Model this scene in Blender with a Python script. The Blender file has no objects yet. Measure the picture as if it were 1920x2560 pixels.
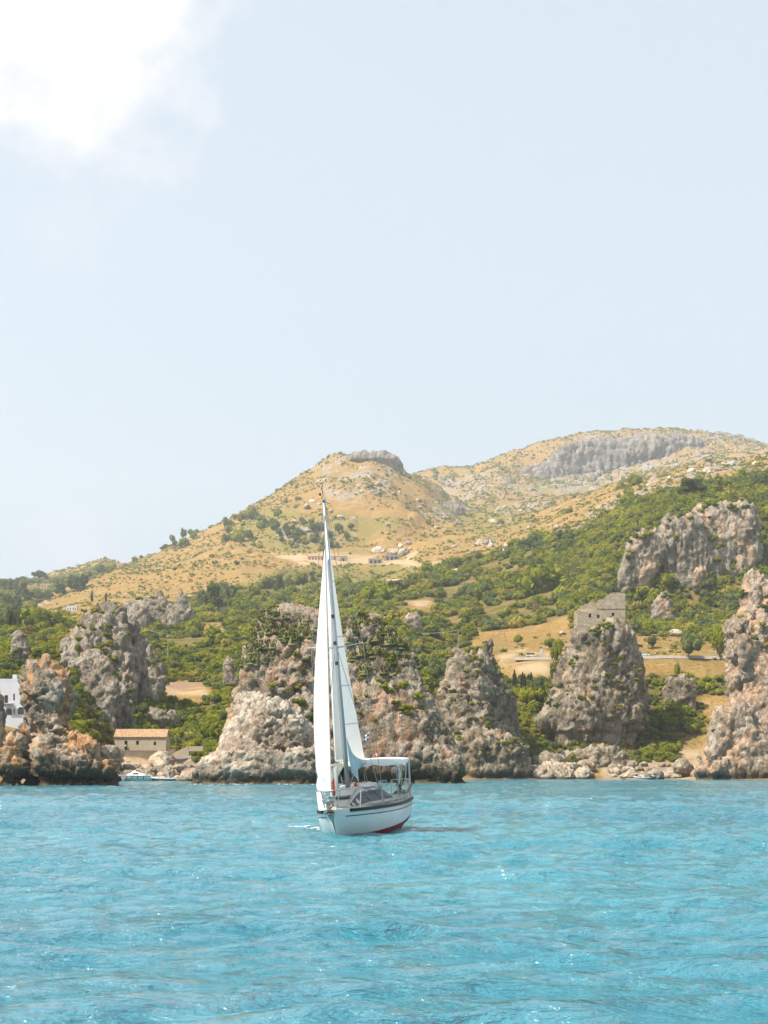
import bpy, bmesh, math, random, time
import numpy as np
from mathutils import Vector, Matrix, Euler
from mathutils.bvhtree import BVHTree

T0 = time.time()
R = math.radians
SC = bpy.context.scene
COL = SC.collection

# ------------------------------------------------------------------ camera
F, H, YH = 3500.0, 1.8, 1933.0          # focal length in photo pixels, eye height in metres, horizon row
cam = bpy.data.cameras.new('camera')
cam.sensor_fit = 'VERTICAL'
cam.sensor_height = 36.0
cam.sensor_width = 27.0
cam.lens = 36.0 * F / 2560.0
cam.shift_y = (YH - 1280.0) / 2560.0
cam.clip_start = 0.1
cam.clip_end = 60000.0
cam_o = bpy.data.objects.new('camera', cam)
cam_o.location = (0, 0, H)
cam_o.rotation_euler = (R(90), 0, 0)
COL.objects.link(cam_o)
SC.camera = cam_o

# ------------------------------------------------------------------ sky, sun, exposure
SUN_AZ, SUN_EL = -118.0, 52.0            # azimuth from +Y (clockwise positive), elevation, degrees
sun_dir = Vector((math.sin(R(SUN_AZ)) * math.cos(R(SUN_EL)), math.cos(R(SUN_AZ)) * math.cos(R(SUN_EL)), math.sin(R(SUN_EL))))
world = bpy.data.worlds.new('World')
SC.world = world
world.use_nodes = True
wn, wl = world.node_tree.nodes, world.node_tree.links
wn.clear()
w_out = wn.new('ShaderNodeOutputWorld')
w_bg = wn.new('ShaderNodeBackground')
w_bg.inputs['Strength'].default_value = 0.15
w_sky = wn.new('ShaderNodeTexSky')
w_sky.sky_type = 'NISHITA'
w_sky.sun_disc = False
w_sky.sun_elevation = R(SUN_EL)
w_sky.sun_rotation = R(SUN_AZ)
w_sky.altitude = 0.0
w_sky.air_density = 1.0
w_sky.dust_density = 2.6
w_sky.ozone_density = 1.6
wl.new(w_bg.outputs['Background'], w_out.inputs['Surface'])
# clouds: soft cumulus given by noise on the view direction
w_tc = wn.new('ShaderNodeTexCoord')
def wmath(op, a, b=None, clamp=False):
    n = wn.new('ShaderNodeMath'); n.operation = op; n.use_clamp = clamp
    for i, v in enumerate((a, b)):
        if v is None: continue
        if isinstance(v, (int, float)): n.inputs[i].default_value = v
        else: wl.new(v, n.inputs[i])
    return n.outputs[0]
def wnoise(scale, detail, rough, off, stretch):
    m = wn.new('ShaderNodeMapping'); m.inputs['Location'].default_value = off; m.inputs['Scale'].default_value = stretch
    wl.new(w_tc.outputs['Generated'], m.inputs['Vector'])
    t = wn.new('ShaderNodeTexNoise'); t.inputs['Scale'].default_value = scale
    t.inputs['Detail'].default_value = detail; t.inputs['Roughness'].default_value = rough
    wl.new(m.outputs['Vector'], t.inputs['Vector'])
    return t.outputs['Fac']
def wsmooth(v, a, b):
    n = wn.new('ShaderNodeMapRange'); n.interpolation_type = 'SMOOTHSTEP'
    wl.new(v, n.inputs['Value']); n.inputs['From Min'].default_value = a; n.inputs['From Max'].default_value = b
    return n.outputs['Result']
def wdist(d):
    v = wn.new('ShaderNodeVectorMath'); v.operation = 'DISTANCE'
    wl.new(w_tc.outputs['Generated'], v.inputs[0]); v.inputs[1].default_value = Vector(d).normalized()
    return v.outputs['Value']
def sdir(px, py): return ((px - 960) / F, 1.0, (YH - py) / F)
c_big = wnoise(17.0, 8.0, 0.55, (3.1, 0.4, 7.7), (1, 1, 1.2))
c_all = wsmooth(wnoise(2.1, 6.0, 0.55, (5.3, 1.2, 0.6), (1, 1, 2.6)), 0.60, 0.74)
c_n2 = wnoise(6.5, 5.0, 0.5, (0.7, 0.4, 2.2), (1, 1, 1.1))
c_main = wmath('ADD', wmath('SUBTRACT', 1.0, wmath('MULTIPLY', wdist(sdir(-120, -330)), 5.5)), wmath('ADD', wmath('MULTIPLY', wmath('SUBTRACT', c_big, 0.5), 1.15), wmath('MULTIPLY', wmath('SUBTRACT', c_n2, 0.5), 0.9)))
c_main = wmath('ADD', wmath('MULTIPLY', wsmooth(c_main, 0.04, 0.16), 0.40), wmath('MULTIPLY', wsmooth(c_main, 0.12, 0.40), 0.60))
c_wisp = wmath('MULTIPLY', wsmooth(wmath('ADD', wmath('SUBTRACT', 1.0, wmath('MULTIPLY', wdist(sdir(230, 640)), 14.0)), wmath('MULTIPLY', wmath('SUBTRACT', wnoise(15.0, 5.0, 0.55, (0.3, 2.4, 3.3), (1, 1, 1)), 0.5), 3.4)), 0.55, 1.3), 0.34)
c_low = wmath('MULTIPLY', wsmooth(wmath('ADD', wmath('SUBTRACT', 1.0, wmath('MULTIPLY', wdist(sdir(190, 1370)), 16.0)), wmath('MULTIPLY', wmath('SUBTRACT', wnoise(9.0, 4.0, 0.5, (1.3, 0.2, 4.1), (1, 1, 5)), 0.5), 1.5)), 0.15, 0.9), 0.5)
c_sep = wn.new('ShaderNodeSeparateXYZ'); wl.new(w_tc.outputs['Generated'], c_sep.inputs[0])
c_away = wmath('SUBTRACT', 1.0, wsmooth(c_sep.outputs['Y'], 0.55, 0.85))
c_all = wmath('MULTIPLY', wmath('MULTIPLY', c_all, c_away), 0.8)
c_fac = wmath('MAXIMUM', wmath('MAXIMUM', c_main, c_all), wmath('MAXIMUM', c_wisp, c_low), True)
c_mix = wn.new('ShaderNodeMixRGB')
c_col = wn.new('ShaderNodeMixRGB'); c_col.inputs['Color1'].default_value = (2.86, 2.90, 3.16, 1); c_col.inputs['Color2'].default_value = (3.34, 3.31, 3.36, 1)
wl.new(wsmooth(c_fac, 0.2, 0.95), c_col.inputs['Fac']); wl.new(c_col.outputs['Color'], c_mix.inputs['Color2'])
wl.new(c_fac, c_mix.inputs['Fac'])
# thin high veil of haze over the whole sky, a little denser towards the horizon
v_fac = wmath('SUBTRACT', 0.88, wmath('MULTIPLY', wmath('ABSOLUTE', c_sep.outputs['Z']), 0.16))
v_mix = wn.new('ShaderNodeMixRGB'); v_mix.inputs['Color2'].default_value = (2.44, 2.74, 2.88, 1)
wl.new(v_fac, v_mix.inputs['Fac']); wl.new(w_sky.outputs['Color'], v_mix.inputs['Color1'])
wl.new(v_mix.outputs['Color'], c_mix.inputs['Color1'])
wl.new(c_mix.outputs['Color'], w_bg.inputs['Color'])

sun = bpy.data.lights.new('sun', 'SUN')
sun.energy = 4.7
sun.angle = R(0.53)
sun.color = (1.0, 0.93, 0.82)
sun_o = bpy.data.objects.new('sun', sun)
sun_o.rotation_euler = (-sun_dir).to_track_quat('-Z', 'Y').to_euler()
sun_o.location = sun_dir * 300
COL.objects.link(sun_o)

SC.view_settings.view_transform = 'Standard'
SC.view_settings.look = 'None'
SC.view_settings.exposure = 1.0
SC.view_settings.gamma = 1.0
SC.view_settings.use_curve_mapping = False
SC.render.engine = 'CYCLES'
SC.cycles.use_denoising = True
SC.cycles.max_bounces = 6
SC.cycles.diffuse_bounces = 2
SC.cycles.glossy_bounces = 3
SC.cycles.transparent_max_bounces = 6
SC.cycles.volume_bounces = 0
SC.cycles.caustics_reflective = False
SC.cycles.caustics_refractive = False

# ------------------------------------------------------------------ small helpers
def W(px, py, Y):
    """world point seen at photo pixel (px, py) when it stands at distance Y"""
    return Vector(((px - 960.0) * Y / F, Y, H + (YH - py) * Y / F))
def PX(p):
    return 960.0 + p[0] * F / p[1], YH - (p[2] - H) * F / p[1]

_u32 = np.uint64
def _hash(i, j, k, s):
    n = (i.astype(np.int64) * 73856093) ^ (j.astype(np.int64) * 19349663) ^ (k.astype(np.int64) * 83492791) ^ np.int64(s * 97531 + 1013)
    n = n & 0xffffffff
    n = ((n ^ (n >> 16)) * 0x45d9f3b) & 0xffffffff
    n = ((n ^ (n >> 16)) * 0x45d9f3b) & 0xffffffff
    return ((n ^ (n >> 16)) & 0xffffff).astype(np.float64) / float(0xffffff)
def vnoise(p, s=0):
    f = np.floor(p); t = p - f; i = f.astype(np.int64)
    t = t * t * t * (t * (t * 6 - 15) + 10)
    r = 0
    for dx in (0, 1):
        wx = t[:, 0] if dx else 1 - t[:, 0]
        for dy in (0, 1):
            wy = t[:, 1] if dy else 1 - t[:, 1]
            for dz in (0, 1):
                wz = t[:, 2] if dz else 1 - t[:, 2]
                r = r + wx * wy * wz * _hash(i[:, 0] + dx, i[:, 1] + dy, i[:, 2] + dz, s)
    return r * 2 - 1
def fbm(p, octv=4, s=0, gain=0.5, ridged=False):
    a, r, tot = 1.0, 0, 0
    for o in range(octv):
        n = vnoise(p * (2.03 ** o) + o * 17.3, s + o)
        if ridged: n = 1 - 2 * np.abs(n)
        r = r + a * n; tot += a; a *= gain
    return r / tot
def worley(p, s=0):
    """nearest cell: seed position, id randoms, F1, F2"""
    f = np.floor(p).astype(np.int64)
    n = len(p)
    F1 = np.full(n, 9.0); F2 = np.full(n, 9.0)
    best = np.zeros((n, 3)); cell = np.zeros((n, 3), np.int64)
    for dx in (-1, 0, 1):
        for dy in (-1, 0, 1):
            for dz in (-1, 0, 1):
                c = f + np.array((dx, dy, dz))
                sp = c + np.stack([_hash(c[:, 0], c[:, 1], c[:, 2], s + q) for q in (1, 2, 3)], 1)
                d = np.sqrt(((sp - p) ** 2).sum(1))
                m = d < F1
                F2 = np.where(m, F1, np.minimum(F2, d))
                best[m] = sp[m]; cell[m] = c[m]
                F1 = np.where(m, d, F1)
    rnd = np.stack([_hash(cell[:, 0], cell[:, 1], cell[:, 2], s + q) for q in (11, 12, 13, 14)], 1) * 2 - 1
    return best, rnd, F1, F2
def sstep(x, a, b):
    t = np.clip((x - a) / (b - a), 0, 1)
    return t * t * (3 - 2 * t)

def mesh_obj(name, verts, faces, mat=None, parent=None, smooth=False):
    me = bpy.data.meshes.new(name)
    me.from_pydata([tuple(v) for v in verts], [], [tuple(f) for f in faces])
    me.update()
    if smooth: me.shade_smooth()
    o = bpy.data.objects.new(name, me)
    COL.objects.link(o)
    if mat: me.materials.append(mat)
    if parent: o.parent = parent
    return o
def np_mesh(name, V, Q, mat=None, smooth=False):
    """numpy vertices and quads -> mesh object"""
    me = bpy.data.meshes.new(name)
    me.vertices.add(len(V)); me.vertices.foreach_set('co', np.asarray(V, np.float32).ravel())
    k = Q.shape[1]
    me.loops.add(Q.size); me.loops.foreach_set('vertex_index', Q.astype(np.int32).ravel())
    me.polygons.add(len(Q)); me.polygons.foreach_set('loop_start', np.arange(0, Q.size, k, dtype=np.int32))
    me.polygons.foreach_set('loop_total', np.full(len(Q), k, np.int32))
    me.update(calc_edges=True)
    if smooth: me.shade_smooth()
    o = bpy.data.objects.new(name, me); COL.objects.link(o)
    if mat: me.materials.append(mat)
    return o
def grid_quads(nr, nc):
    i = np.arange(nr * nc).reshape(nr, nc)
    return np.stack([i[:-1, :-1], i[:-1, 1:], i[1:, 1:], i[1:, :-1]], -1).reshape(-1, 4)
def tag(o, label=None, cat=None, group=None, kind=None):
    if label: o['label'] = label
    if cat: o['category'] = cat
    if group: o['group'] = group
    if kind: o['kind'] = kind
    return o
def empty(name, loc=(0, 0, 0), rz=0.0):
    e = bpy.data.objects.new(name, None)
    e.empty_display_size = 0.2
    COL.objects.link(e); e.location = loc; e.rotation_euler = (0, 0, rz)
    return e
def copy_tree(o, parent=None):
    c = o.copy(); COL.objects.link(c); c.parent = parent
    for ch in o.children: copy_tree(ch, c)
    return c

class MB:
    """collects boxes, tubes, lofts in one mesh"""
    def __init__(s): s.v = []; s.f = []
    def add(s, vs, fs):
        b = len(s.v); s.v += [tuple(v) for v in vs]; s.f += [tuple(b + i for i in f) for f in fs]; return s
    def box(s, c, d, rot=None):
        c = Vector(c); hx, hy, hz = d[0] / 2, d[1] / 2, d[2] / 2
        vs = [Vector((x, y, z)) for x in (-hx, hx) for y in (-hy, hy) for z in (-hz, hz)]
        if rot is not None: vs = [rot @ v for v in vs]
        return s.add([c + v for v in vs], [(0, 1, 3, 2), (4, 6, 7, 5), (0, 4, 5, 1), (2, 3, 7, 6), (0, 2, 6, 4), (1, 5, 7, 3)])
    def tube(s, pts, r, n=6, cap=True):
        pts = [Vector(p) for p in pts]
        rs = r if isinstance(r, (list, tuple)) else [r] * len(pts)
        rings = []
        for i, p in enumerate(pts):
            t = (pts[min(i + 1, len(pts) - 1)] - pts[max(i - 1, 0)]).normalized()
            a = t.orthogonal().normalized() if i == 0 else (rings[-1][1] - t * rings[-1][1].dot(t)).normalized()
            rings.append((p, a, t.cross(a)))
        vs = [p + (a * math.cos(2 * math.pi * k / n) + b * math.sin(2 * math.pi * k / n)) * rr for (p, a, b), rr in zip(rings, rs) for k in range(n)]
        fs = [(i * n + k, i * n + (k + 1) % n, (i + 1) * n + (k + 1) % n, (i + 1) * n + k) for i in range(len(pts) - 1) for k in range(n)]
        if cap:
            fs.append(tuple(range(n - 1, -1, -1))); fs.append(tuple(range((len(pts) - 1) * n, len(pts) * n)))
        return s.add(vs, fs)
    def grid(s, rows, closed=False):
        nr, nc = len(rows), len(rows[0])
        fs = [(i * nc + j, i * nc + (j + 1) % nc, (i + 1) * nc + (j + 1) % nc, (i + 1) * nc + j) for i in range(nr - 1) for j in range(nc if closed else nc - 1)]
        return s.add([p for r_ in rows for p in r_], fs)
    def prism(s, poly, a, b):
        """poly: list of 2-D points mapped by a(p) (near face) and b(p) (far face)"""
        n = len(poly)
        vs = [a(p) for p in poly] + [b(p) for p in poly]
        fs = [tuple(range(n)), tuple(range(2 * n - 1, n - 1, -1))] + [(i, i + n, (i + 1) % n + n, (i + 1) % n) for i in range(n)]
        return s.add(vs, fs)
    def ball(s, c, r, n=8, m=6, sc=(1, 1, 1)):
        c = Vector(c)
        rows = [[c + Vector((math.sin(math.pi * i / m) * math.cos(2 * math.pi * k / n) * r * sc[0], math.sin(math.pi * i / m) * math.sin(2 * math.pi * k / n) * r * sc[1], math.cos(math.pi * i / m) * r * sc[2])) for k in range(n)] for i in range(m + 1)]
        return s.grid(rows, True)
    def build(s, name, mat=None, parent=None, smooth=False):
        o = mesh_obj(name, s.v, s.f, mat, parent, False)
        bm = bmesh.new(); bm.from_mesh(o.data)
        bmesh.ops.remove_doubles(bm, verts=bm.verts, dist=1e-5)
        bmesh.ops.recalc_face_normals(bm, faces=bm.faces)
        bm.to_mesh(o.data); bm.free()
        if smooth:
            o.data.shade_smooth()
        return o

# ------------------------------------------------------------------ materials
class NT:
    def __init__(s, name):
        s.m = bpy.data.materials.new(name); s.m.use_nodes = True
        s.n, s.l = s.m.node_tree.nodes, s.m.node_tree.links
        s.b = s.n['Principled BSDF']; s.out = s.n['Material Output']
    def new(s, t, **kw):
        n = s.n.new(t)
        for k, v in kw.items(): setattr(n, k, v)
        return n
    def link(s, a, b): s.l.new(a, b)
    def set(s, sock, v):
        if hasattr(v, 'is_output'): s.link(v, sock)
        else: sock.default_value = v
    def pos(s):
        return s.new('ShaderNodeNewGeometry').outputs['Position']
    def obj(s):
        return s.new('ShaderNodeTexCoord').outputs['Object']
    def mapped(s, v, scale=(1, 1, 1), rot=(0, 0, 0), loc=(0, 0, 0)):
        m = s.new('ShaderNodeMapping'); s.link(v, m.inputs['Vector'])
        m.inputs['Scale'].default_value = scale; m.inputs['Rotation'].default_value = rot; m.inputs['Location'].default_value = loc
        return m.outputs['Vector']
    def noise(s, v, scale, detail=4, rough=0.55, dist=0.0):
        t = s.new('ShaderNodeTexNoise'); s.link(v, t.inputs['Vector'])
        t.inputs['Scale'].default_value = scale; t.inputs['Detail'].default_value = detail
        t.inputs['Roughness'].default_value = rough; t.inputs['Distortion'].default_value = dist
        return t.outputs['Fac']
    def vor(s, v, scale, feature='F1', rnd=1.0):
        t = s.new('ShaderNodeTexVoronoi', feature=feature); s.link(v, t.inputs['Vector'])
        t.inputs['Scale'].default_value = scale; t.inputs['Randomness'].default_value = rnd
        return t
    def step(s, v, a, b, lo=0.0, hi=1.0, smooth=True):
        n = s.new('ShaderNodeMapRange', interpolation_type='SMOOTHSTEP' if smooth else 'LINEAR'); s.set(n.inputs['Value'], v)
        n.inputs['From Min'].default_value = a; n.inputs['From Max'].default_value = b
        n.inputs['To Min'].default_value = lo; n.inputs['To Max'].default_value = hi
        return n.outputs['Result']
    def math(s, op, a, b=0.0, clamp=False):
        n = s.new('ShaderNodeMath', operation=op, use_clamp=clamp); s.set(n.inputs[0], a); s.set(n.inputs[1], b)
        return n.outputs[0]
    def mix(s, fac, a, b, blend='MIX'):
        n = s.new('ShaderNodeMixRGB', blend_type=blend)
        for i, v in zip(n.inputs, (fac, a, b)):
            if hasattr(v, 'is_output'): s.link(v, i)
            elif isinstance(v, (int, float)): i.default_value = v
            else: i.default_value = (v[0], v[1], v[2], 1)
        return n.outputs['Color']
    def bump(s, h, strength=0.5, dist=0.1, nrm=None):
        n = s.new('ShaderNodeBump'); s.link(h, n.inputs['Height'])
        n.inputs['Strength'].default_value = strength; n.inputs['Distance'].default_value = dist
        if nrm is not None: s.link(nrm, n.inputs['Normal'])
        return n.outputs['Normal']
    def fin(s, col, rough=0.8, nrm=None, spec=0.3, metal=0.0):
        s.set(s.b.inputs['Base Color'], col if hasattr(col, 'is_output') else (col[0], col[1], col[2], 1))
        s.set(s.b.inputs['Roughness'], rough)
        s.b.inputs['Specular IOR Level'].default_value = spec
        s.b.inputs['Metallic'].default_value = metal
        if nrm is not None: s.link(nrm, s.b.inputs['Normal'])
        return s.m

def plain(name, col, rough=0.6, var=0.12, scale=6.0, spec=0.4, metal=0.0, bump=0.0, bscale=40.0):
    t = NT(name); v = t.obj()
    n = t.noise(v, scale, 5, 0.6)
    c = t.mix(t.step(n, 0.3, 0.7), [x * (1 - var) for x in col], [min(1, x * (1 + var)) for x in col])
    nm = t.bump(t.noise(v, bscale, 4), bump, 0.02) if bump else None
    return t.fin(c, rough, nm, spec, metal)
# ------------------------------------------------------------------ terrain: one sheet from sea bed to the far ridges
def zt(py, Y): return H + (YH - py) * Y / F
# profile of the land along view columns: (distance, row) pairs; a 'z' marks a height in metres instead of a row
COLS = {
 -600: [(120, 'z-7'), (215, 'z0.4'), (290, 1850), (330, 1720), (420, 1640), (520, 1616), (700, 1560), (1000, 1540), (1500, 1490), (2000, 1450), (2300, 1462), (3000, 1480), (4600, 1560)],
 0:   [(120, 'z-7'), (215, 'z0.4'), (290, 1850), (330, 1720), (420, 1650), (520, 1616), (700, 1565), (1000, 1545), (1500, 1500), (2000, 1462), (2300, 1470), (3000, 1490), (4600, 1560)],
 130: [(120, 'z-7'), (225, 'z0.4'), (300, 1850), (340, 1720), (450, 1630), (600, 1585), (900, 1562), (1300, 1522), (1700, 1490), (2000, 1456), (2400, 1462), (2900, 1447), (3400, 1475), (4600, 1560)],
 200: [(120, 'z-7'), (255, 'z0.3'), (330, 1800), (420, 1650), (600, 1575), (900, 1545), (1300, 1502), (1600, 1458), (1900, 1443), (2400, 1442), (2900, 1418), (3300, 1440), (4600, 1540)],
 262: [(120, 'z-7'), (325, 'z-0.3'), (338, 1915), (352, 1872), (400, 1790), (460, 1690), (600, 1585), (900, 1552), (1300, 1492), (1700, 1424), (2000, 1436), (2900, 1403), (3300, 1430), (4600, 1540)],
 330: [(120, 'z-7'), (328, 'z-0.3'), (338, 1918), (345, 1884), (348, 1874), (364, 1870), (376, 1850), (430, 1740), (500, 1662), (600, 1602), (750, 1576), (1000, 1546), (1300, 1492), (1900, 1397), (2300, 1435), (2900, 1424), (3500, 1470), (4600, 1540)],
 450: [(120, 'z-7'), (326, 'z-0.3'), (345, 1915), (366, 1885), (385, 1850), (430, 1765), (470, 1728), (490, 1722), (520, 1680), (580, 1620), (700, 1572), (900, 1541), (1150, 1510), (1500, 1440), (2000, 1347), (2400, 1395), (3000, 1450), (4600, 1500)],
 600: [(120, 'z-7'), (290, 'z0'), (400, 1800), (480, 1700), (560, 1620), (700, 1562), (900, 1532), (1150, 1492), (1500, 1402), (2050, 1274), (2500, 1345), (3200, 1420), (4600, 1480)],
 750: [(120, 'z-7'), (290, 'z0'), (400, 1780), (480, 1690), (560, 1602), (700, 1546), (900, 1516), (1150, 1472), (1380, 1414), (1440, 1398), (1500, 1388), (2100, 1188), (2600, 1280), (3200, 1350), (4600, 1440)],
 850: [(120, 'z-7'), (290, 'z0'), (400, 1780), (480, 1690), (560, 1592), (700, 1541), (900, 1502), (1150, 1462), (1380, 1414), (1440, 1402), (1500, 1390), (2150, 1148), (2600, 1250), (3200, 1300), (4600, 1400)],
 940: [(120, 'z-7'), (290, 'z0'), (400, 1780), (480, 1690), (560, 1592), (700, 1541), (900, 1502), (1150, 1462), (1380, 1420), (1440, 1408), (1520, 1388), (2150, 1146), (2600, 1240), (3200, 1260), (4600, 1380)],
 1000:[(120, 'z-7'), (300, 'z0'), (400, 1780), (500, 1680), (580, 1590), (700, 1541), (900, 1492), (1150, 1440), (1400, 1412), (1500, 1388), (2150, 1172), (2600, 1240), (3200, 1215), (4600, 1350)],
 1060:[(120, 'z-7'), (360, 'z0'), (430, 1790), (510, 1690), (590, 1625), (700, 1560), (850, 1490), (1000, 1438), (1300, 1405), (1600, 1360), (2150, 1200), (2600, 1250), (3200, 1184), (4600, 1320)],
 1120:[(120, 'z-7'), (420, 'z0'), (470, 1780), (525, 1700), (600, 1642), (700, 1582), (850, 1502), (1000, 1432), (1300, 1398), (1700, 1330), (2000, 1290), (2150, 1242), (2400, 1275), (2700, 1270), (3200, 1168), (4600, 1300)],
 1180:[(120, 'z-7'), (440, 'z0'), (480, 1790), (530, 1720), (600, 1620), (680, 1580), (850, 1490), (1000, 1416), (1300, 1385), (1800, 1320), (2150, 1290), (2400, 1280), (2700, 1250), (3200, 1172), (4600, 1300)],
 1250:[(120, 'z-7'), (440, 'z0'), (490, 1780), (540, 1700), (575, 1645), (600, 1622), (640, 1602), (700, 1565), (870, 1450), (1000, 1392), (1300, 1370), (1800, 1310), (2300, 1290), (2700, 1240), (3200, 1150), (4600, 1280)],
 1350:[(120, 'z-7'), (440, 'z0'), (470, 1880), (500, 1790), (540, 1695), (564, 1643), (574, 1641), (610, 1606), (650, 1588), (720, 1520), (850, 1420), (950, 1372), (1200, 1362), (1800, 1302), (2300, 1272), (2700, 1250), (2930, 1222), (3080, 1126), (3200, 1112), (4600, 1250)],
 1480:[(120, 'z-7'), (440, 'z0'), (470, 1885), (530, 1730), (564, 1644), (574, 1642), (620, 1592), (700, 1500), (800, 1402), (900, 1330), (1000, 1325), (1500, 1272), (1800, 1262), (2300, 1240), (2700, 1245), (2930, 1217), (3080, 1101), (3200, 1087), (4600, 1230)],
 1600:[(120, 'z-7'), (430, 'z0'), (446, 1930), (470, 1890), (520, 1760), (552, 1672), (564, 1644), (576, 1642), (600, 1612), (650, 1585), (690, 1556), (706, 1522), (740, 1400), (800, 1300), (860, 1262), (950, 1272), (1500, 1214), (1900, 1232), (2700, 1211), (2930, 1183), (3080, 1092), (3200, 1078), (4600, 1220)],
 1700:[(120, 'z-7'), (430, 'z0'), (446, 1930), (470, 1892), (520, 1770), (552, 1676), (564, 1645), (576, 1643), (600, 1618), (650, 1585), (690, 1556), (706, 1522), (735, 1330), (770, 1270), (850, 1240), (950, 1248), (1500, 1178), (1900, 1200), (2700, 1186), (2930, 1158), (3080, 1087), (3200, 1073), (4600, 1210)],
 1800:[(120, 'z-7'), (400, 'z0'), (446, 1925), (470, 1892), (520, 1770), (552, 1678), (564, 1647), (576, 1645), (600, 1622), (650, 1585), (690, 1556), (706, 1522), (735, 1310), (770, 1262), (850, 1228), (950, 1236), (1500, 1168), (1900, 1190), (2700, 1165), (2930, 1137), (3080, 1096), (3200, 1082), (4600, 1210)],
 1920:[(120, 'z-7'), (390, 'z0'), (420, 1920), (470, 1850), (520, 1770), (564, 1650), (576, 1648), (620, 1600), (680, 1520), (730, 1400), (780, 1260), (860, 1198), (950, 1206), (1500, 1150), (1900, 1180), (2500, 1180), (3200, 1116), (4600, 1220)],
 2600:[(120, 'z-7'), (390, 'z0'), (420, 1920), (470, 1850), (520, 1770), (564, 1650), (576, 1648), (620, 1600), (680, 1520), (730, 1400), (780, 1260), (860, 1190), (950, 1200), (1500, 1150), (1900, 1180), (2500, 1190), (3200, 1150), (4600, 1240)],
}
NR, NC = 430, 470
tY = np.exp(np.linspace(math.log(150), math.log(4600), NR))
tP = np.concatenate([np.linspace(-600, -20, 40, endpoint=False), np.linspace(-20, 1940, NC - 80), np.linspace(1940, 2600, 41)[1:]])
NC = len(tP)
cp = sorted(COLS)
prof = []
for c in cp:
    ys = [y for y, _ in COLS[c]]
    zs = [float(q[1:]) if isinstance(q, str) else zt(q, y) for y, q in COLS[c]]
    prof.append(np.interp(np.log(tY), np.log(ys), zs))
prof = np.array(prof)                                        # columns x rows
# smooth interpolation across columns (Catmull-like through linear + blur)
TZ = np.stack([np.interp(tP, cp, prof[:, r]) for r in range(NR)])
def blur(a, n, axis):
    k = np.hanning(n + 2)[1:-1]; k /= k.sum()
    pad = [(0, 0), (0, 0)]; pad[axis] = (n // 2, n // 2)
    return np.apply_along_axis(lambda m: np.convolve(m, k, 'valid'), axis, np.pad(a, pad, mode='edge'))
TZ = blur(TZ, 13, 1); TZ = blur(TZ, 5, 0)
GY, GP = np.meshgrid(tY, tP, indexing='ij')
GX = (GP - 960) * GY / F
pt = np.stack([GX.ravel(), GY.ravel(), np.zeros(GX.size)], 1)
GPY = YH - (TZ - H) * F / GY                                # photo row of the smooth land

def inpoly(px, py, poly):
    poly = np.array(poly, float); r = np.zeros(px.shape, bool); j = len(poly) - 1
    for i in range(len(poly)):
        (xi, yi), (xj, yj) = poly[i], poly[j]
        with np.errstate(divide='ignore', invalid='ignore'):
            r ^= ((yi > py) != (yj > py)) & (px < (xj - xi) * (py - yi) / (yj - yi + 1e-9) + xi)
        j = i
    return r
# land cover regions, given on the ground as it lies in the view
SCRUB = [
 [(-600, 1720), (-600, 1500), (0, 1475), (60, 1505), (120, 1500), (60, 1535), (110, 1560), (150, 1560), (150, 1720), (0, 1720)],
 [(-600, 1500), (-600, 1440), (60, 1455), (200, 1438), (330, 1398), (460, 1345), (330, 1412), (230, 1440), (190, 1470), (110, 1505), (0, 1530)],
 [(250, 1560), (420, 1545), (560, 1600), (560, 1720), (520, 1720), (440, 1700), (380, 1720), (380, 1740), (470, 1760), (560, 1745), (560, 1930), (430, 1880), (250, 1860), (150, 1850), (150, 1700)],
 [(470, 1500), (560, 1465), (640, 1475), (700, 1440), (790, 1440), (800, 1475), (1000, 1470), (1100, 1440), (1000, 1560), (1100, 1640), (1100, 1800), (560, 1800), (520, 1600)],
 [(1000, 1470), (1100, 1415), (1300, 1375), (1400, 1345), (1480, 1310), (1560, 1260), (1700, 1225), (1930, 1180), (2600, 1180), (2600, 1600), (1900, 1600), (1850, 1615), (1640, 1590), (1560, 1590), (1440, 1570), (1380, 1590), (1300, 1580), (1180, 1600), (1160, 1620), (1280, 1625), (1180, 1660), (1000, 1640)],
 [(1060, 1700), (1280, 1700), (1380, 1690), (1440, 1700), (1600, 1800), (1600, 1910), (1060, 1910)],
 [(1600, 1690), (1660, 1690), (1760, 1680), (1760, 1830), (1700, 1870), (1690, 1905), (1600, 1905), (1540, 1850), (1540, 1690)],
 [(1560, 1690), (2600, 1690), (2600, 1740), (1560, 1740)],
]
CLEAR = [  # fields, tracks and bare terraces inside the scrub
 [(1010, 1500), (1080, 1495), (1100, 1515), (1060, 1540), (1020, 1530)], [(1170, 1585), (1280, 1570), (1440, 1560), (1440, 1625), (1220, 1630)],
 [(1370, 1550), (1440, 1530), (1440, 1560), (1380, 1570)], [(1180, 1560), (1200, 1570), (1190, 1590), (1170, 1590)],
 [(1580, 1600), (1700, 1585), (1760, 1610), (1860, 1625), (1860, 1690), (1580, 1690)],
 [(390, 1705), (520, 1712), (540, 1745), (430, 1748), (400, 1730)], [(480, 1560), (560, 1555), (570, 1585), (500, 1590)],
 [(1280, 1640), (1400, 1635), (1380, 1700), (1300, 1690)], [(600, 1500), (700, 1488), (690, 1504), (610, 1512)],
]
GREEN2 = [  # thin green ground on the hill: olive grass between the shrubs
 [(560, 1500), (700, 1420), (900, 1420), (1100, 1410), (1100, 1470), (800, 1500)], [(560, 1300), (740, 1280), (960, 1300), (1000, 1340), (760, 1390), (600, 1360)],
 [(1080, 1260), (1220, 1270), (1330, 1300), (1250, 1340), (1130, 1330)], [(1330, 1190), (1500, 1200), (1560, 1180), (1450, 1240), (1320, 1240)],
]
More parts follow.
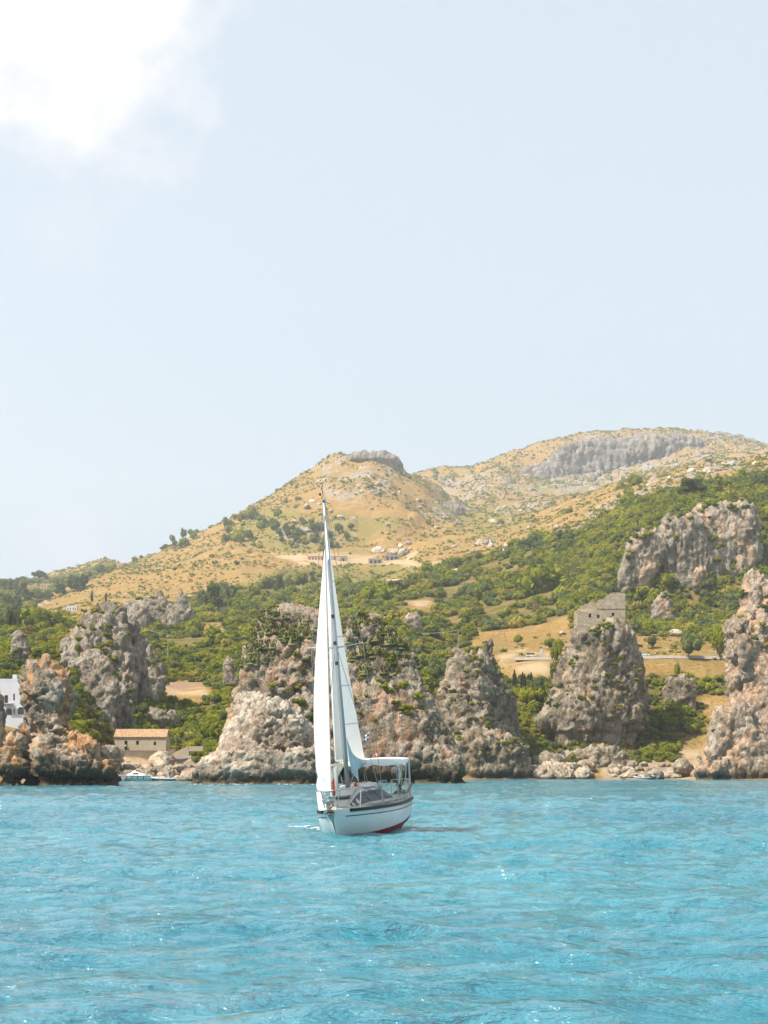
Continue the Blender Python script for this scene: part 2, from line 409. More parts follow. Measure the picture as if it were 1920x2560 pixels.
SOIL = [  # pale tracks, terraces, ploughed ground
 [(670, 1386), (900, 1388), (960, 1400), (1060, 1404), (1060, 1418), (900, 1412), (760, 1414), (690, 1402)], [(1002, 1412), (1012, 1412), (1045, 1378), (1030, 1378)],
 [(1280, 1652), (1380, 1648), (1372, 1690), (1300, 1682)], [(1240, 1640), (1300, 1626), (1440, 1632), (1440, 1640), (1310, 1636), (1260, 1656)],
 [(390, 1708), (520, 1714), (520, 1740), (420, 1738)],  [(1025, 1504), (1075, 1500), (1080, 1512), (1040, 1520)],
 [(1140, 1440), (1060, 1412), (1080, 1404), (1160, 1420)], [(20, 1530), (110, 1500), (120, 1510), (30, 1545)],
 [(1500, 1912), (1600, 1900), (1700, 1870), (1780, 1860), (1780, 1980), (1500, 1980)], [(240, 1880), (300, 1886), (500, 1880), (500, 1980), (240, 1980)],
]
ROCKY = [  # stony ground
 [(760, 1150), (860, 1140), (1005, 1150), (1010, 1195), (960, 1210), (880, 1185), (780, 1180)], [(1020, 1290), (1120, 1255), (1170, 1280), (1140, 1315), (1040, 1320)],
 [(1280, 1225), (1380, 1130), (1480, 1100), (1700, 1085), (1800, 1110), (1760, 1170), (1560, 1190), (1420, 1240), (1300, 1250)],
 [(1400, 1345), (1500, 1270), (1620, 1210), (1780, 1170), (1930, 1150), (2600, 1150), (2600, 1230), (1930, 1200), (1700, 1235), (1540, 1275), (1450, 1330)],
 [(1250, 1290), (1340, 1260), (1400, 1270), (1350, 1300), (1260, 1310)], [(1380, 1100), (1500, 1085), (1900, 1100), (1930, 1150), (1800, 1130), (1600, 1110)], [(1060, 1200), (1250, 1180), (1290, 1240), (1180, 1260), (1080, 1230)], [(800, 1170), (1000, 1180), (960, 1260), (800, 1240)], [(680, 1320), (900, 1300), (900, 1340), (700, 1350)],
 [(1500, 1905), (1600, 1895), (1740, 1840), (1780, 1980), (1500, 1980)], [(240, 1890), (330, 1893), (500, 1885), (500, 1980), (240, 1980)], [(-600, 1860), (100, 1860), (100, 1990), (-600, 1990)],
]
def cover(px, py, polys, soft=14.0, seed=5):
    """region membership with an uneven edge"""
    q = np.stack([px.ravel() / 26.0, py.ravel() / 11.0, np.zeros(px.size)], 1)
    ox = (fbm(q, 3, seed) * soft * 1.6).reshape(px.shape); oy = (fbm(q + 40, 3, seed + 9) * soft * 0.6).reshape(px.shape)
    r = np.zeros(px.shape, bool)
    for p in polys: r |= inpoly(px + ox, py + oy, p)
    return r
cScrub = cover(GP, GPY, SCRUB) & ~cover(GP, GPY, CLEAR, 8) & (GY < 2350)
cSoil = cover(GP, GPY, SOIL, 6) & (GY < 1700)
cRock = cover(GP, GPY, ROCKY, 22)
cGreen = cover(GP, GPY, GREEN2, 30)
mR = blur(blur(cRock.astype(float), 3, 0), 3, 1)
# relief
far = sstep(GY, 700, 1700); near = 1 - sstep(GY, 300, 500)
flat = np.where(cSoil, 0.15, 1.0); flat = blur(blur(flat, 7, 0), 7, 1)
houseflat = ((GP > 250) & (GP < 470) & (GY > 335) & (GY < 368)).astype(float); houseflat = blur(houseflat, 5, 0)
n1 = fbm(pt / 420.0, 4, 3, ridged=True).reshape(GX.shape)
n2 = fbm(pt / 90.0, 4, 7).reshape(GX.shape)
n3 = fbm(pt / 22.0, 4, 11).reshape(GX.shape)
land = sstep(TZ, 0.0, 12.0)
TZ = TZ + land * flat * (1 - houseflat) * (far * (n1 - 0.2) * 16 * sstep(GY, 900, 1600) + n2 * (2.2 + 9.0 * far) * (1 - 0.6 * near) + n3 * (1.1 + 3.2 * far)) + (1 - land) * n3 * 0.35
# broken limestone where the ground is stony
wr = np.where(cRock, 1.0, 0.0); idx = np.where(cRock.ravel())[0]
pr = np.stack([GX.ravel()[idx], GY.ravel()[idx], TZ.ravel()[idx]], 1)
rr1 = fbm(pr / 55.0, 5, 21, 0.6, True)
add = np.zeros(TZ.size); add[idx] = (rr1 * 9.0) * np.clip(mR.ravel()[idx], 0, 1)
TZ = TZ + add.reshape(TZ.shape) * sstep(GY, 900, 1500)

def ground(px, Y):
    """height of the land at view column px and distance Y (scalars or arrays)"""
    r = np.interp(np.log(Y), np.log(tY), np.arange(NR)); c = np.interp(px, tP, np.arange(NC))
    r0 = np.clip(np.floor(r).astype(int), 0, NR - 2); c0 = np.clip(np.floor(c).astype(int), 0, NC - 2)
    a, b = r - r0, c - c0
    return TZ[r0, c0] * (1 - a) * (1 - b) + TZ[r0 + 1, c0] * a * (1 - b) + TZ[r0, c0 + 1] * (1 - a) * b + TZ[r0 + 1, c0 + 1] * a * b
def gpt(px, Y): return Vector(((px - 960) * Y / F, Y, float(ground(px, Y))))
def at_row(px, py, y0=330, y1=2600):
    """first ground point, walking away, whose row rises to py in column px"""
    ys = np.exp(np.linspace(math.log(y0), math.log(y1), 900)); z = ground(np.full(900, float(px)), ys)
    rows = YH - (z - H) * F / ys
    k = np.where(rows <= py)[0]
    Y = float(ys[k[0]]) if len(k) else float(ys[int(np.argmin(rows))])
    return gpt(px, Y)

def terrain_mat():
    t = NT('hillside_ground'); p = t.pos()
    at = t.new('ShaderNodeAttribute', attribute_name='cover'); sp = t.new('ShaderNodeSeparateColor'); t.link(at.outputs['Color'], sp.inputs[0])
    scrub, rock, soil = sp.outputs[0], sp.outputs[1], sp.outputs[2]
    at2 = t.new('ShaderNodeAttribute', attribute_name='green'); gr = at2.outputs['Fac']
    n1 = t.noise(p, 0.012, 5); n2 = t.noise(p, 0.09, 6, 0.65); n3 = t.noise(p, 0.6, 5, 0.7); n4 = t.noise(p, 2.6, 4, 0.7)
    straw = t.mix(t.step(n2, 0.35, 0.65), (0.265, 0.148, 0.042), (0.355, 0.220, 0.078))
    straw = t.mix(t.math('MULTIPLY', t.step(n1, 0.42, 0.6), 0.35), straw, (0.19, 0.145, 0.045))
    green = t.mix(n2, (0.13, 0.125, 0.022), (0.24, 0.20, 0.05))
    c = t.mix(t.math('MULTIPLY', gr, t.step(n2, 0.3, 0.6)), straw, green)
    tuft = t.math('MULTIPLY', t.step(n3, 0.52, 0.60), t.step(n2, 0.3, 0.55, 0.25, 0.9))
    c = t.mix(t.math('MULTIPLY', tuft, 0.85), c, (0.085, 0.080, 0.020))
    c = t.mix(t.math('MULTIPLY', t.step(n4, 0.52, 0.66), 0.55), c, (0.13, 0.115, 0.035))
    c = t.mix(t.math('MULTIPLY', t.step(t.noise(t.mapped(p, loc=(31, 7, 3)), 0.35, 6, 0.7), 0.60, 0.66), 0.7), c, (0.40, 0.36, 0.29))
    sc = t.mix(n3, (0.045, 0.052, 0.012), (0.13, 0.12, 0.03))
    c = t.mix(t.math('MULTIPLY', scrub, t.step(n2, 0.38, 0.62, 0.92, 0.45)), c, sc)
    so = t.mix(n3, (0.38, 0.27, 0.16), (0.48, 0.37, 0.24)); c = t.mix(t.math('MULTIPLY', soil, t.step(n2, 0.32, 0.55, 0.1, 0.85)), c, so)
    rk = t.mix(t.step(t.noise(p, 0.16, 7, 0.7), 0.35, 0.65), (0.16, 0.145, 0.125), (0.34, 0.31, 0.27))
    rk = t.mix(t.math('MULTIPLY', t.step(n1, 0.45, 0.62), 0.35), rk, (0.33, 0.19, 0.12))
    rf = t.math('MULTIPLY', rock, t.step(t.noise(p, 0.035, 7, 0.7), 0.47, 0.56))
    c = t.mix(rf, c, rk)
    h = t.math('ADD', t.math('MULTIPLY', n3, 1.0), t.math('MULTIPLY', n4, 0.35))
    return t.fin(c, 0.95, t.bump(h, 0.9, 1.2), 0.1)
V = np.stack([GX.ravel(), GY.ravel(), TZ.ravel()], 1)
terrain = np_mesh('hillside_terrain', V, grid_quads(NR, NC), terrain_mat(), True)
ca = terrain.data.color_attributes.new('cover', 'FLOAT_COLOR', 'POINT')
sm = lambda a: np.clip(blur(blur(a.astype(float), 3, 0), 3, 1), 0, 1).ravel()
ca.data.foreach_set('color', np.stack([sm(cScrub), sm(cRock), sm(cSoil), np.ones(TZ.size)], 1).astype(np.float32).ravel())
ga = terrain.data.attributes.new('green', 'FLOAT', 'POINT'); ga.data.foreach_set('value', sm(cGreen).astype(np.float32))
tag(terrain, 'dry grassy coastal hills rising from the cove to the far ridge', kind='structure')

# ------------------------------------------------------------------ water
def water_mat():
    t = NT('turquoise_sea'); p = t.pos()
    n = t.noise(t.mapped(p, (1, 1, 1)), 0.035, 3)
    deep = t.mix(t.step(n, 0.35, 0.65), (0.014, 0.142, 0.198), (0.036, 0.212, 0.270))
    r1 = t.noise(t.mapped(p, (0.75, 1.9, 1), (0, 0, R(7))), 1.9, 5, 0.6, 0.25)
    r2 = t.noise(t.mapped(p, (0.8, 2.0, 1), (0, 0, R(-10))), 6.0, 4, 0.6, 0.2)
    h = t.math('ADD', t.math('MULTIPLY', r1, 1.0), t.math('MULTIPLY', r2, 0.10))
    nm = t.bump(h, 1.0, 0.36)
    m = t.fin(deep, 0.045, nm, 0.5)
    t.b.inputs['IOR'].default_value = 1.9
    return m
rng = np.random.default_rng(4)
WAVES = []
for k in range(90):
    lam = math.exp(rng.uniform(math.log(0.4), math.log(6.0)))
    ang = R(-76) + rng.normal(0, 0.36)                      # travel direction measured from +X
    amp = 0.0125 * lam ** 0.75 * rng.uniform(0.4, 1.4) / (1 + (lam / 2.4) ** 2) * (1.12 if 0.6 < lam < 2.5 else 0.85)
    WAVES.append((2 * math.pi / lam * math.cos(ang), 2 * math.pi / lam * math.sin(ang), amp, rng.uniform(0, 6.28)))
def sea(X, Y):
    dx = np.zeros_like(X); dy = np.zeros_like(X); z = np.zeros_like(X)
    for kx, ky, a, ph in WAVES:
        k = math.hypot(kx, ky); q = kx * X + ky * Y + ph
        c, s = np.cos(q), np.sin(q)
        z += a * s; dx += a * 0.5 * kx / k * c; dy += a * 0.5 * ky / k * c
    g = 0.75 + 0.5 * np.clip(vnoise(np.stack([X.ravel() / 14, Y.ravel() / 9, np.zeros(X.size)], 1), 77).reshape(X.shape) + 0.3, 0, 1.2)
    return dx * g, dy * g, z * g
wr_ = np.concatenate([np.linspace(-60, 6, 24), 6 + np.cumsum(np.interp(np.linspace(0, 1, 640), [0, 0.35, 0.7, 1.0], [0.035, 0.12, 0.42, 2.2]))])
wr_ = np.concatenate([wr_, np.linspace(wr_[-1] + 10, 800, 12)])
wu = np.concatenate([np.linspace(-4, -0.42, 14, endpoint=False), np.linspace(-0.42, 0.42, 360), np.linspace(0.42, 4, 15)[1:]])
WY, WU = np.meshgrid(wr_, wu, indexing='ij')
WX = WU * np.maximum(WY + 7.0, 6.0) * 0.9
fade = 1 - sstep(WY, 300, 420)
ddx, ddy, zz = sea(WX, WY)
wv = np.stack([(WX + ddx * fade).ravel(), (WY + ddy * fade).ravel(), (zz * fade).ravel()], 1)
water = np_mesh('water', wv, grid_quads(len(wr_), len(wu)), water_mat(), True)
tag(water, 'choppy turquoise sea in front of the rocky shore', kind='structure')
print('terrain+water', round(time.time() - T0, 1))
# ------------------------------------------------------------------ rock: crags, stacks and cliffs
def rock_mat(name, grey=(0.30, 0.275, 0.24), pale=(0.56, 0.52, 0.46), stain=(0.42, 0.22, 0.09), s_amt=0.5, p_amt=0.5, moss=0.3, tide_shade=1.6, scale=1.0, lichen=0.5):
    t = NT(name); p = t.pos()
    q = t.mapped(p, (scale, scale, scale * 0.75))
    n1 = t.noise(q, 0.11, 6, 0.65); n2 = t.noise(q, 0.55, 7, 0.7); n3 = t.noise(q, 2.4, 6, 0.72)
    drip = t.noise(t.mapped(p, (0.30 * scale, 0.30 * scale, 0.055 * scale)), 1.0, 6, 0.65)
    c = t.mix(t.step(n2, 0.34, 0.62), [x * 0.62 for x in grey], grey)
    c = t.mix(t.math('MULTIPLY', t.step(t.math('ADD', t.math('MULTIPLY', n1, 0.6), t.math('MULTIPLY', n2, 0.5)), 0.50, 0.62), p_amt), c, pale)
    st = t.math('MULTIPLY', t.step(t.math('ADD', t.math('MULTIPLY', drip, 0.7), t.math('MULTIPLY', n1, 0.4)), 0.60 - 0.16 * s_amt, 0.70 - 0.12 * s_amt), min(1.0, 0.45 + 0.5 * s_amt))
    stc = t.mix(t.step(n2, 0.35, 0.65), stain, [min(1, x * 1.45 + 0.04) for x in stain])
    c = t.mix(st, c, stc)
    c = t.mix(t.math('MULTIPLY', t.step(n3, 0.52, 0.72), 0.6 * lichen), c, [x * 0.35 for x in grey])
    c = t.mix(t.math('MULTIPLY', t.step(t.noise(t.mapped(p, loc=(9, 3, 5)), 3.4, 5, 0.7), 0.56, 0.68), 0.75), c, [min(1, x * 1.15) for x in pale])
    c = t.mix(t.math('MULTIPLY', t.step(t.noise(t.mapped(p, loc=(3, 77, 5)), 0.35 * scale, 7, 0.72), 0.60 - 0.14 * moss, 0.70 - 0.1 * moss), 0.85 * min(1, moss * 1.5)), c, t.mix(n3, (0.105, 0.095, 0.03), (0.24, 0.19, 0.085)))
    if tide_shade:
        sp = t.new('ShaderNodeSeparateXYZ'); t.link(p, sp.inputs[0])
        zz_ = t.math('ADD', sp.outputs['Z'], t.math('MULTIPLY', t.math('SUBTRACT', n2, 0.5), -2.6 * tide_shade))
        c = t.mix(t.step(zz_, 0.5 * tide_shade, 1.7 * tide_shade, 0.92, 0.0), c, (0.050, 0.042, 0.028))  # algae band; on left and centre rocks also painted shade under overhangs
        c = t.mix(t.step(sp.outputs['Z'], 0.18, 0.5, 0.8, 0.0), c, (0.16, 0.13, 0.06))
    qw = t.new('ShaderNodeVectorMath', operation='ADD'); t.link(t.mapped(p, (scale, scale, scale * 0.42)), qw.inputs[0])
    nv = t.new('ShaderNodeTexNoise'); t.link(q, nv.inputs['Vector']); nv.inputs['Scale'].default_value = 0.6; nv.inputs['Detail'].default_value = 3
    t.link(nv.outputs['Color'], qw.inputs[1])
    v1 = t.vor(qw.outputs[0], 0.75).outputs['Distance']; v2 = t.vor(qw.outputs[0], 2.1).outputs['Distance']
    h = t.math('ADD', t.math('ADD', t.math('MULTIPLY', n2, 0.9), t.math('MULTIPLY', n3, 0.5)), t.math('ADD', t.math('MULTIPLY', v1, -0.75), t.math('MULTIPLY', v2, -0.22)))
    return t.fin(c, 0.92, t.bump(h, 1.0, 1.1 / scale), 0.12)

def loft_raw(outline, Y0, dr, n=40, sq=0.75, Ytop=None):
    """closed lofted body. outline rows (py, left px, right px) from top to bottom, measured at distance Y0;
       dr: depth half-width as a share of the half-width (number or (top, bottom)), at least a few metres"""
    vs, fs = [], []
    dr = dr if isinstance(dr, (tuple, list)) else (dr, dr)
    K = len(outline)
    for i, (py, l, r) in enumerate(outline):
        f = i / (K - 1)
        a, b = W(l, py, Y0), W(r, py, Y0)
        cx, hw = (a.x + b.x) / 2, max(0.3, (b.x - a.x) / 2)
        hd = max(0.8, hw * (dr[0] + (dr[1] - dr[0]) * f))
        yy = Y0 if Ytop is None else Ytop + (Y0 - Ytop) * f
        for k in range(n):
            th = 2 * math.pi * k / n; c_, s_ = math.cos(th), math.sin(th)
            vs.append((cx + hw * math.copysign(abs(c_) ** sq, c_), yy + hd * math.copysign(abs(s_) ** sq, s_), a.z))
    for i in range(K - 1):
        for k in range(n):
            fs.append((i * n + k, i * n + (k + 1) % n, (i + 1) * n + (k + 1) % n, (i + 1) * n + k))
    fs.append(tuple(range(n))); fs.append(tuple(range(K * n - 1, (K - 1) * n - 1, -1)))
    return vs, fs
def lump_raw(c, r, n=18, m=12):
    vs, fs = [], []
    for i in range(m + 1):
        for k in range(n):
            a, b = math.pi * i / m, 2 * math.pi * k / n
            vs.append((c[0] + r[0] * math.sin(a) * math.cos(b), c[1] + r[1] * math.sin(a) * math.sin(b), c[2] + r[2] * math.cos(a)))
    for i in range(m):
        for k in range(n):
            fs.append((i * n + k, i * n + (k + 1) % n, (i + 1) * n + (k + 1) % n, (i + 1) * n + k))
    return vs, fs
DG = lambda: bpy.context.evaluated_depsgraph_get()
def remesh(parts, voxel):
    vs, fs = [], []
    for v, f in parts:
        b = len(vs); vs += v; fs += [tuple(b + i for i in q) for q in f]
    o = mesh_obj('temporary', vs, fs)
    bm = bmesh.new(); bm.from_mesh(o.data); bmesh.ops.remove_doubles(bm, verts=bm.verts, dist=1e-4)
    bmesh.ops.recalc_face_normals(bm, faces=bm.faces); bm.to_mesh(o.data); bm.free()
    md = o.modifiers.new('r', 'REMESH'); md.mode = 'VOXEL'; md.voxel_size = voxel
    md2 = o.modifiers.new('s', 'SMOOTH'); md2.iterations = 3; md2.factor = 0.5
    me = o.evaluated_get(DG()).to_mesh()
    n = len(me.vertices); V = np.empty(n * 3, np.float32); me.vertices.foreach_get('co', V)
    q = len(me.polygons); L = np.empty(q * 4, np.int32); me.loops.foreach_get('vertex_index', L)
    N = np.empty(n * 3, np.float32); me.vertices.foreach_get('normal', N)
    o.evaluated_get(DG()).to_mesh_clear()
    d = o.data; bpy.data.objects.remove(o); bpy.data.meshes.remove(d)
    return V.reshape(-1, 3).astype(float), L.reshape(-1, 4), N.reshape(-1, 3).astype(float)
def rot_dip(P, dip, strike):
    c, s = math.cos(strike), math.sin(strike); X = P[:, 0] * c + P[:, 1] * s; Y = -P[:, 0] * s + P[:, 1] * c
    c, s = math.cos(dip), math.sin(dip)
    return np.stack([X * c + P[:, 2] * s, Y, -X * s + P[:, 2] * c], 1)
def rock_disp(P, N, size, seed, dip=0.5, strike=0.0, amp=1.0, flute=0.0, under=0.0, ani=0.6):
    """fractured limestone: large faces, joint blocks stretched along the bedding (ani < 1 slabs, > 1 upright ribs), knobs and cracks"""
    w = P + np.stack([fbm(P / (size * 0.5), 3, seed + 50 + i) for i in range(3)], 1) * size * 0.16
    Qw = rot_dip(w, dip, strike)
    d = fbm(P / (size * 1.8), 3, seed, ridged=True) * 0.13 * size
    for sc, a, s2 in ((1.15, 0.135, 1), (0.46, 0.088, 2), (0.19, 0.044, 3), (0.085, 0.019, 4)):
        S = Qw / (size * sc) / np.array((1.0, 1.0, ani))
        sd, rn, f1, f2 = worley(S, seed + s2 * 7)
        dl = S - sd
        d = d + size * a * (rn[:, 0] * 0.45 + (rn[:, 1] * dl[:, 0] + rn[:, 2] * dl[:, 1] + rn[:, 3] * dl[:, 2]) * 1.15)
        d = d - size * a * 0.75 * (1 - sstep(f2 - f1, 0.0, 0.11))
    if flute:
        fl = fbm(P / np.array((size * 0.22, size * 0.22, size * 1.7)), 4, seed + 70, 0.6, True)
        d = d + flute * size * 0.14 * fl * (1 - np.abs(N[:, 2]))
    rc = random.Random(seed)                                   # long joints running right through the rock, and bedding ledges
    for k in range(9):
        nv = Vector((rc.uniform(-1, 1), rc.uniform(-0.6, 0.6), rc.uniform(-0.35, 0.35) if k % 3 else rc.uniform(0.8, 1.6))).normalized()
        q0 = P[rc.randrange(len(P))]
        ds = ((P - q0) @ np.array(nv)) + fbm(P / (size * 0.7), 2, seed + 60 + k) * size * 0.16
        d = d - size * 0.10 * np.exp(-(ds / (size * 0.03)) ** 2) + size * 0.025 * np.sign(ds)
    lg = (Qw[:, 2] / (size * 0.55)) % 1.0
    d = d + size * 0.07 * (lg - 0.5) * (0.4 + 0.6 * np.abs(fbm(P / (size * 1.2), 2, seed + 44)))
    rough = 0.55 + 0.65 * sstep(fbm(P / (size * 1.9), 2, seed + 33), -0.35, 0.4)   # some faces stay smoother than others
    d = (d - d.mean()) * amp * rough - 0.02 * size
    if under:   # wave-cut notch just above the sea
        nt = np.exp(-((P[:, 2] - 0.7) / 1.1) ** 2)
        d = d - under * nt * (0.6 + 0.6 * vnoise(P / 5.0, seed + 5))
    return d
ROCKS = []
def crag(name, parts, voxel, size, mat, seed, label, cat='rock', dip=0.5, strike=0.2, amp=1.0, flute=0.0, under=0.0, group=None, top=True, ani=0.6):
    V, Q, N = remesh(parts, voxel)
    V = V + N * rock_disp(V, N, size, seed, dip, strike, amp, flute, under, ani)[:, None]
    jag = fbm(V / (size * 0.45), 4, seed + 12, 0.55, True)              # crests break into points
    V[:, 2] += np.clip(N[:, 2], 0, 1) * jag * size * 0.30 * sstep(V[:, 2], 3.0, 12.0)
    base = Vector((float(V[:, 0].mean()), float(V[:, 1].mean()), float(max(0.0, V[:, 2].min()))))
    o = np_mesh(name, V - np.array(base), Q, mat, False)
    o.location = base
    tag(o, label, cat, group)
    ROCKS.append(o)
    return o

m_left = rock_mat('rock_left', (0.284, 0.231, 0.171), (0.568, 0.490, 0.394), (0.469, 0.211, 0.064), 0.55, 0.6, 0.05, 2.5)
m_crag = rock_mat('rock_leaning_crag', (0.248, 0.211, 0.159), (0.483, 0.422, 0.343), (0.312, 0.184, 0.102), 0.25, 0.55, 0.35, 0)
m_mid = rock_mat('rock_centre', (0.225, 0.178, 0.124), (0.55, 0.47, 0.38), (0.34, 0.165, 0.075), 0.3, 0.55, 0.40, 2.1)
m_shelf = rock_mat('rock_shelf', (0.37, 0.305, 0.232), (0.66, 0.57, 0.465), (0.483, 0.245, 0.102), 0.2, 0.8, 0.05, 1.5)
m_stack = rock_mat('rock_stack', (0.205, 0.168, 0.115), (0.50, 0.43, 0.35), (0.36, 0.20, 0.10), 0.25, 0.55, 0.6, 1.8)
m_right = rock_mat('rock_right', (0.298, 0.224, 0.159), (0.540, 0.462, 0.375), (0.40, 0.225, 0.115), 0.5, 0.6, 0.25, 1.6)
m_cliff = rock_mat('rock_upper_cliff', (0.285, 0.238, 0.180), (0.48, 0.425, 0.35), (0.40, 0.245, 0.14), 0.42, 0.65, 0.4, 0, 0.7)
m_far = rock_mat('rock_far', (0.24, 0.215, 0.185), (0.36, 0.325, 0.28), (0.29, 0.195, 0.13), 0.3, 0.5, 0.5, 0, 0.22)
m_bould = rock_mat('rock_boulder', (0.36, 0.29, 0.21), (0.60, 0.51, 0.40), (0.511, 0.299, 0.140), 0.15, 0.8, 0.0, 0.5)

# left stack, its apron and the sliver at the frame edge
crag('sea_stack', [
    loft_raw([(1656, 114, 124), (1666, 108, 132), (1676, 94, 146), (1690, 66, 172), (1712, 54, 184), (1735, 62, 186), (1760, 58, 184), (1790, 56, 184), (1815, 50, 186), (1840, 46, 196), (1870, 44, 210), (1900, 44, 226), (1930, 42, 240), (1985, 40, 246)], 206, (0.8, 0.62)),
    loft_raw([(1832, 120, 196), (1846, 100, 216), (1862, 96, 234), (1885, 88, 244), (1910, 80, 262), (1930, 78, 284), (1946, 80, 297), (1960, 90, 292), (1985, 100, 284)], 200, (0.5, 0.55)),
    loft_raw([(1838, 18, 46), (1850, 10, 54), (1880, 4, 60), (1920, -2, 64), (1985, -4, 66)], 200, (1.0, 1.0)),
    ], 0.30, 5.0, m_left, 3, 'orange and grey sea stack with a jutting grey apron, nearest the white villa', dip=-0.45, under=1.8, ani=0.45)
crag('sea_stack', [loft_raw([(1722, -60, -6), (1740, -80, 4), (1790, -90, 8), (1850, -90, 9), (1985, -90, 10)], 200, 0.7)], 0.35, 4.0, m_left, 8,
     'dark sliver of sea stack cut off at the left edge of the view', dip=-0.4, under=1.2)
# leaning crag behind, left
crag('rock_crag', [
    loft_raw([(1478, 238, 244), (1488, 228, 252), (1502, 208, 264), (1530, 190, 280), (1560, 190, 288), (1600, 180, 300), (1640, 170, 312), (1690, 180, 322), (1740, 205, 324), (1790, 220, 318), (1850, 230, 322), (1900, 230, 322)], 400, (0.55, 0.55), Ytop=430),
    loft_raw([(1560, 150, 200), (1580, 138, 216), (1610, 126, 232), (1650, 128, 260), (1700, 150, 286), (1740, 180, 294), (1800, 200, 290), (1890, 210, 290)], 376, (0.6, 0.6), Ytop=392),
    loft_raw([(1550, 300, 310), (1562, 292, 322), (1580, 290, 338), (1610, 290, 362), (1640, 290, 384), (1670, 290, 402), (1700, 290, 404), (1730, 280, 400), (1800, 270, 370)], 415, (0.5, 0.5), Ytop=430),
    loft_raw([(1770, 190, 240), (1800, 186, 262), (1850, 180, 262), (1900, 180, 260)], 366, 0.9),
    loft_raw([(1760, 250, 320), (1780, 248, 340), (1830, 245, 345), (1880, 245, 345)], 384, 0.4),
    ], 0.6, 8.5, m_crag, 14, 'tall grey crag leaning left behind the stone house, shrubs on its crest', dip=0.95, strike=0.3, amp=0.9, ani=0.5)
crag('rock_pillar', [loft_raw([(1588, 38, 62), (1596, 32, 74), (1620, 30, 78), (1660, 26, 70), (1700, 22, 64), (1740, 20, 66)], 385, 0.6)], 0.45, 4.5, m_crag, 19,
     'slim grey rock pillar between pines, left of the leaning crag', dip=0.2, amp=0.8, flute=0.6)
crag('rock_outcrop', [
    loft_raw([(1480, 388, 404), (1492, 380, 412), (1512, 340, 420), (1530, 300, 440), (1560, 296, 460), (1590, 300, 470)], 700, 0.35),
    loft_raw([(1474, 452, 457), (1488, 446, 463), (1502, 438, 470), (1520, 428, 480), (1545, 420, 488), (1575, 412, 490), (1600, 410, 490)], 690, 0.4),
    loft_raw([(1506, 316, 360), (1518, 306, 372), (1550, 296, 380), (1590, 292, 390)], 690, 0.4)], 0.9, 8.0, m_crag, 23,
     'pale jagged outcrop standing below the dry grass slope', dip=0.9, amp=0.75, flute=0.3)
# centre
crag('rock_crag', [
    loft_raw([(1508, 700, 716), (1518, 690, 760), (1534, 658, 804), (1580, 636, 840), (1620, 612, 860), (1660, 608, 880), (1700, 600, 890), (1740, 596, 900), (1800, 590, 920), (1880, 580, 940), (1985, 575, 950)], 262, (0.45, 0.55), Ytop=270),
    loft_raw([(1524, 890, 906), (1536, 878, 936), (1552, 858, 962), (1590, 850, 990), (1620, 845, 1016), (1650, 840, 1034), (1690, 840, 1056), (1740, 835, 1080), (1790, 830, 1106), (1850, 830, 1138), (1900, 825, 1160), (1985, 820, 1166)], 256, (0.5, 0.5), Ytop=266),
    loft_raw([(1860, 1010, 1090), (1880, 1000, 1130), (1910, 990, 1160), (1945, 980, 1168), (1985, 985, 1166)], 244, 0.5),
    ], 0.40, 6.0, m_mid, 31, 'largest crag in the middle behind the yacht, cactus and scrub on top', dip=0.3, strike=0.5, under=1.3, flute=0.7, ani=1.3)
crag('rock_shelf', [
    loft_raw([(1728, 575, 600), (1740, 570, 640), (1765, 560, 690), (1800, 556, 730), (1840, 545, 800), (1880, 530, 840), (1920, 500, 860), (1985, 480, 870)], 238, (0.5, 0.5), Ytop=250),
    loft_raw([(1878, 520, 820), (1893, 500, 830), (1910, 488, 836), (1930, 476, 840), (1948, 462, 842), (1958, 455, 842), (1985, 470, 842)], 232, (0.26, 0.26)),
    loft_raw([(1770, 650, 710), (1782, 630, 740), (1830, 625, 770), (1900, 620, 790)], 240, 0.7),
    ], 0.32, 4.6, m_shelf, 37, 'bleached white rocky shelf stepping down to the sea left of the yacht', dip=-0.35, strike=0.2, under=1.5)
# second stack
crag('sea_stack', [
    loft_raw([(1622, 1138, 1148), (1632, 1130, 1160), (1642, 1126, 1234), (1660, 1126, 1250), (1700, 1112, 1266), (1740, 1100, 1280), (1780, 1090, 1296), (1830, 1092, 1314), (1880, 1100, 1326), (1985, 1100, 1330)], 452, (0.5, 0.55), Ytop=462),
    loft_raw([(1840, 1130, 1210), (1856, 1118, 1300), (1890, 1108, 1324), (1925, 1102, 1332), (1985, 1100, 1336)], 440, 0.45),
    loft_raw([(1614, 1216, 1224), (1626, 1208, 1232), (1640, 1198, 1244), (1680, 1190, 1250), (1740, 1190, 1260)], 444, 0.6),
    ], 0.62, 9.0, m_stack, 43, 'grey mossy sea stack between the largest crag and the tower stack', dip=0.12, strike=0.4, under=1.3, flute=1.0, ani=1.6)
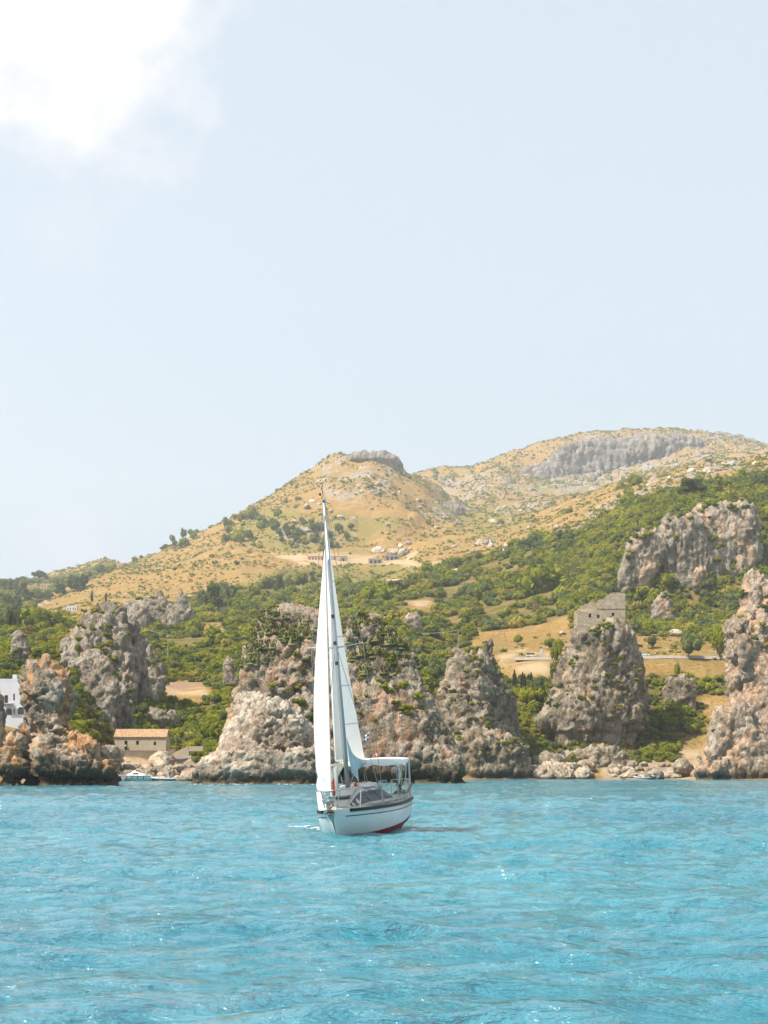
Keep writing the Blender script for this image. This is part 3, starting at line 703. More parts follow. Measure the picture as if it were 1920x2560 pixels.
# tower stack
crag('sea_stack', [
    loft_raw([(1577, 1450, 1562), (1584, 1434, 1572), (1596, 1426, 1578), (1610, 1426, 1582), (1640, 1420, 1590), (1680, 1404, 1604), (1720, 1394, 1612), (1760, 1376, 1612), (1800, 1362, 1606), (1850, 1380, 1590), (1900, 1390, 1576), (1985, 1392, 1574)], 484, (0.85, 0.5)),
    loft_raw([(1722, 1376, 1430), (1745, 1364, 1440), (1775, 1352, 1450), (1802, 1340, 1450), (1812, 1345, 1450), (1890, 1400, 1460)], 480, 0.5),
    loft_raw([(1556, 1548, 1562), (1570, 1540, 1566), (1600, 1536, 1568), (1650, 1544, 1588), (1700, 1556, 1612), (1750, 1556, 1620), (1790, 1560, 1606), (1830, 1560, 1580)], 496, 0.6),
    ], 0.62, 9.5, m_stack, 53, 'tall sea stack that carries the ruined stone tower', dip=0.10, strike=-0.3, flute=1.3, under=0.8, ani=1.9)
crag('rock_shelf', [
    loft_raw([(1872, 1450, 1540), (1886, 1400, 1566), (1904, 1360, 1580), (1925, 1342, 1592), (1946, 1334, 1600), (1985, 1330, 1604)], 458, (0.22, 0.32), sq=0.6),
    loft_raw([(1888, 1340, 1400), (1900, 1330, 1420), (1930, 1326, 1430), (1985, 1324, 1430)], 452, 0.6),
    ], 0.55, 6.0, m_stack, 57, 'low broken rock ledge at the foot of the tower stack', dip=-0.2, under=1.0, ani=0.6)
# right edge
crag('sea_cliff', [
    loft_raw([(1418, 1910, 1950), (1432, 1900, 1964), (1460, 1890, 1990), (1500, 1880, 2020), (1540, 1868, 2050), (1560, 1850, 2060), (1620, 1848, 2080), (1680, 1846, 2100), (1740, 1836, 2120), (1780, 1830, 2130), (1850, 1800, 2140), (1985, 1780, 2140)], 420, (0.4, 0.4), Ytop=440),
    loft_raw([(1770, 1800, 1860), (1785, 1784, 1880), (1820, 1776, 1900), (1860, 1764, 1940), (1900, 1752, 1960), (1935, 1744, 1980), (1985, 1742, 1980)], 398, (0.5, 0.45)),
    loft_raw([(1560, 1850, 1870), (1590, 1846, 1880), (1650, 1846, 1880), (1700, 1846, 1880)], 404, 0.8),
    ], 0.55, 8.0, m_right, 61, 'pinkish cliff falling to the sea at the right edge', cat='cliff', dip=0.2, strike=0.4, under=1.2, flute=1.0, ani=1.6)
# upper cliffs on the wooded hill
crag('rock_cliff', [
    loft_raw([(1264, 1790, 1870), (1276, 1745, 1888), (1300, 1730, 1892), (1340, 1726, 1898), (1390, 1722, 1902), (1440, 1726, 1892), (1475, 1736, 1876), (1500, 1745, 1850), (1560, 1745, 1850)], 724, (0.5, 0.5), sq=0.55),
    loft_raw([(1296, 1668, 1740), (1312, 1654, 1760), (1370, 1650, 1770), (1420, 1652, 1770), (1470, 1660, 1764), (1510, 1650, 1750), (1560, 1636, 1720)], 719, (0.55, 0.55), sq=0.55),
    loft_raw([(1330, 1590, 1640), (1345, 1570, 1665), (1380, 1556, 1670), (1430, 1546, 1640), (1465, 1546, 1620), (1490, 1548, 1600), (1530, 1556, 1590)], 716, (0.5, 0.5), sq=0.6),
    ], 0.95, 13.0, m_cliff, 71, 'long orange and grey cliff face high on the wooded hill', cat='cliff', dip=0.1, strike=0.2, flute=1.3, amp=0.75, ani=2.2)
crag('rock_crag', [
    loft_raw([(1488, 1650, 1672), (1510, 1636, 1684), (1550, 1626, 1690), (1580, 1616, 1680), (1600, 1612, 1670)], 684, 0.8)], 0.9, 8.0, m_cliff, 74,
     'narrow grey rib of rock right of the ruined tower', cat='rock', flute=0.7, amp=0.7)
crag('rock_outcrop', [
    loft_raw([(1692, 1680, 1706), (1700, 1668, 1730), (1720, 1660, 1742), (1750, 1656, 1742), (1780, 1656, 1740)], 520, 0.4)], 0.6, 5.0, m_stack, 75,
     'rounded grey outcrop below the dry field, right of the tower stack', amp=0.8)
crag('rock_outcrop', [
    loft_raw([(1534, 1020, 1046), (1545, 1010, 1054), (1570, 1012, 1054), (1590, 1014, 1050)], 640, 0.6)], 0.6, 4.5, m_bould, 76,
     'squat pale block of rock in the green scrub right of the mast', amp=0.8)
crag('rock_outcrop', [
    loft_raw([(1648, 566, 574), (1665, 560, 584), (1690, 556, 592), (1715, 554, 600)], 380, 0.6)], 0.5, 3.5, m_crag, 77,
     'thin grey fin of rock at the left foot of the largest crag', amp=0.8)
crag('rock_outcrop', [
    loft_raw([(1774, 372, 396), (1784, 366, 414), (1800, 366, 432), (1812, 374, 420), (1830, 376, 410)], 392, 0.7)], 0.4, 3.2, m_crag, 78,
     'rounded grey boulder in the bushes above the stone house', amp=0.8)
crag('rock_outcrop', [loft_raw([(1776, 424, 438), (1786, 416, 442), (1800, 416, 440), (1815, 418, 438)], 398, 0.7)], 0.4, 2.6, m_shelf, 79,
     'white rock scar beside the rounded boulder above the stone house', amp=0.8)
# far cliffs
crag('far_cliff', [
    loft_raw([(1100, 1500, 1560), (1108, 1440, 1600), (1124, 1400, 1610), (1150, 1376, 1610), (1180, 1350, 1600), (1205, 1330, 1560), (1225, 1320, 1500)], 3000, (0.30, 0.36), sq=0.5),
    loft_raw([(1096, 1600, 1680), (1104, 1570, 1740), (1122, 1560, 1786), (1140, 1560, 1792), (1160, 1570, 1770), (1178, 1560, 1690), (1195, 1540, 1640)], 2990, (0.30, 0.36), sq=0.5),
    loft_raw([(1158, 1340, 1380), (1172, 1310, 1400), (1195, 1296, 1420), (1222, 1286, 1420), (1245, 1280, 1400), (1260, 1290, 1380)], 2970, (0.3, 0.3), sq=0.6),
    loft_raw([(1190, 1420, 1520), (1205, 1400, 1560), (1225, 1390, 1560), (1245, 1400, 1500)], 2960, (0.3, 0.3), sq=0.6),
    ], 4.0, 42.0, m_far, 81, 'long grey cliff band under the far right-hand ridge', cat='cliff', flute=3.0, amp=1.0, dip=0.1, ani=2.4)
crag('far_cliff', [
    loft_raw([(1142, 880, 980), (1152, 870, 1000), (1172, 910, 1010), (1200, 940, 1010), (1225, 950, 1004)], 2062, (0.6, 0.6), sq=0.6)],
    3.0, 30.0, m_far, 83, 'grey rock cap on the rounded summit behind the mast', cat='cliff', flute=0.8, amp=0.6)
crag('far_cliff', [
    loft_raw([(1262, 1095, 1150), (1275, 1060, 1160), (1295, 1040, 1160), (1312, 1030, 1140), (1330, 1030, 1130)], 1905, (0.4, 0.4), sq=0.6)],
    3.0, 30.0, m_far, 85, 'grey crag low on the right flank of the rounded hill', cat='cliff', flute=0.8, amp=0.6)
crag('far_cliff', [loft_raw([(1084, 1770, 1800), (1092, 1755, 1850), (1108, 1750, 1900), (1125, 1760, 1905), (1140, 1770, 1890)], 3080, (0.4, 0.4), sq=0.6)],
    4.0, 34.0, m_far, 87, 'grey cliff at the far right end of the far ridge', cat='cliff', flute=2.5, amp=0.9, dip=0.1, ani=2.0)
print('rocks', round(time.time() - T0, 1), sum(len(o.data.polygons) for o in ROCKS) * 2)
# ------------------------------------------------------------------ vegetation
rnd = random.Random(11)
def leaf_mat(name, dark, light, dry=None, rng_=0.5):
    t = NT(name)
    oi = t.new('ShaderNodeObjectInfo').outputs['Random']
    at = t.new('ShaderNodeAttribute', attribute_name='tint').outputs['Fac']
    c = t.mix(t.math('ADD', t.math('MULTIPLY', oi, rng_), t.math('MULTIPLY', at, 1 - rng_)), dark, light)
    if dry: c = t.mix(t.step(t.math('FRACT', t.math('MULTIPLY', oi, 7.31)), 0.80, 0.95), c, t.mix(at, dry, light))
    t.n.remove(t.b)
    d = t.new('ShaderNodeBsdfDiffuse'); tr = t.new('ShaderNodeBsdfTranslucent'); mx = t.new('ShaderNodeMixShader'); mx.inputs[0].default_value = 0.35
    t.link(c, d.inputs['Color']); t.link(t.mix(1.0, c, (0.9, 1.0, 0.55), 'MULTIPLY'), tr.inputs['Color'])
    t.link(d.outputs[0], mx.inputs[1]); t.link(tr.outputs[0], mx.inputs[2]); t.link(mx.outputs[0], t.out.inputs['Surface'])
    return t.m
m_leaf = leaf_mat('scrub_leaves', (0.078, 0.106, 0.011), (0.345, 0.335, 0.036), (0.28, 0.19, 0.06))
m_olive = leaf_mat('olive_leaves', (0.060, 0.085, 0.024), (0.180, 0.205, 0.070))
m_pine = leaf_mat('pine_needles', (0.040, 0.062, 0.012), (0.140, 0.160, 0.026))
m_bright = leaf_mat('young_leaves', (0.110, 0.135, 0.008), (0.310, 0.310, 0.020))
m_cyp = leaf_mat('cypress_leaves', (0.015, 0.026, 0.007), (0.050, 0.062, 0.016))
m_dry = leaf_mat('dry_brush', (0.13, 0.095, 0.035), (0.30, 0.21, 0.09))
m_cact = leaf_mat('cactus_pads', (0.13, 0.14, 0.045), (0.40, 0.38, 0.18))
m_bark = plain('bark', (0.13, 0.095, 0.065), 0.9, 0.3, 5.0, 0.2)

def leaf_cloud(name, clumps, nleaf, size, mat, seed, flat=1.0, core=True, up=0.25):
    """clumps: (centre, radius) pairs in unit space -> one mesh of small leaf faces with a core"""
    r = np.random.default_rng(seed)
    V, T, Q = [], [], []
    tot = sum(c[1] ** 2 for c in clumps)
    for ci, (c, rad) in enumerate(clumps):
        n = max(6, int(nleaf * rad * rad / tot)); ct = r.random()
        d = r.normal(size=(n, 3)); d /= np.linalg.norm(d, axis=1)[:, None]
        d[:, 2] = np.where(d[:, 2] < -0.35, -d[:, 2], d[:, 2])
        rr = rad * (0.76 + 0.46 * r.random(n) ** 1.4)
        P = np.array(c) + d * rr[:, None] * np.array((1, 1, flat))
        nn = d + r.normal(size=(n, 3)) * 0.55 + np.array((0, 0, up)); nn /= np.linalg.norm(nn, axis=1)[:, None]
        a = np.cross(nn, r.normal(size=(n, 3))); a /= np.linalg.norm(a, axis=1)[:, None] + 1e-9; b = np.cross(nn, a)
        s = size * (0.6 + 0.8 * r.random(n))[:, None]
        base = len(V) * 4
        quad = np.stack([P - a * s, P + b * s * 0.55, P + a * s, P - b * s * 0.55], 1)
        for k in range(n): V.append(quad[k]); T.append(np.full(4, np.clip(0.55 * ct + 0.45 * r.random(), 0, 1)))
    V = np.concatenate(V); Q = np.arange(len(V)).reshape(-1, 4); T = np.concatenate(T)
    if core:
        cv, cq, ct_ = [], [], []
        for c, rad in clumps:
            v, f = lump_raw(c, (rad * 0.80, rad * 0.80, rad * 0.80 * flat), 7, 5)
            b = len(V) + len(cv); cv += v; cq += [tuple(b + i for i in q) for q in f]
        V = np.concatenate([V, np.array(cv)]); Q = np.concatenate([Q, np.array(cq)]); T = np.concatenate([T, np.full(len(cv), 0.15)])  # cores tinted darker: shade inside the crown put into the colour
    o = np_mesh(name, V, Q, mat)
    a = o.data.attributes.new('tint', 'FLOAT', 'POINT'); a.data.foreach_set('value', T.astype(np.float32))
    me = o.data; bpy.data.objects.remove(o)
    return me
def bush_clumps(seed, n=9, h=0.8, spread=1.0):
    r = random.Random(seed); out = []
    for i in range(n):
        a = 2 * math.pi * (i + r.random()) / n; d = spread * (0.15 + 0.55 * r.random()); rad = r.uniform(0.26, 0.46)
        out.append(((d * math.cos(a), d * math.sin(a), h * r.uniform(0.25, 0.95) * (1 - 0.35 * d) + 0.05), rad))
    out.append(((0, 0, h * 0.35), 0.55 * spread))
    return out
BUSH = [leaf_cloud('scrub_crown', bush_clumps(s, 7 + s % 4, 0.62 + 0.12 * (s % 3)), 420, 0.115, m_leaf, s) for s in range(5)]
BUSH += [leaf_cloud('olive_crown', bush_clumps(20 + s, 9, 0.85), 420, 0.10, m_olive, 20 + s) for s in range(2)]
BUSH += [leaf_cloud('bright_crown', bush_clumps(30 + s, 8, 0.9), 420, 0.12, m_bright, 30 + s) for s in range(1)]
BUSH += [leaf_cloud('dry_crown', bush_clumps(40 + s, 7, 0.6), 300, 0.10, m_dry, 40 + s, core=False) for s in range(1)]
KIND_ADJ = ['olive green', 'dull green', 'dark green', 'green', 'mid green', 'grey green', 'silvery green', 'bright yellow green', 'dry brown']
TUFT = leaf_cloud('tuft_crown', [((0, 0, 0.25), 0.6)], 40, 0.30, m_leaf, 60, core=False)
def pine_clumps(seed):
    r = random.Random(seed); out = []
    for i in range(22):
        z = r.uniform(0.25, 1.0); rad_ = 0.62 * math.sqrt(max(0.05, 1.12 - z)) * r.uniform(0.4, 1.0); a = r.uniform(0, 6.28)
        out.append(((rad_ * math.cos(a), rad_ * math.sin(a), z), r.uniform(0.16, 0.26)))
    return out
PINE = [leaf_cloud('pine_crown', pine_clumps(s), 900, 0.07, m_pine, 70 + s, 0.8) for s in range(2)]
UMB = leaf_cloud('umbrella_crown', [((0.55 * math.cos(a), 0.55 * math.sin(a), 0.72 + 0.1 * math.sin(3 * a)), 0.27) for a in (0, 0.9, 1.8, 2.7, 3.6, 4.5, 5.4)] + [((0, 0, 0.86), 0.36), ((-0.75, 0.1, 0.55), 0.2), ((-0.9, -0.1, 0.45), 0.15)], 800, 0.06, m_pine, 80, 0.5)
CYP = leaf_cloud('cypress_crown', [((0, 0, z), 0.115 * math.sin(min(1, (1.06 - z) * 1.7) * math.pi / 2) * (0.75 if z < 0.12 else 1)) for z in np.linspace(0.08, 0.97, 14)], 500, 0.035, m_cyp, 81)
OLIVE = [leaf_cloud('tree_crown', [(tuple((c[0] * 0.95, c[1] * 0.95, 0.42 + 0.55 * c[2])), r_ * 0.8) for c, r_ in bush_clumps(90 + s, 11, 0.8)], 800, 0.07, (m_olive, m_leaf, m_bright)[s], 90 + s) for s in range(3)]
def trunk_mesh(h=0.55, r=0.05, seed=0, limbs=4):
    rr = random.Random(seed); m = MB()
    m.tube([(0, 0, -0.08), (rr.uniform(-.03, .03), rr.uniform(-.03, .03), h * 0.5), (rr.uniform(-.06, .06), rr.uniform(-.06, .06), h)], [r, r * 0.8, r * 0.45], 6)
    for i in range(limbs):
        a = 2 * math.pi * i / limbs + rr.random()
        m.tube([(0, 0, h * 0.55), (0.2 * math.cos(a), 0.2 * math.sin(a), h * 0.95), (0.38 * math.cos(a), 0.38 * math.sin(a), h * 1.3)], [r * 0.55, r * 0.4, r * 0.2], 5)
    o = m.build('trunk', m_bark); me = o.data; bpy.data.objects.remove(o); return me
TRUNK = [trunk_mesh(0.55, 0.045, s) for s in range(2)]
TRUNKP = trunk_mesh(0.75, 0.03, 5, 5)
# prickly pear: flat oval pads stacked on one another
def cactus_mesh(seed):
    r = random.Random(seed); V, Qd, T = [], [], []
    pads = [((r.uniform(-0.5, 0.5), r.uniform(-0.5, 0.5), 0.0), Vector((r.uniform(-.4, .4), r.uniform(-.4, .4), 1)).normalized()) for _ in range(7)]
    v, f = lump_raw((0, 0, -0.12), (0.62, 0.62, 0.2), 10, 5)
    V += v; Qd += f; T += [0.0] * len(v)
    todo = [(Vector(p), d, 0) for p, d in pads]
    while todo:
        p, d, lv = todo.pop()
        ln, wd, th = r.uniform(0.26, 0.36), r.uniform(0.10, 0.15), 0.022
        n = d.cross(Vector((r.uniform(-1, 1), r.uniform(-1, 1), r.uniform(-.3, .3)))).normalized(); s = d.cross(n)
        v, f = lump_raw((0, 0, 0), (1, 1, 1), 8, 5)
        b = len(V); tn = r.random()
        for q in v: V.append(tuple(p + d * ln * 0.5 + s * wd * q[0] + n * th * q[1] + d * ln * 0.5 * q[2])); T.append(tn)
        Qd += [tuple(b + i for i in q) for q in f]
        if lv < 3:
            for _ in range(r.choice((1, 2, 2)) if lv < 2 else r.choice((0, 1))):
                todo.append((p + d * ln * 0.92 + s * r.uniform(-.08, .08), (d + Vector((r.uniform(-.8, .8), r.uniform(-.8, .8), 0.35))).normalized(), lv + 1))
    o = np_mesh('pads', np.array(V), np.array(Qd), m_cact)
    a = o.data.attributes.new('tint', 'FLOAT', 'POINT'); a.data.foreach_set('value', np.array(T, np.float32))
    me = o.data; bpy.data.objects.remove(o); return me
CACT = [cactus_mesh(s) for s in range(3)]

# ---- where the scrub grows
vr = np.random.default_rng(23)
SH = []           # (x, y, z, radius, kind, height factor)
def kinds(n, w): return vr.choice(len(BUSH), n, p=np.array(w) / sum(w))
W_NEAR = [5, 5, 4, 5, 4, 2, 2, 2.5, 0.8]; W_MID = [4, 4, 5, 4, 4, 4, 3, 1, 0.4]; W_ROCK = [4, 4, 3, 3, 3, 2, 1, 0.5, 5]
N = 90000
sy = np.sqrt(vr.uniform(340 ** 2, 2300 ** 2, N)); sx = vr.uniform(-160, 2080, N)
sz = ground(sx, sy); srow = YH - (sz - H) * F / sy
inS = cover(sx, srow, SCRUB, 16) & ~cover(sx, srow, CLEAR, 8)
rad = np.interp(sy, [350, 700, 1100, 2300], [1.7, 2.6, 3.6, 4.6]) * np.exp(vr.normal(0, 0.42, N))
clus = fbm(np.stack([sx * sy / F / 22, sy / 22, np.zeros(N)], 1), 3, 8)
keep = inS & (vr.random(N) < np.interp(sy, [350, 600, 1000, 1600, 2300], [1.0, 1.0, 0.60, 0.22, 0.10]) * np.clip(0.68 + 2.6 * clus, 0.04, 1))
# a nearer strip needs its own dense sampling (small area)
N2 = 11000
sy2 = np.sqrt(vr.uniform(292 ** 2, 560 ** 2, N2)); sx2 = vr.uniform(-160, 2080, N2); sz2 = ground(sx2, sy2); sr2 = YH - (sz2 - H) * F / sy2
inS2 = cover(sx2, sr2, SCRUB, 12) & ~cover(sx2, sr2, CLEAR, 8)
rad2 = 1.5 * np.exp(vr.normal(0, 0.35, N2))
# steep wooded hill on the right: plan area is small, so it gets its own sampling
N5 = 9000
sy5 = vr.uniform(640, 900, N5); sx5 = vr.uniform(1400, 2080, N5); sz5 = ground(sx5, sy5); sr5 = YH - (sz5 - H) * F / sy5
inS5 = cover(sx5, sr5, SCRUB, 14) & ~cover(sx5, sr5, CLEAR, 8) & (vr.random(N5) < 0.7); rad5 = 2.5 * np.exp(vr.normal(0, 0.35, N5))
# open hillside: scattered trees and low bushes
N3 = 26000
sy3 = np.sqrt(vr.uniform(900 ** 2, 3000 ** 2, N3)); sx3 = vr.uniform(-100, 2020, N3); sz3 = ground(sx3, sy3); sr3 = YH - (sz3 - H) * F / sy3
TREES_HILL = [[(565, 1320), (640, 1285), (800, 1300), (870, 1340), (820, 1370), (620, 1372), (540, 1350)], [(420, 1345), (490, 1325), (520, 1350), (470, 1372)], [(1040, 1280), (1110, 1300), (1060, 1340)],
              [(1330, 1200), (1480, 1205), (1600, 1190), (1560, 1180)], [(1520, 1215), (1600, 1200), (1620, 1215), (1540, 1250)]]
t3 = cover(sx3, sr3, TREES_HILL, 20)
cl3 = fbm(np.stack([sx3 * sy3 / F / 45, sy3 / 45, np.zeros(N3)], 1), 3, 18)
keep3 = (t3 & (cl3 > 0.0) & (vr.random(N3) < 0.22)) | (~inpoly(sx3, sr3, [(0, 0), (1, 0), (1, 1)]) & (vr.random(N3) < 0.012))
rad3 = np.where(t3, 5.0, 2.6) * np.exp(vr.normal(0, 0.3, N3)); keep3 &= sr3 > 1110
hedge = (vr.random(N3) < 0.05) & (sx3 > 180) & (sx3 < 500) & (np.abs(sy3 - np.interp(sx3, [200, 330, 455, 586], [1700, 1890, 2000, 2050])) < 45); keep3 |= hedge
for (x_, y_, z_, r_, k_, w_, hf) in ((sx, sy, sz, rad, keep, W_MID, 0.95), (sx2, sy2, sz2, rad2, inS2, W_NEAR, 0.95), (sx3, sy3, sz3, rad3, keep3, W_MID, 1.25), (sx5, sy5, sz5, rad5, inS5, W_MID, 1.0)):
    i = np.where(k_)[0]; kk = kinds(len(i), w_)
    for j, q in zip(i, kk): SH.append((x_[j] * 1.0, y_[j], z_[j], r_[j], int(q), hf))
SH = [((p[0] - 960) * p[1] / F, p[1], p[2] - 0.12 * p[3], p[3], p[4], p[5]) for p in SH]
# shrubs rooted on the rocks: ledges and crests
def on_rock(o, dens, rmin, rmax, zmin=4, nz=0.42, w=W_ROCK, seed=1, mask=0.0, front=True):
    me = o.data; n = len(me.polygons)
    C = np.empty(n * 3); me.polygons.foreach_get('center', C); C = C.reshape(-1, 3) + np.array(o.location)
    Nn = np.empty(n * 3); me.polygons.foreach_get('normal', Nn); Nn = Nn.reshape(-1, 3)
    A = np.empty(n); me.polygons.foreach_get('area', A)
    r = np.random.default_rng(seed)
    f = fbm(C / 7.0, 3, seed + 3)
    ok = (Nn[:, 2] > nz) & (C[:, 2] > zmin) & (f > mask) & (r.random(n) < A * dens)
    out = []
    for j in np.where(ok)[0]:
        rr = r.uniform(rmin, rmax); out.append((C[j, 0], C[j, 1], C[j, 2] - 0.15 * rr, rr, int(r.choice(len(BUSH), p=np.array(w) / sum(w))), 0.85))
    return out
rk = {o['label']: o for o in ROCKS}
def byl(s): return next(o for l, o in rk.items() if s in l)
W_DRY = [2, 2, 2, 2, 2, 2, 0.5, 0.3, 6]
RS = []
RS += on_rock(byl('leaning left'), 0.09, 0.6, 1.9, 12, 0.2, W_ROCK, 2, 0.05)
RS += on_rock(byl('slim grey'), 0.05, 0.6, 1.2, 14, 0.2, W_ROCK, 3)
RS += on_rock(byl('pale jagged'), 0.02, 0.8, 2.2, 20, 0.3, W_ROCK, 4, 0.0)
RS += on_rock(byl('largest crag'), 0.24, 0.45, 1.3, 11, 0.12, W_DRY, 5, -0.05)
RS += on_rock(byl('bleached'), 0.006, 0.5, 1.0, 4, 0.3, W_ROCK, 6, 0.1)
RS += on_rock(byl('mossy'), 0.22, 0.6, 1.7, 8, 0.15, W_ROCK, 7, 0.0)
RS += on_rock(byl('carries'), 0.20, 0.5, 1.6, 8, 0.12, W_ROCK, 8, 0.0)
RS += on_rock(byl('right edge'), 0.06, 0.6, 1.9, 12, 0.15, W_ROCK, 9, 0.05)
RS += on_rock(byl('long orange'), 0.06, 1.0, 3.0, 60, 0.05, W_MID, 10, 0.05)
RS += on_rock(byl('narrow grey'), 0.03, 1.2, 2.6, 60, 0.25, W_MID, 12, -0.1)
RS += on_rock(byl('rounded grey outcrop'), 0.04, 0.6, 1.5, 20, 0.3, W_ROCK, 13, 0.0)
SH = [s for s in SH] + RS
print('shrubs', len(SH), round(time.time() - T0, 1))

# ---- the largest ones in view are individuals, the rest one mass
dg = DG(); EYE = Vector((0, 0, H))
def seen(p):
    d = Vector(p) - EYE; L = d.length
    hit, loc, *_ = SC.ray_cast(dg, EYE, d.normalized(), distance=L - 2.0)
    return not hit
def zone(px, py, Y):
    if Y < 330:
        return ('shrub rooted on the largest middle crag behind the yacht', 'shrubs on the largest crag') if px > 560 else ('shrub clinging to the orange sea stack by the white villa', 'shrubs on the left stack')
    if px < 160 and py > 1560: return ('shrub on the slope above the white villa', 'shrubs above the white villa')
    if px < 330 and py > 1480 and Y < 450 and px > 110: return ('shrub on the tall leaning crag behind the stone house', 'shrubs on the leaning crag')
    if px < 570 and py > 1690: return ('shrub on the green bank around the stone house', 'shrubs round the stone house')
    if px < 570 and py > 1560: return ('shrub on the slope between leaning crag and largest crag', 'shrubs on the left slope')
    if px < 1120 and Y > 600: return ('shrub on the green slope above the largest crag', 'shrubs above the largest crag')
    if px < 1345 and Y < 480 and px > 1080: return ('shrub on the mossy stack left of the tower stack', 'shrubs on the mossy stack')
    if px < 1640 and 440 < Y < 515 and px > 1340: return ('shrub growing on the stack under the ruined tower', 'shrubs on the tower stack')
    if px < 1445: return ('shrub on the slope left of the ruined tower', 'shrubs left of the tower')
    if py > 1660: return ('shrub in the green gully between tower stack and right cliff', 'shrubs in the right gully')
    if px > 1740 and Y < 470: return ('shrub clinging to the pinkish right-hand cliff', 'shrubs on the right cliff')
    return ('shrub on the wooded hill right of the ruined tower', 'shrubs on the wooded hill')
proj = []
for i, s in enumerate(SH):
    px, py = PX((s[0], s[1], s[2] + s[3] * 0.5))
    if 6 < px < 1914 and py > 1000: proj.append((s[3] * F / s[1], i, px, py))
proj.sort(reverse=True)
chosen = set()
for sz_, i, px, py in proj:
    if len(chosen) >= 290: break
    s = SH[i]
    if s[1] > 1000 or s[4] == 8: continue
    if not seen((s[0], s[1], s[2] + s[3] * 0.9)): continue
    chosen.add(i)
    o = bpy.data.objects.new('shrub', BUSH[s[4]]); COL.objects.link(o)
    o.location = s[:3]; o.rotation_euler = (0, 0, rnd.uniform(0, 6.28)); o.scale = (s[3], s[3], s[3] * s[5] * rnd.uniform(0.85, 1.2))
    l, g = zone(px, py, s[1])
    tag(o, KIND_ADJ[s[4]] + ' ' + l, 'shrub', g)
def scatter(name, pts, meshes, label, seedv):
    """one mass of plants: points carry size, turn and kind; geometry nodes put a crown on each"""
    r = np.random.default_rng(seedv); n = len(pts); P = np.array([p[:3] for p in pts])
    me = bpy.data.meshes.new(name); me.vertices.add(n); me.vertices.foreach_set('co', P.astype(np.float32).ravel())
    sc_ = np.stack([np.array([p[3] for p in pts])] * 3, 1); sc_[:, 2] *= np.array([p[5] for p in pts]) * r.uniform(0.85, 1.2, n)
    a = me.attributes.new('size', 'FLOAT_VECTOR', 'POINT'); a.data.foreach_set('vector', sc_.astype(np.float32).ravel())
    a = me.attributes.new('turn', 'FLOAT_VECTOR', 'POINT'); a.data.foreach_set('vector', np.stack([np.zeros(n), np.zeros(n), r.uniform(0, 6.28, n)], 1).astype(np.float32).ravel())
    a = me.attributes.new('sort', 'INT', 'POINT'); a.data.foreach_set('value', np.array([p[4] for p in pts], np.int32))
    o = bpy.data.objects.new(name, me); COL.objects.link(o)
    g = bpy.data.node_groups.new(name, 'GeometryNodeTree')
    g.interface.new_socket('Geometry', in_out='INPUT', socket_type='NodeSocketGeometry'); g.interface.new_socket('Geometry', in_out='OUTPUT', socket_type='NodeSocketGeometry')
    gi, go = g.nodes.new('NodeGroupInput'), g.nodes.new('NodeGroupOutput')
    ip = g.nodes.new('GeometryNodeInstanceOnPoints'); jn = g.nodes.new('GeometryNodeJoinGeometry')
    for mo in reversed(meshes):
        oi = g.nodes.new('GeometryNodeObjectInfo'); oi.inputs['Object'].default_value = mo; oi.inputs['As Instance'].default_value = True
        g.links.new(oi.outputs['Geometry'], jn.inputs[0])
    def na(nm, dt):
        q = g.nodes.new('GeometryNodeInputNamedAttribute'); q.data_type = dt; q.inputs['Name'].default_value = nm; return q.outputs['Attribute']
    g.links.new(gi.outputs[0], ip.inputs['Points']); g.links.new(jn.outputs[0], ip.inputs['Instance'])
    ip.inputs['Pick Instance'].default_value = True
    g.links.new(na('sort', 'INT'), ip.inputs['Instance Index']); g.links.new(na('turn', 'FLOAT_VECTOR'), ip.inputs['Rotation']); g.links.new(na('size', 'FLOAT_VECTOR'), ip.inputs['Scale'])
    g.links.new(ip.outputs[0], go.inputs[0])
    md = o.modifiers.new('scatter', 'NODES'); md.node_group = g
    tag(o, label, kind='stuff')
    return o
# one real shrub of every kind lends its crown to the mass
DON = []
for k, me in enumerate(BUSH):
    i = next((i for i, s in enumerate(SH) if s[4] == k and i not in chosen and s[1] < 800 and 30 < PX(s)[0] < 1890 and seen((s[0], s[1], s[2] + s[3] * 0.8))), None)
    s = SH[i]; chosen.add(i); px, py = PX(s)
    o = bpy.data.objects.new('shrub', me); COL.objects.link(o); o.location = s[:3]; o.scale = (s[3], s[3], s[3] * s[5])
    l, g = zone(px, py, s[1]); tag(o, KIND_ADJ[k] + ' ' + l, 'shrub', g); DON.append(o)
scatter('scrub', [s for i, s in enumerate(SH) if i not in chosen], DON, 'dense green scrub covering the lower hillsides', 5)
# low tufts dotted over the dry grass
N4 = 62000
ty4 = np.sqrt(vr.uniform(560 ** 2, 3250 ** 2, N4)); tx4 = vr.uniform(-60, 1980, N4); tz4 = ground(tx4, ty4); tr4 = YH - (tz4 - H) * F / ty4
ok4 = ~cover(tx4, tr4, SCRUB, 10) & ~cover(tx4, tr4, SOIL, 8) & (fbm(np.stack([tx4 * ty4 / F / 60, ty4 / 60, np.zeros(N4)], 1), 3, 28) > -0.25)
tuft_pts = [((x - 960) * y / F, y, z - 0.1, r_, 0, 0.8) for x, y, z, r_ in zip(tx4[ok4], ty4[ok4], tz4[ok4], np.exp(vr.normal(0.0, 0.4, int(ok4.sum()))) * np.interp(ty4[ok4], [600, 3000], [1.1, 2.1]))]
tdon = bpy.data.objects.new('shrub', TUFT); COL.objects.link(tdon); _p = at_row(1300, 1604, 560, 700); tdon.location = _p; tdon.scale = (1.3, 1.3, 1.0)
tag(tdon, 'small low tuft in the dry field left of the tower', 'shrub')
scatter('grass_tufts', tuft_pts, [tdon], 'low tufts of dry scrub dotted over the tan hillside', 6)

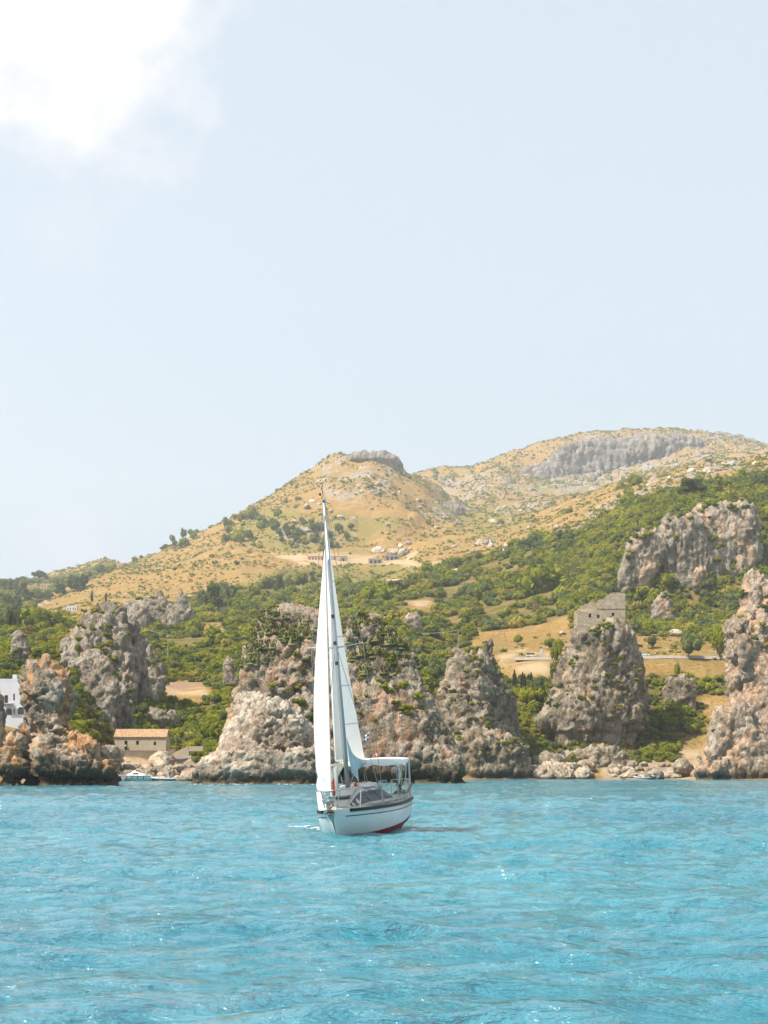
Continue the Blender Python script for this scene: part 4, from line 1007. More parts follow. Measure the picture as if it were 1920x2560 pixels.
# ---- trees
def tree(name, crown, trunk, base, h, wd, label, group=None, cat='tree'):
    e = empty(name, base, rnd.uniform(0, 6.28)); e.scale = (wd, wd, h)
    for nm, me in (('trunk', trunk), ('crown', crown)):
        o = bpy.data.objects.new(nm, me); COL.objects.link(o); o.parent = e
    return tag(e, label, cat, group)
def stand(px, base_py, top_py, wpx, crown, trunk, name, label, group=None, Y=None, y0=330):
    b = at_row(px, base_py, y0) if Y is None else W(px, base_py, Y)
    if Y is not None and b.z - float(ground(px, Y)) > 3.0: b = at_row(px, base_py, y0)
    s = b.y / F; zt_ = zt(top_py, b.y); z0 = float(ground(px, b.y)) - 0.3
    return tree(name, crown, trunk, (b.x, b.y, z0), max(zt_ - z0, (base_py - top_py) * s * 0.6), wpx * 0.5 * s * (1.6 if crown in PINE else 1.15), label, group)
for px, b, t_, l in ((1286, 1728, 1674, 'leftmost of the five cypresses left of the tower stack'), (1306, 1728, 1679, 'second cypress from the left near the tower stack'), (1312, 1730, 1684, 'third cypress from the left near the tower stack'), (1321, 1724, 1684, 'fourth cypress from the left near the tower stack'), (1328, 1720, 1679, 'rightmost of the five cypresses left of the tower stack')):
    e = stand(px, b, t_, 8, CYP, TRUNK[0], 'cypress_tree', 'slim dark ' + l, 'cypresses by the tower stack', Y=512); e.scale = (e.scale[2] * 0.95, e.scale[2] * 0.95, e.scale[2])
for px, b, t_, w_, c_, l in ((1732, 1262, 1200, 74, 0, 'tallest dark pine on the skyline of the wooded hill'), (1808, 1248, 1206, 56, 1, 'smaller pine right of the tallest pine on the hill'), (1916, 1250, 1190, 44, 0, 'pine cut by the right edge above the cliff'), (1765, 1250, 1226, 40, 1, 'low pine between the two hilltop pines')):
    stand(px, b, t_, w_, PINE[c_], TRUNKP, 'pine_tree', l, Y=826)
stand(98, 1456, 1428, 44, UMB, TRUNKP, 'umbrella_pine', 'umbrella pine standing alone on the left skyline', Y=1990)
stand(28, 1585, 1530, 26, PINE[0], TRUNKP, 'pine_tree', 'light green pine above the slim rock pillar', Y=640)
stand(45, 1590, 1534, 30, PINE[1], TRUNKP, 'pine_tree', 'pine beside the white cottage at left', Y=650)
stand(90, 1600, 1548, 44, PINE[1], TRUNKP, 'pine_tree', 'dark spreading pine right of the white cottage', Y=640)
stand(110, 1690, 1622, 70, UMB, TRUNKP, 'pine_tree', 'leaning pine between rock pillar and leaning crag', Y=400)
stand(4, 1612, 1574, 14, CYP, TRUNK[0], 'cypress_tree', 'dark cypress clump at the left edge', Y=560)
for px, b, t_, w_, c_, l in ((1722, 1642, 1588, 70, 0, 'grey green olive tree beside the road under the cliff'), (1800, 1645, 1582, 62, 2, 'yellow green tree left of the right-hand cliff'), (1834, 1645, 1588, 44, 2, 'second yellow green tree touching the right-hand cliff'),
        (1632, 1622, 1592, 30, 0, 'small round tree beside the pale boulder by the road'), (1295, 1612, 1588, 26, 1, 'round bush-like tree alone in the dry field'), (1375, 1625, 1598, 32, 1, 'round tree left of the tower rock, nearer the field'), (1396, 1628, 1600, 30, 1, 'round tree touching the tower rock by the field'),
        (1390, 1665, 1612, 36, 2, 'yellow green tree by the road sign'), (1692, 1700, 1660, 20, 1, 'small tree on the slope below the dry field'), (1395, 1720, 1654, 40, 0, 'grey green tree at the left shoulder of the tower stack'), (1345, 1770, 1700, 56, 0, 'olive tree below the cypresses'),
        (1325, 1800, 1722, 76, 2, 'bright green tree in the gap left of the tower stack'), (1088, 1700, 1648, 60, 0, 'grey green tree behind the shoulder of the largest crag'), (1075, 1748, 1690, 60, 2, 'bright green tree right of the largest crag')):
    stand(px, b, t_, w_, OLIVE[c_], TRUNK[0], 'tree', l, Y=(566 if b > 1640 and b < 1650 else (None if b < 1640 else 505)))
# rows of dark trees on the left hill and in the valley
hill_trees = [(12, 1480, 1452, 30), (34, 1486, 1450, 34), (58, 1492, 1458, 24), (142, 1470, 1446, 26), (150, 1490, 1462, 30), (178, 1482, 1440, 28), (196, 1478, 1446, 34), (210, 1470, 1440, 26), (120, 1500, 1478, 30), (98, 1506, 1480, 26),
              (20, 1520, 1490, 36), (45, 1524, 1500, 30), (70, 1512, 1490, 28), (230, 1505, 1476, 12), (265, 1505, 1480, 10)]
for px, b, t_, w_ in hill_trees:
    narrow = w_ < 15
    e = stand(px, b, t_, w_, CYP if narrow else rnd.choice(PINE + OLIVE[:2]), TRUNKP, 'cypress_tree' if narrow else 'tree', ('slender cypress on the dry slope above the leaning crag' if narrow else 'dark green tree in the wood on the far left hill'), 'cypresses on the dry slope' if narrow else 'trees on the far left hill', y0=1100)
    if narrow: e.scale = (e.scale[2], e.scale[2], e.scale[2])
val = [(505, 1530, 1480, 44), (530, 1532, 1466, 50), (560, 1520, 1462, 54), (585, 1515, 1470, 44), (640, 1500, 1478, 30), (700, 1482, 1442, 26), (722, 1478, 1446, 30), (745, 1472, 1436, 34), (758, 1470, 1440, 26), (782, 1468, 1438, 14), (1035, 1460, 1436, 22), (1058, 1455, 1430, 26), (880, 1480, 1458, 24), (930, 1476, 1452, 28), (905, 1500, 1470, 34), (985, 1490, 1456, 40), (1006, 1482, 1455, 30), (835, 1505, 1480, 30)]
for px, b, t_, w_ in val:
    stand(px, b, t_, w_, rnd.choice(OLIVE[:2] + [PINE[0]]), TRUNK[1], 'tree', 'dark green tree below the dry hill, ' + ('left of the jib' if px < 790 else 'right of the mast'), 'trees below the dry hill', y0=800)
for k in range(46):
    px = rnd.uniform(560, 880); py = rnd.uniform(1308, 1378) - (20 if px < 700 else 0); w_ = rnd.uniform(14, 26)
    if k < 8: px, py = rnd.uniform(430, 500), rnd.uniform(1335, 1375)
    stand(px, py, py - w_ * rnd.uniform(0.8, 1.1), w_, rnd.choice(OLIVE[:2]), TRUNK[1], 'tree', 'small dark tree scattered on the dry slope of the rounded hill, left half', 'trees scattered on the dry hill', y0=1200)
# prickly pears on the middle crag
mid = byl('largest crag'); pts = on_rock(mid, 0.5, 0.9, 1.5, 20, 0.0, W_ROCK, 44, -0.9)
rnd.shuffle(pts); nc = 0
for s in pts:
    px, py = PX(s[:3])
    ok = (600 < px < 775 and 1535 < py < 1690 and py < 1690 - 0.5 * (px - 600)) or (860 < px < 1050 and 1555 < py < 1700)
    if ok and nc < 110 and seen((s[0], s[1], s[2] + 0.8)):
        nc += 1
        o = bpy.data.objects.new('prickly_pear', CACT[nc % 3]); COL.objects.link(o); o.location = s[:3]; o.rotation_euler = (0, 0, rnd.uniform(0, 6.28)); k = s[3] * 1.15; o.scale = (k, k, k)
        tag(o, 'prickly pear cactus on top of the largest crag, ' + ('left of the jib' if px < 800 else 'right of the mast'), 'cactus', 'prickly pears on the largest crag')
print('vegetation', round(time.time() - T0, 1))
# ------------------------------------------------------------------ the sailing yacht
def sail_mat(name, col, tr=0.25, seam=0.0):
    t = NT(name); v = t.obj()
    n = t.noise(v, 1.1, 4, 0.55)
    c = t.mix(t.step(n, 0.3, 0.7), [x * 0.96 for x in col], col)
    if seam:
        sp = t.new('ShaderNodeSeparateXYZ'); t.link(v, sp.inputs[0])
        f = t.math('FRACT', t.math('MULTIPLY', t.math('ADD', sp.outputs['Z'], t.math('MULTIPLY', sp.outputs['X'], 0.25)), 1.0 / seam))
        c = t.mix(t.step(f, 0.0, 0.03, 0.22, 0.0), c, [x * 0.7 for x in col])
    nm = t.bump(t.noise(t.mapped(v, (1.0, 1.0, 0.35)), 2.2, 4, 0.6), 0.25, 0.06)
    t.n.remove(t.b)
    d = t.new('ShaderNodeBsdfDiffuse'); tl = t.new('ShaderNodeBsdfTranslucent'); mx = t.new('ShaderNodeMixShader'); mx.inputs[0].default_value = tr
    for q in (d, tl): t.link(c, q.inputs['Color']); t.link(nm, q.inputs['Normal'])
    t.link(d.outputs[0], mx.inputs[1]); t.link(tl.outputs[0], mx.inputs[2]); t.link(mx.outputs[0], t.out.inputs['Surface'])
    return t.m
m_gel = plain('white_gelcoat', (0.66, 0.655, 0.64), 0.22, 0.03, 1.3, 0.5)
m_deck = plain('deck_paint', (0.40, 0.385, 0.35), 0.6, 0.08, 5.0, 0.3)
m_cream = plain('cabin_gelcoat', (0.44, 0.42, 0.385), 0.4, 0.07, 3.0, 0.4)
m_white = plain('white_canvas', (0.82, 0.80, 0.78), 0.8, 0.05, 4.0, 0.2, bump=0.3, bscale=7)
m_black = plain('black_rubber', (0.012, 0.012, 0.012), 0.5, 0.2, 4.0)
m_line = plain('navy_stripe', (0.03, 0.04, 0.05), 0.4, 0.1)
m_red = plain('red_antifouling', (0.19, 0.012, 0.016), 0.55, 0.2, 3.0)
m_glassd = plain('tinted_window', (0.050, 0.058, 0.066), 0.38, 0.15, 2.0, 0.4)
m_alu = plain('mast_aluminium', (0.40, 0.42, 0.43), 0.38, 0.08, 3.0, 0.5, 0.75)
m_steel = plain('stainless_steel', (0.50, 0.48, 0.44), 0.3, 0.1, 8.0, 0.5, 0.8)
m_wire = plain('rigging_wire', (0.26, 0.25, 0.23), 0.45, 0.1, 8.0, 0.5, 0.6)
m_jib = sail_mat('jib_cloth', (0.90, 0.885, 0.875), 0.50, 1.1)
m_main = sail_mat('mainsail_cloth', (0.78, 0.74, 0.71), 0.45, 0.9)
m_blue = plain('pale_blue_canvas', (0.38, 0.50, 0.54), 0.8, 0.12, 4.0, 0.2)
m_flapshade = plain('shaded_canvas_paint', (0.22, 0.24, 0.19), 0.85, 0.08, 4.0, 0.2)  # bimini cloth on the shaded side, the shade put into its colour
m_navy = plain('navy_canvas', (0.02, 0.025, 0.045), 0.85, 0.1, 4.0, 0.2)
m_orange = plain('orange_fabric', (0.55, 0.075, 0.02), 0.7, 0.1, 6.0)
m_iron = plain('dark_iron', (0.06, 0.055, 0.05), 0.6, 0.3, 9.0)

YPOS, YROT = Vector((-0.715, 42.78, -0.03)), (0.0796, 0.0270, -1.800)
yacht = empty('sailing_yacht', YPOS); yacht.rotation_euler = YROT; yacht.scale = (0.925, 1, 1)
tag(yacht, 'white sailing yacht heeling under full sail in the middle of the bay', 'sailing yacht')
YM = Matrix.LocRotScale(YPOS, Euler(YROT), Vector((0.925, 1, 1)))
LB = 7.0
def hb(s):      # half beam at the sheer, s = 0 stem .. 1 transom
    a = min(1.0, s / 0.62)
    return 0.03 + 1.17 * (1 - (1 - a) ** 2.15) - (0.20 * ((s - 0.62) / 0.38) ** 1.8 if s > 0.62 else 0)
def hz(s): return 0.86 - 0.10 * s * (1 - s) * 4 * 0.55 + 0.05 * s
def hk(s): return 0.10 - 0.62 * math.sin(min(1, s * 1.25 + 0.03) * math.pi * 0.78) ** 1.0 + 0.22 * s * s     # canoe bottom
def boot(s): return 0.09 + 0.40 * max(0.0, s - 0.30)
def hx(s, z):
    x0 = 3.5 - LB * s
    rake = 0.62 * max(0, (hz(s) - z)) * max(0, 1 - s * 3.2)           # raked stem
    tr = -0.16 * max(0, (hz(s) - z)) * max(0, (s - 0.85) / 0.15) * -1  # slightly raked transom
    return x0 - rake + tr
def hy(s, z):
    t_ = min(1.0, max(0.0, (hz(s) - z) / (hz(s) - hk(s) + 1e-6)))
    p = 1.15 + 2.6 * min(1, s / 0.6); q = 1.1 + 1.1 * min(1, s / 0.5)
    return hb(s) * (max(0.0, 1 - t_ ** p)) ** (1 / q)
NS = 44
SS = [i / NS for i in range(NS + 1)]
top, bot = MB(), MB()
for side in (1, -1):
    rt, rb = [], []
    for s in SS:
        b0 = max(boot(s), hk(s))
        zs = [hz(s) + (b0 - hz(s)) * k / 10 for k in range(11)]
        rt.append([(hx(s, z), side * hy(s, z), z) for z in zs])
        zb = [b0 + (hk(s) - b0) * (k / 7) for k in range(8)]
        rb.append([(hx(s, z), side * (hy(s, z) if k < 7 else 0.0), z) for k, z in enumerate(zb)])
    top.grid(rt); bot.grid(rb)
# transom
s = 1.0
zs = [hz(s) + (hk(s) - hz(s)) * k / 12 for k in range(13)]
top.grid([[(hx(s, z) - 0.002, -hy(s, z), z) for z in zs], [(hx(s, z) - 0.002, hy(s, z), z) for z in zs]])
hull = top.build('hull', m_gel, yacht, True)
hull.data.set_sharp_from_angle(angle=R(40))
bot.build('antifouling', m_red, yacht, True)
def strip(zf, off, h, s0, s1, name, mat, parent):
    for side in (1, -1):
        rows = []
        for k in range(61):
            s = s0 + (s1 - s0) * k / 60; z0 = zf(s)
            ring = []
            for dz, o_ in ((h / 2, 0.004), (h / 2, off), (-h / 2, off), (-h / 2, 0.004)):
                z = z0 + dz; ring.append((hx(s, min(z, hz(s))), side * (hy(s, min(z, hz(s))) + o_), z))
            rows.append(ring)
        MB().grid(rows, True).build(name, mat, parent)
strip(lambda s: hz(s) - 0.035, 0.045, 0.095, 0.10, 1.0, 'rubbing_strake', m_black, yacht)
strip(lambda s: hz(s) - 0.20, 0.010, 0.028, 0.075, 0.99, 'cove_stripe', m_line, hull)
# deck with a cockpit well
dk = MB(); rows = []; NYD = 16
for s in SS:
    rows.append([(3.5 - LB * s, hb(s) * (2 * k / NYD - 1), hz(s) + 0.004 + 0.05 * (1 - (2 * k / NYD - 1) ** 2) * min(1, hb(s))) for k in range(NYD + 1)])
vs = [p for r_ in rows for p in r_]; fs = []
def in_well(p): return -3.15 < p[0] < -0.95 and abs(p[1]) < 0.80
for i in range(NS):
    for j in range(NYD):
        q = (i * (NYD + 1) + j, i * (NYD + 1) + j + 1, (i + 1) * (NYD + 1) + j + 1, (i + 1) * (NYD + 1) + j)
        c = [sum(vs[k][a] for k in q) / 4 for a in range(3)]
        if not in_well(c): fs.append(q)
dk.add(vs, fs); deck = dk.build('deck', m_deck, yacht, True)
well = MB()
well.box((-2.05, 0, 0.34), (2.1, 0.70, 0.04)); well.box((-2.05, 0.58, 0.56), (2.1, 0.46, 0.05)); well.box((-2.05, -0.58, 0.56), (2.1, 0.46, 0.05))
well.box((-2.05, 0.36, 0.45), (2.1, 0.03, 0.2)); well.box((-2.05, -0.36, 0.45), (2.1, 0.03, 0.2)); well.box((-2.05, 0.82, 0.71), (2.2, 0.03, 0.36)); well.box((-2.05, -0.82, 0.71), (2.2, 0.03, 0.36)); well.box((-3.13, 0, 0.6), (0.04, 1.6, 0.56))
well.build('cockpit', m_deck, yacht)
for y in (0.86, -0.86): MB().box((-1.9, y, 0.98), (2.2, 0.13, 0.16)).build('coaming', m_cream, yacht)
# coachroof
CX = [2.35, 2.2, 1.95, 1.6, 1.2, 0.8, 0.4, 0.0, -0.4, -0.75, -0.95]
def sx_(x): return (3.5 - x) / LB
def chalf(x): return max(0.12, hb(sx_(x)) * 0.90 - 0.13)
def chh(x): return 0.56 * sstep(np.array(2.55 - x), 0.0, 1.45).item() * (1.0 if x > -0.6 else 1.0) + 0.04
def csec(x, off=0.0):
    w, h, z = chalf(x), chh(x), hz(sx_(x)) + 0.02
    sl = 0.40 * min(1.0, w / 0.7)
    pr_ = [(w, 0), (w - 0.04 * sl, 0.16 * h), (w - sl * 0.92, 0.76 * h), (w - sl * 1.25, 0.90 * h), (w * 0.4, 0.98 * h), (0, h)]
    return [(x, y, z + q) for y, q in pr_]
roof = MB(); rows = []
for x in CX:
    h_ = csec(x); rows.append(h_ + [(p[0], -p[1], p[2]) for p in reversed(h_[:-1])])
roof.grid(rows); n_ = len(rows[0])
roof.add(rows[-1], [tuple(range(n_))]); roof.add(rows[0], [tuple(range(n_ - 1, -1, -1))])
cabin = roof.build('coachroof', m_cream, yacht, True); cabin.data.set_sharp_from_angle(angle=R(25))
for side in (1, -1):
    rws = []
    for k in range(25):
        x = 2.28 + (-0.85 - 2.28) * k / 24
        h_ = csec(x); a, b = Vector(h_[1]), Vector(h_[2])
        lo, hi = (0.10, 0.94) if k else (0.3, 0.5)
        o_ = Vector((0, 0.8, 0.6)) * 0.009
        ps = [a.lerp(b, lo) + o_, a.lerp(b, (lo + hi) / 2) + o_, a.lerp(b, hi) + o_]
        if k == 24: ps = [p + Vector((d_, 0, 0)) for p, d_ in zip(ps, (-0.04, 0.02, 0.10))]
        rws.append([(p.x, side * p.y, p.z) for p in ps])
    MB().grid(rws).build('cabin_window', m_glassd, cabin)
    for x in (1.25, 0.35, -0.25):   # joints between the panes
        h_ = csec(x); a, b = Vector(h_[1]).lerp(Vector(h_[2]), 0.14), Vector(h_[1]).lerp(Vector(h_[2]), 0.82); o_ = Vector((0, 0.8, 0.6)) * 0.015
        MB().tube([((a + o_).x, side * (a + o_).y, (a + o_).z), ((b + o_).x - 0.03, side * (b + o_).y, (b + o_).z)], 0.008, 4).build('window_joint', m_black, cabin)
# sliding hatch, forehatch, handrails, winches
hz0 = hz(0.6) + 0.58
hm = MB(); rws = []
for k in range(13):
    x = 0.62 - 1.52 * k / 12; up = 0.11 * math.sin(min(1, k / 3) * math.pi / 2)
    rws.append([(x, -0.46, hz0 - 0.02), (x, -0.42, hz0 + up * 0.75), (x, -0.2, hz0 + up), (x, 0.2, hz0 + up), (x, 0.42, hz0 + up * 0.75), (x, 0.46, hz0 - 0.02)])
hm.grid(rws); hm.add(rws[-1], [(0, 1, 2, 3, 4, 5)]); hm.add(rws[0], [(5, 4, 3, 2, 1, 0)])
hatch = hm.build('sliding_hatch', m_gel, cabin, True); hatch.data.set_sharp_from_angle(angle=R(30))
MB().box((1.75, 0, hz(0.25) + 0.36), (0.42, 0.42, 0.05), Euler((0, R(10), 0)).to_matrix()).build('fore_hatch', m_glassd, cabin)
for y in (0.62, -0.62):
    MB().tube([(0.9, y * 0.8, 1.26), (0.85, y * 0.8, 1.33), (-0.6, y, 1.40), (-0.65, y, 1.32)], 0.016, 6).build('hand_rail', m_steel, cabin)
    m_ = MB(); m_.tube([(-0.7, y * 0.92, 1.33), (-0.7, y * 0.92, 1.46)], [0.06, 0.045], 10); m_.tube([(-0.7, y * 0.92, 1.46), (-0.7, y * 0.92, 1.49)], 0.062, 10); m_.build('winch', m_steel, yacht)
MB().tube([(-0.75, 0.55, 1.40), (-0.75, 0.55, 1.52), (-0.9, 0.75, 1.53), (-0.9, 0.75, 1.36)], 0.02, 6).build('traveller_arch', m_cream, yacht)
vent = MB(); vent.tube([(0.55, 0.62, 1.30), (0.55, 0.62, 1.36)], [0.07, 0.05], 10); vent.build('vent', m_steel, cabin)
# spars
MX = 1.17
mast = MB().tube([(MX, 0, 1.20), (MX, 0, 5.0), (MX - 0.02, 0, 10.0)], [0.066, 0.064, 0.046], 12).build('mast', m_alu, yacht, True)
mh = MB(); mh.box((MX - 0.02, 0, 10.03), (0.16, 0.09, 0.06)); mh.build('masthead', m_alu, mast)
wv_ = MB(); wv_.tube([(MX - 0.02, 0, 10.05), (MX - 0.05, -0.03, 10.42)], 0.012, 5); wv_.tube([(MX - 0.35, -0.14, 10.40), (MX + 0.2, 0.06, 10.44)], 0.012, 5); wv_.ball((MX - 0.10, -0.12, 10.22), 0.045, 6, 5); wv_.tube([(MX - 0.05, 0, 10.06), (MX - 0.10, -0.12, 10.22)], 0.01, 5); wv_.build('wind_vane', m_iron, mast)
MB().tube([(MX - 0.02, 0.02, 10.06), (MX - 0.02, 0.02, 10.15)], [0.035, 0.02], 8).build('masthead_light', plain('lamp_amber', (0.6, 0.35, 0.08), 0.3), mast)
for z in (5.15, 5.75, 6.55): MB().box((MX + 0.075, 0, z), (0.05, 0.09, 0.10)).build('mast_fitting', m_iron, mast)
SPZ = 5.62
for sd in (1, -1): MB().tube([(MX - 0.02, sd * 0.05, SPZ), (MX - 0.16, sd * 0.80, SPZ + 0.07)], [0.025, 0.016], 7).build('spreader', m_alu, mast)
boom = MB().tube([(MX - 0.10, 0, 1.98), (-1.78, -0.05, 2.06)], [0.058, 0.052], 10).build('boom', m_alu, yacht, True)
MB().tube([(MX - 0.08, 0, 1.35), (-0.05, 0, 1.98)], 0.016, 6).build('boom_vang', m_steel, yacht)
# standing rigging
def wire(name, pts, r=0.008, mat=m_wire): return MB().tube(pts, r, 5).build(name, mat, yacht)
STAY0, STAY1 = Vector((3.30, 0, 0.95)), Vector((MX + 0.05, 0, 9.55))
wire('forestay', [STAY0, STAY1], 0.017)
for sd in (1, -1):
    wire('shroud', [(MX - 0.22, sd * 1.02, 0.92), (MX - 0.16, sd * 0.80, SPZ + 0.07), (MX - 0.03, sd * 0.04, 9.85)], 0.009)
    wire('lower_shroud', [(MX - 0.30, sd * 0.98, 0.92), (MX - 0.02, sd * 0.05, SPZ - 0.1)], 0.009)
BST0, BST1 = Vector((-3.42, 0.0, 0.98)), Vector((MX - 0.08, 0, 10.0))
wire('backstay', [BST0, BST1], 0.008)
for y, x in ((0.03, 0.10), (-0.04, 0.12), (0.06, 0.08)): wire('halyard', [(MX - x, y, 1.5), (MX - 0.06, y * 0.4, 9.7)], 0.007)
wire('mainsheet', [(-1.3, -0.03, 2.0), (-1.15, 0.0, 0.95)], 0.014); wire('mainsheet', [(-1.35, -0.03, 2.0), (-1.45, 0.15, 0.75)], 0.012)
# furling drum
fd = MB(); dirv = (STAY1 - STAY0).normalized()
for a, b, r_ in ((0.16, 0.19, 0.115), (0.19, 0.27, 0.075), (0.27, 0.30, 0.115), (0.30, 0.42, 0.03), (0.0, 0.16, 0.022)):
    fd.tube([STAY0 + dirv * a, STAY0 + dirv * b], r_, 14)
fd.build('furling_drum', m_cream, yacht)
# sails
def sailsurf(lfn, efn, belly, nu, nv, wr=None):
    rows = []
    for j in range(nv + 1):
        v = j / nv; a, b = lfn(v), efn(v); rows.append([])
        for i in range(nu + 1):
            u = i / nu; p = a.lerp(b, u)
            c = (b - a).length * belly(v) * (u ** 0.75 * (1 - u)) * 2.6
            p = p + Vector((0, -c, 0))
            if wr: p = p + wr(u, v)
            rows[-1].append(p)
    return MB().grid(rows)
def jl(v): return (STAY0 + dirv * 0.42).lerp(STAY1 - dirv * 0.75, v)
JC = Vector((0.95, -0.80, 1.10)); JH = STAY1 - dirv * 0.75
def je(v):
    p = JC.lerp(JH + Vector((-0.07, -0.02, 0)), v); p.y -= 0.40 * math.sin(math.pi * min(1, v ** 0.75)) * (1 - 0.35 * v); return p
def jw(u, v):
    k = max(0.0, 1 - v / 0.16)
    return Vector((0.0, 0.08 * k * math.sin(u * 7 + v * 34) + 0.05 * k * math.sin(u * 13 - v * 50), 0.05 * k * math.sin(u * 5 + 1) + 0.10 * k * math.sin(u * math.pi)))
jib = sailsurf(jl, je, lambda v: 0.11, 18, 46, jw).build('jib', m_jib, yacht, True)
jt = MB(); jt.add([jl(0.965) + Vector((0, -0.01, 0)), je(0.90) + Vector((0, -0.02, 0)), je(0.99) + Vector((0, -0.02, 0))], [(0, 1, 2)]); jt.build('head_patch', m_navy, jib)
MLZ0, MLZ1 = 2.30, 9.62
def ml(v): return Vector((MX - 0.09, 0, MLZ0 + (MLZ1 - MLZ0) * v))
def me_(v):
    p = Vector((-1.72, -0.06, 2.16)).lerp(Vector((MX - 0.18, -0.02, MLZ1)), v); p.x -= 0.12 * math.sin(math.pi * v); p.y -= 0.10 * math.sin(math.pi * v); return p
main = sailsurf(ml, me_, lambda v: 0.26, 16, 40).build('mainsail', m_main, yacht, True)
for v in (0.14, 0.30, 0.50, 0.72):
    pts = []
    for i in range(9):
        u = 0.25 + 0.75 * i / 8; a, b = ml(v), me_(v + 0.025); p = a.lerp(b, u); p.y -= (b - a).length * 0.26 * (u ** 0.75 * (1 - u)) * 2.6 - 0.012; pts.append(p)
    MB().tube(pts, 0.016, 4).build('batten', m_cream, main)
tb = MB()   # slack fold of the foot hanging at the gooseneck
tb.grid([[(MX - 0.14, 0.05, 2.95), (MX - 0.16, 0.07, 2.4), (MX - 0.2, 0.10, 1.9)], [(0.55, 0.06, 2.52), (0.55, 0.14, 2.22), (0.62, 0.2, 1.62)], [(0.35, 0.06, 2.42), (0.3, 0.15, 2.14), (0.5, 0.2, 1.35)], [(-0.2, 0.06, 2.3), (-0.25, 0.16, 2.12), (0.2, 0.12, 1.95)], [(-1.62, 0.02, 2.17), (-1.5, 0.11, 2.12), (-0.9, 0.06, 2.08)]])
tb.build('foot_fold', m_blue, main, True)
# pulpit, stanchions, lifelines, pushpit
pul = empty('pulpit'); pul.parent = yacht
def rail(pts, r=0.0155): return MB().tube(pts, r, 6).build('rail', m_steel, pul)
T_ = 1.43
rail([(2.25, 0.66, T_ - 0.02), (2.9, 0.48, T_), (3.35, 0.28, T_), (3.5, 0.12, T_), (3.5, -0.12, T_), (3.35, -0.28, T_), (2.9, -0.48, T_), (2.25, -0.66, T_ - 0.02)])
for sd in (1, -1):
    rail([(3.30, sd * 0.28, T_), (3.22, sd * 0.13, 0.88)]); rail([(2.25, sd * 0.66, T_ - 0.02), (2.4, sd * 0.62, 0.86)])
MB().box((3.44, -0.10, T_ - 0.05), (0.06, 0.09, 0.09)).build('bow_light', plain('bow_lamp', (0.5, 0.55, 0.5), 0.2), pul)
for sd in (1, -1):
    prev = (2.25, sd * 0.66, T_ - 0.02)
    for x in (0.95, -0.55, -2.05):
        y = sd * (hb(sx_(x)) - 0.05)
        st = MB().tube([(x, y, hz(sx_(x))), (x, y, 1.38)], 0.013, 6).build('stanchion', m_steel, yacht)
        wire('lifeline', [prev, (x, y, 1.37)], 0.007); wire('lifeline', [(prev[0], prev[1], prev[2] - 0.25), (x, y, 1.12)], 0.006); prev = (x, y, 1.37)
    wire('lifeline', [prev, (-2.95, sd * 0.98, 1.42)], 0.007)
push = empty('pushpit'); push.parent = yacht
for sd in (1, -1):
    y = sd * 0.98
    for pts in ([(-2.95, y, 0.9), (-2.95, y, 1.50), (-3.45, y * 0.96, 1.50), (-3.45, y * 0.96, 0.9)], [(-2.95, y, 1.2), (-3.45, y * 0.96, 1.2)], [(-3.45, y * 0.96, 1.5), (-3.47, y * 0.35, 1.5), (-3.47, y * 0.35, 0.92)]):
        MB().tube(pts, 0.016, 6).build('rail', m_steel, push)
# bimini over the cockpit
bim = empty('bimini'); bim.parent = yacht
BZ = 2.17
def barc(y, x): return BZ + 0.07 * (1 - (y / 1.02) ** 2) - 0.012 * math.cos((x + 2.0) * 5.0) - 0.02 * (x + 2.0)
rows = []
for i in range(17):
    x = -1.05 - 2.1 * i / 16
    sag = 0.03 * math.sin(i / 16 * math.pi * 4) ** 2
    vl = 0.17 + 0.03 * math.sin(i * 0.9) + max(0, 0.14 - 0.07 * abs(i - 11)) - (0.10 if i > 14 else 0)
    rows.append([(x, 1.06, barc(1.02, x) - vl), (x, 1.05, barc(1.02, x) - vl * 0.4)] + [(x, y, barc(y, x) - sag * (1 - y * y)) for y in (1.02, 0.8, 0.5, 0.2, -0.2, -0.5, -0.8, -1.02)])
MB().grid(rows).build('canopy', m_white, bim, True)
fv = []
for i in range(15):
    y = -0.66 + 1.72 * i / 14; d_ = 0.19 + 0.025 * math.sin(i * 1.3)
    fv.append([(-1.05, y, barc(y, -1.05) + 0.004), (-1.02, y, barc(y, -1.05) - d_ * 0.5), (-1.03, y * 0.99, barc(y, -1.05) - d_)])
MB().grid(fv).build('front_valance', m_white, bim, True)
for pts in ([[(-0.98, -0.92, BZ + 0.02), (-0.98, -0.58, BZ + 0.0)], [(-0.92, -0.96, BZ - 0.25), (-0.95, -0.66, BZ - 0.20)], [(-0.9, -1.02, BZ - 0.55), (-0.93, -0.92, BZ - 0.58)]],):
    MB().grid(pts).build('side_flap', m_flapshade, bim)
MB().grid([[(-1.0, -0.68, BZ - 0.14), (-1.0, -0.30, BZ - 0.1)], [(-1.0, -0.74, BZ - 0.30), (-1.0, -0.36, BZ - 0.34)], [(-1.05, -0.72, BZ - 0.42), (-1.05, -0.45, BZ - 0.46)]]).build('front_flap', m_navy, bim)
for x, xb in ((-1.1, -1.9), (-2.1, -2.2), (-3.1, -2.5)):
    MB().tube([(xb, 0.93, 0.98), (x, 1.02, BZ - 0.03)] + [(x, y, barc(y, x) - 0.02) for y in (0.6, 0, -0.6)] + [(x, -1.02, BZ - 0.03), (xb, -0.93, 0.98)], 0.014, 6).build('hoop', m_steel, bim)
MB().tube([(-3.3, 1.0, 0.92), (-3.18, 1.05, BZ)], 0.028, 8).build('pole', m_gel, bim); MB().tube([(-3.3, -1.0, 0.92), (-3.18, -1.05, BZ)], 0.028, 8).build('pole', m_gel, bim)
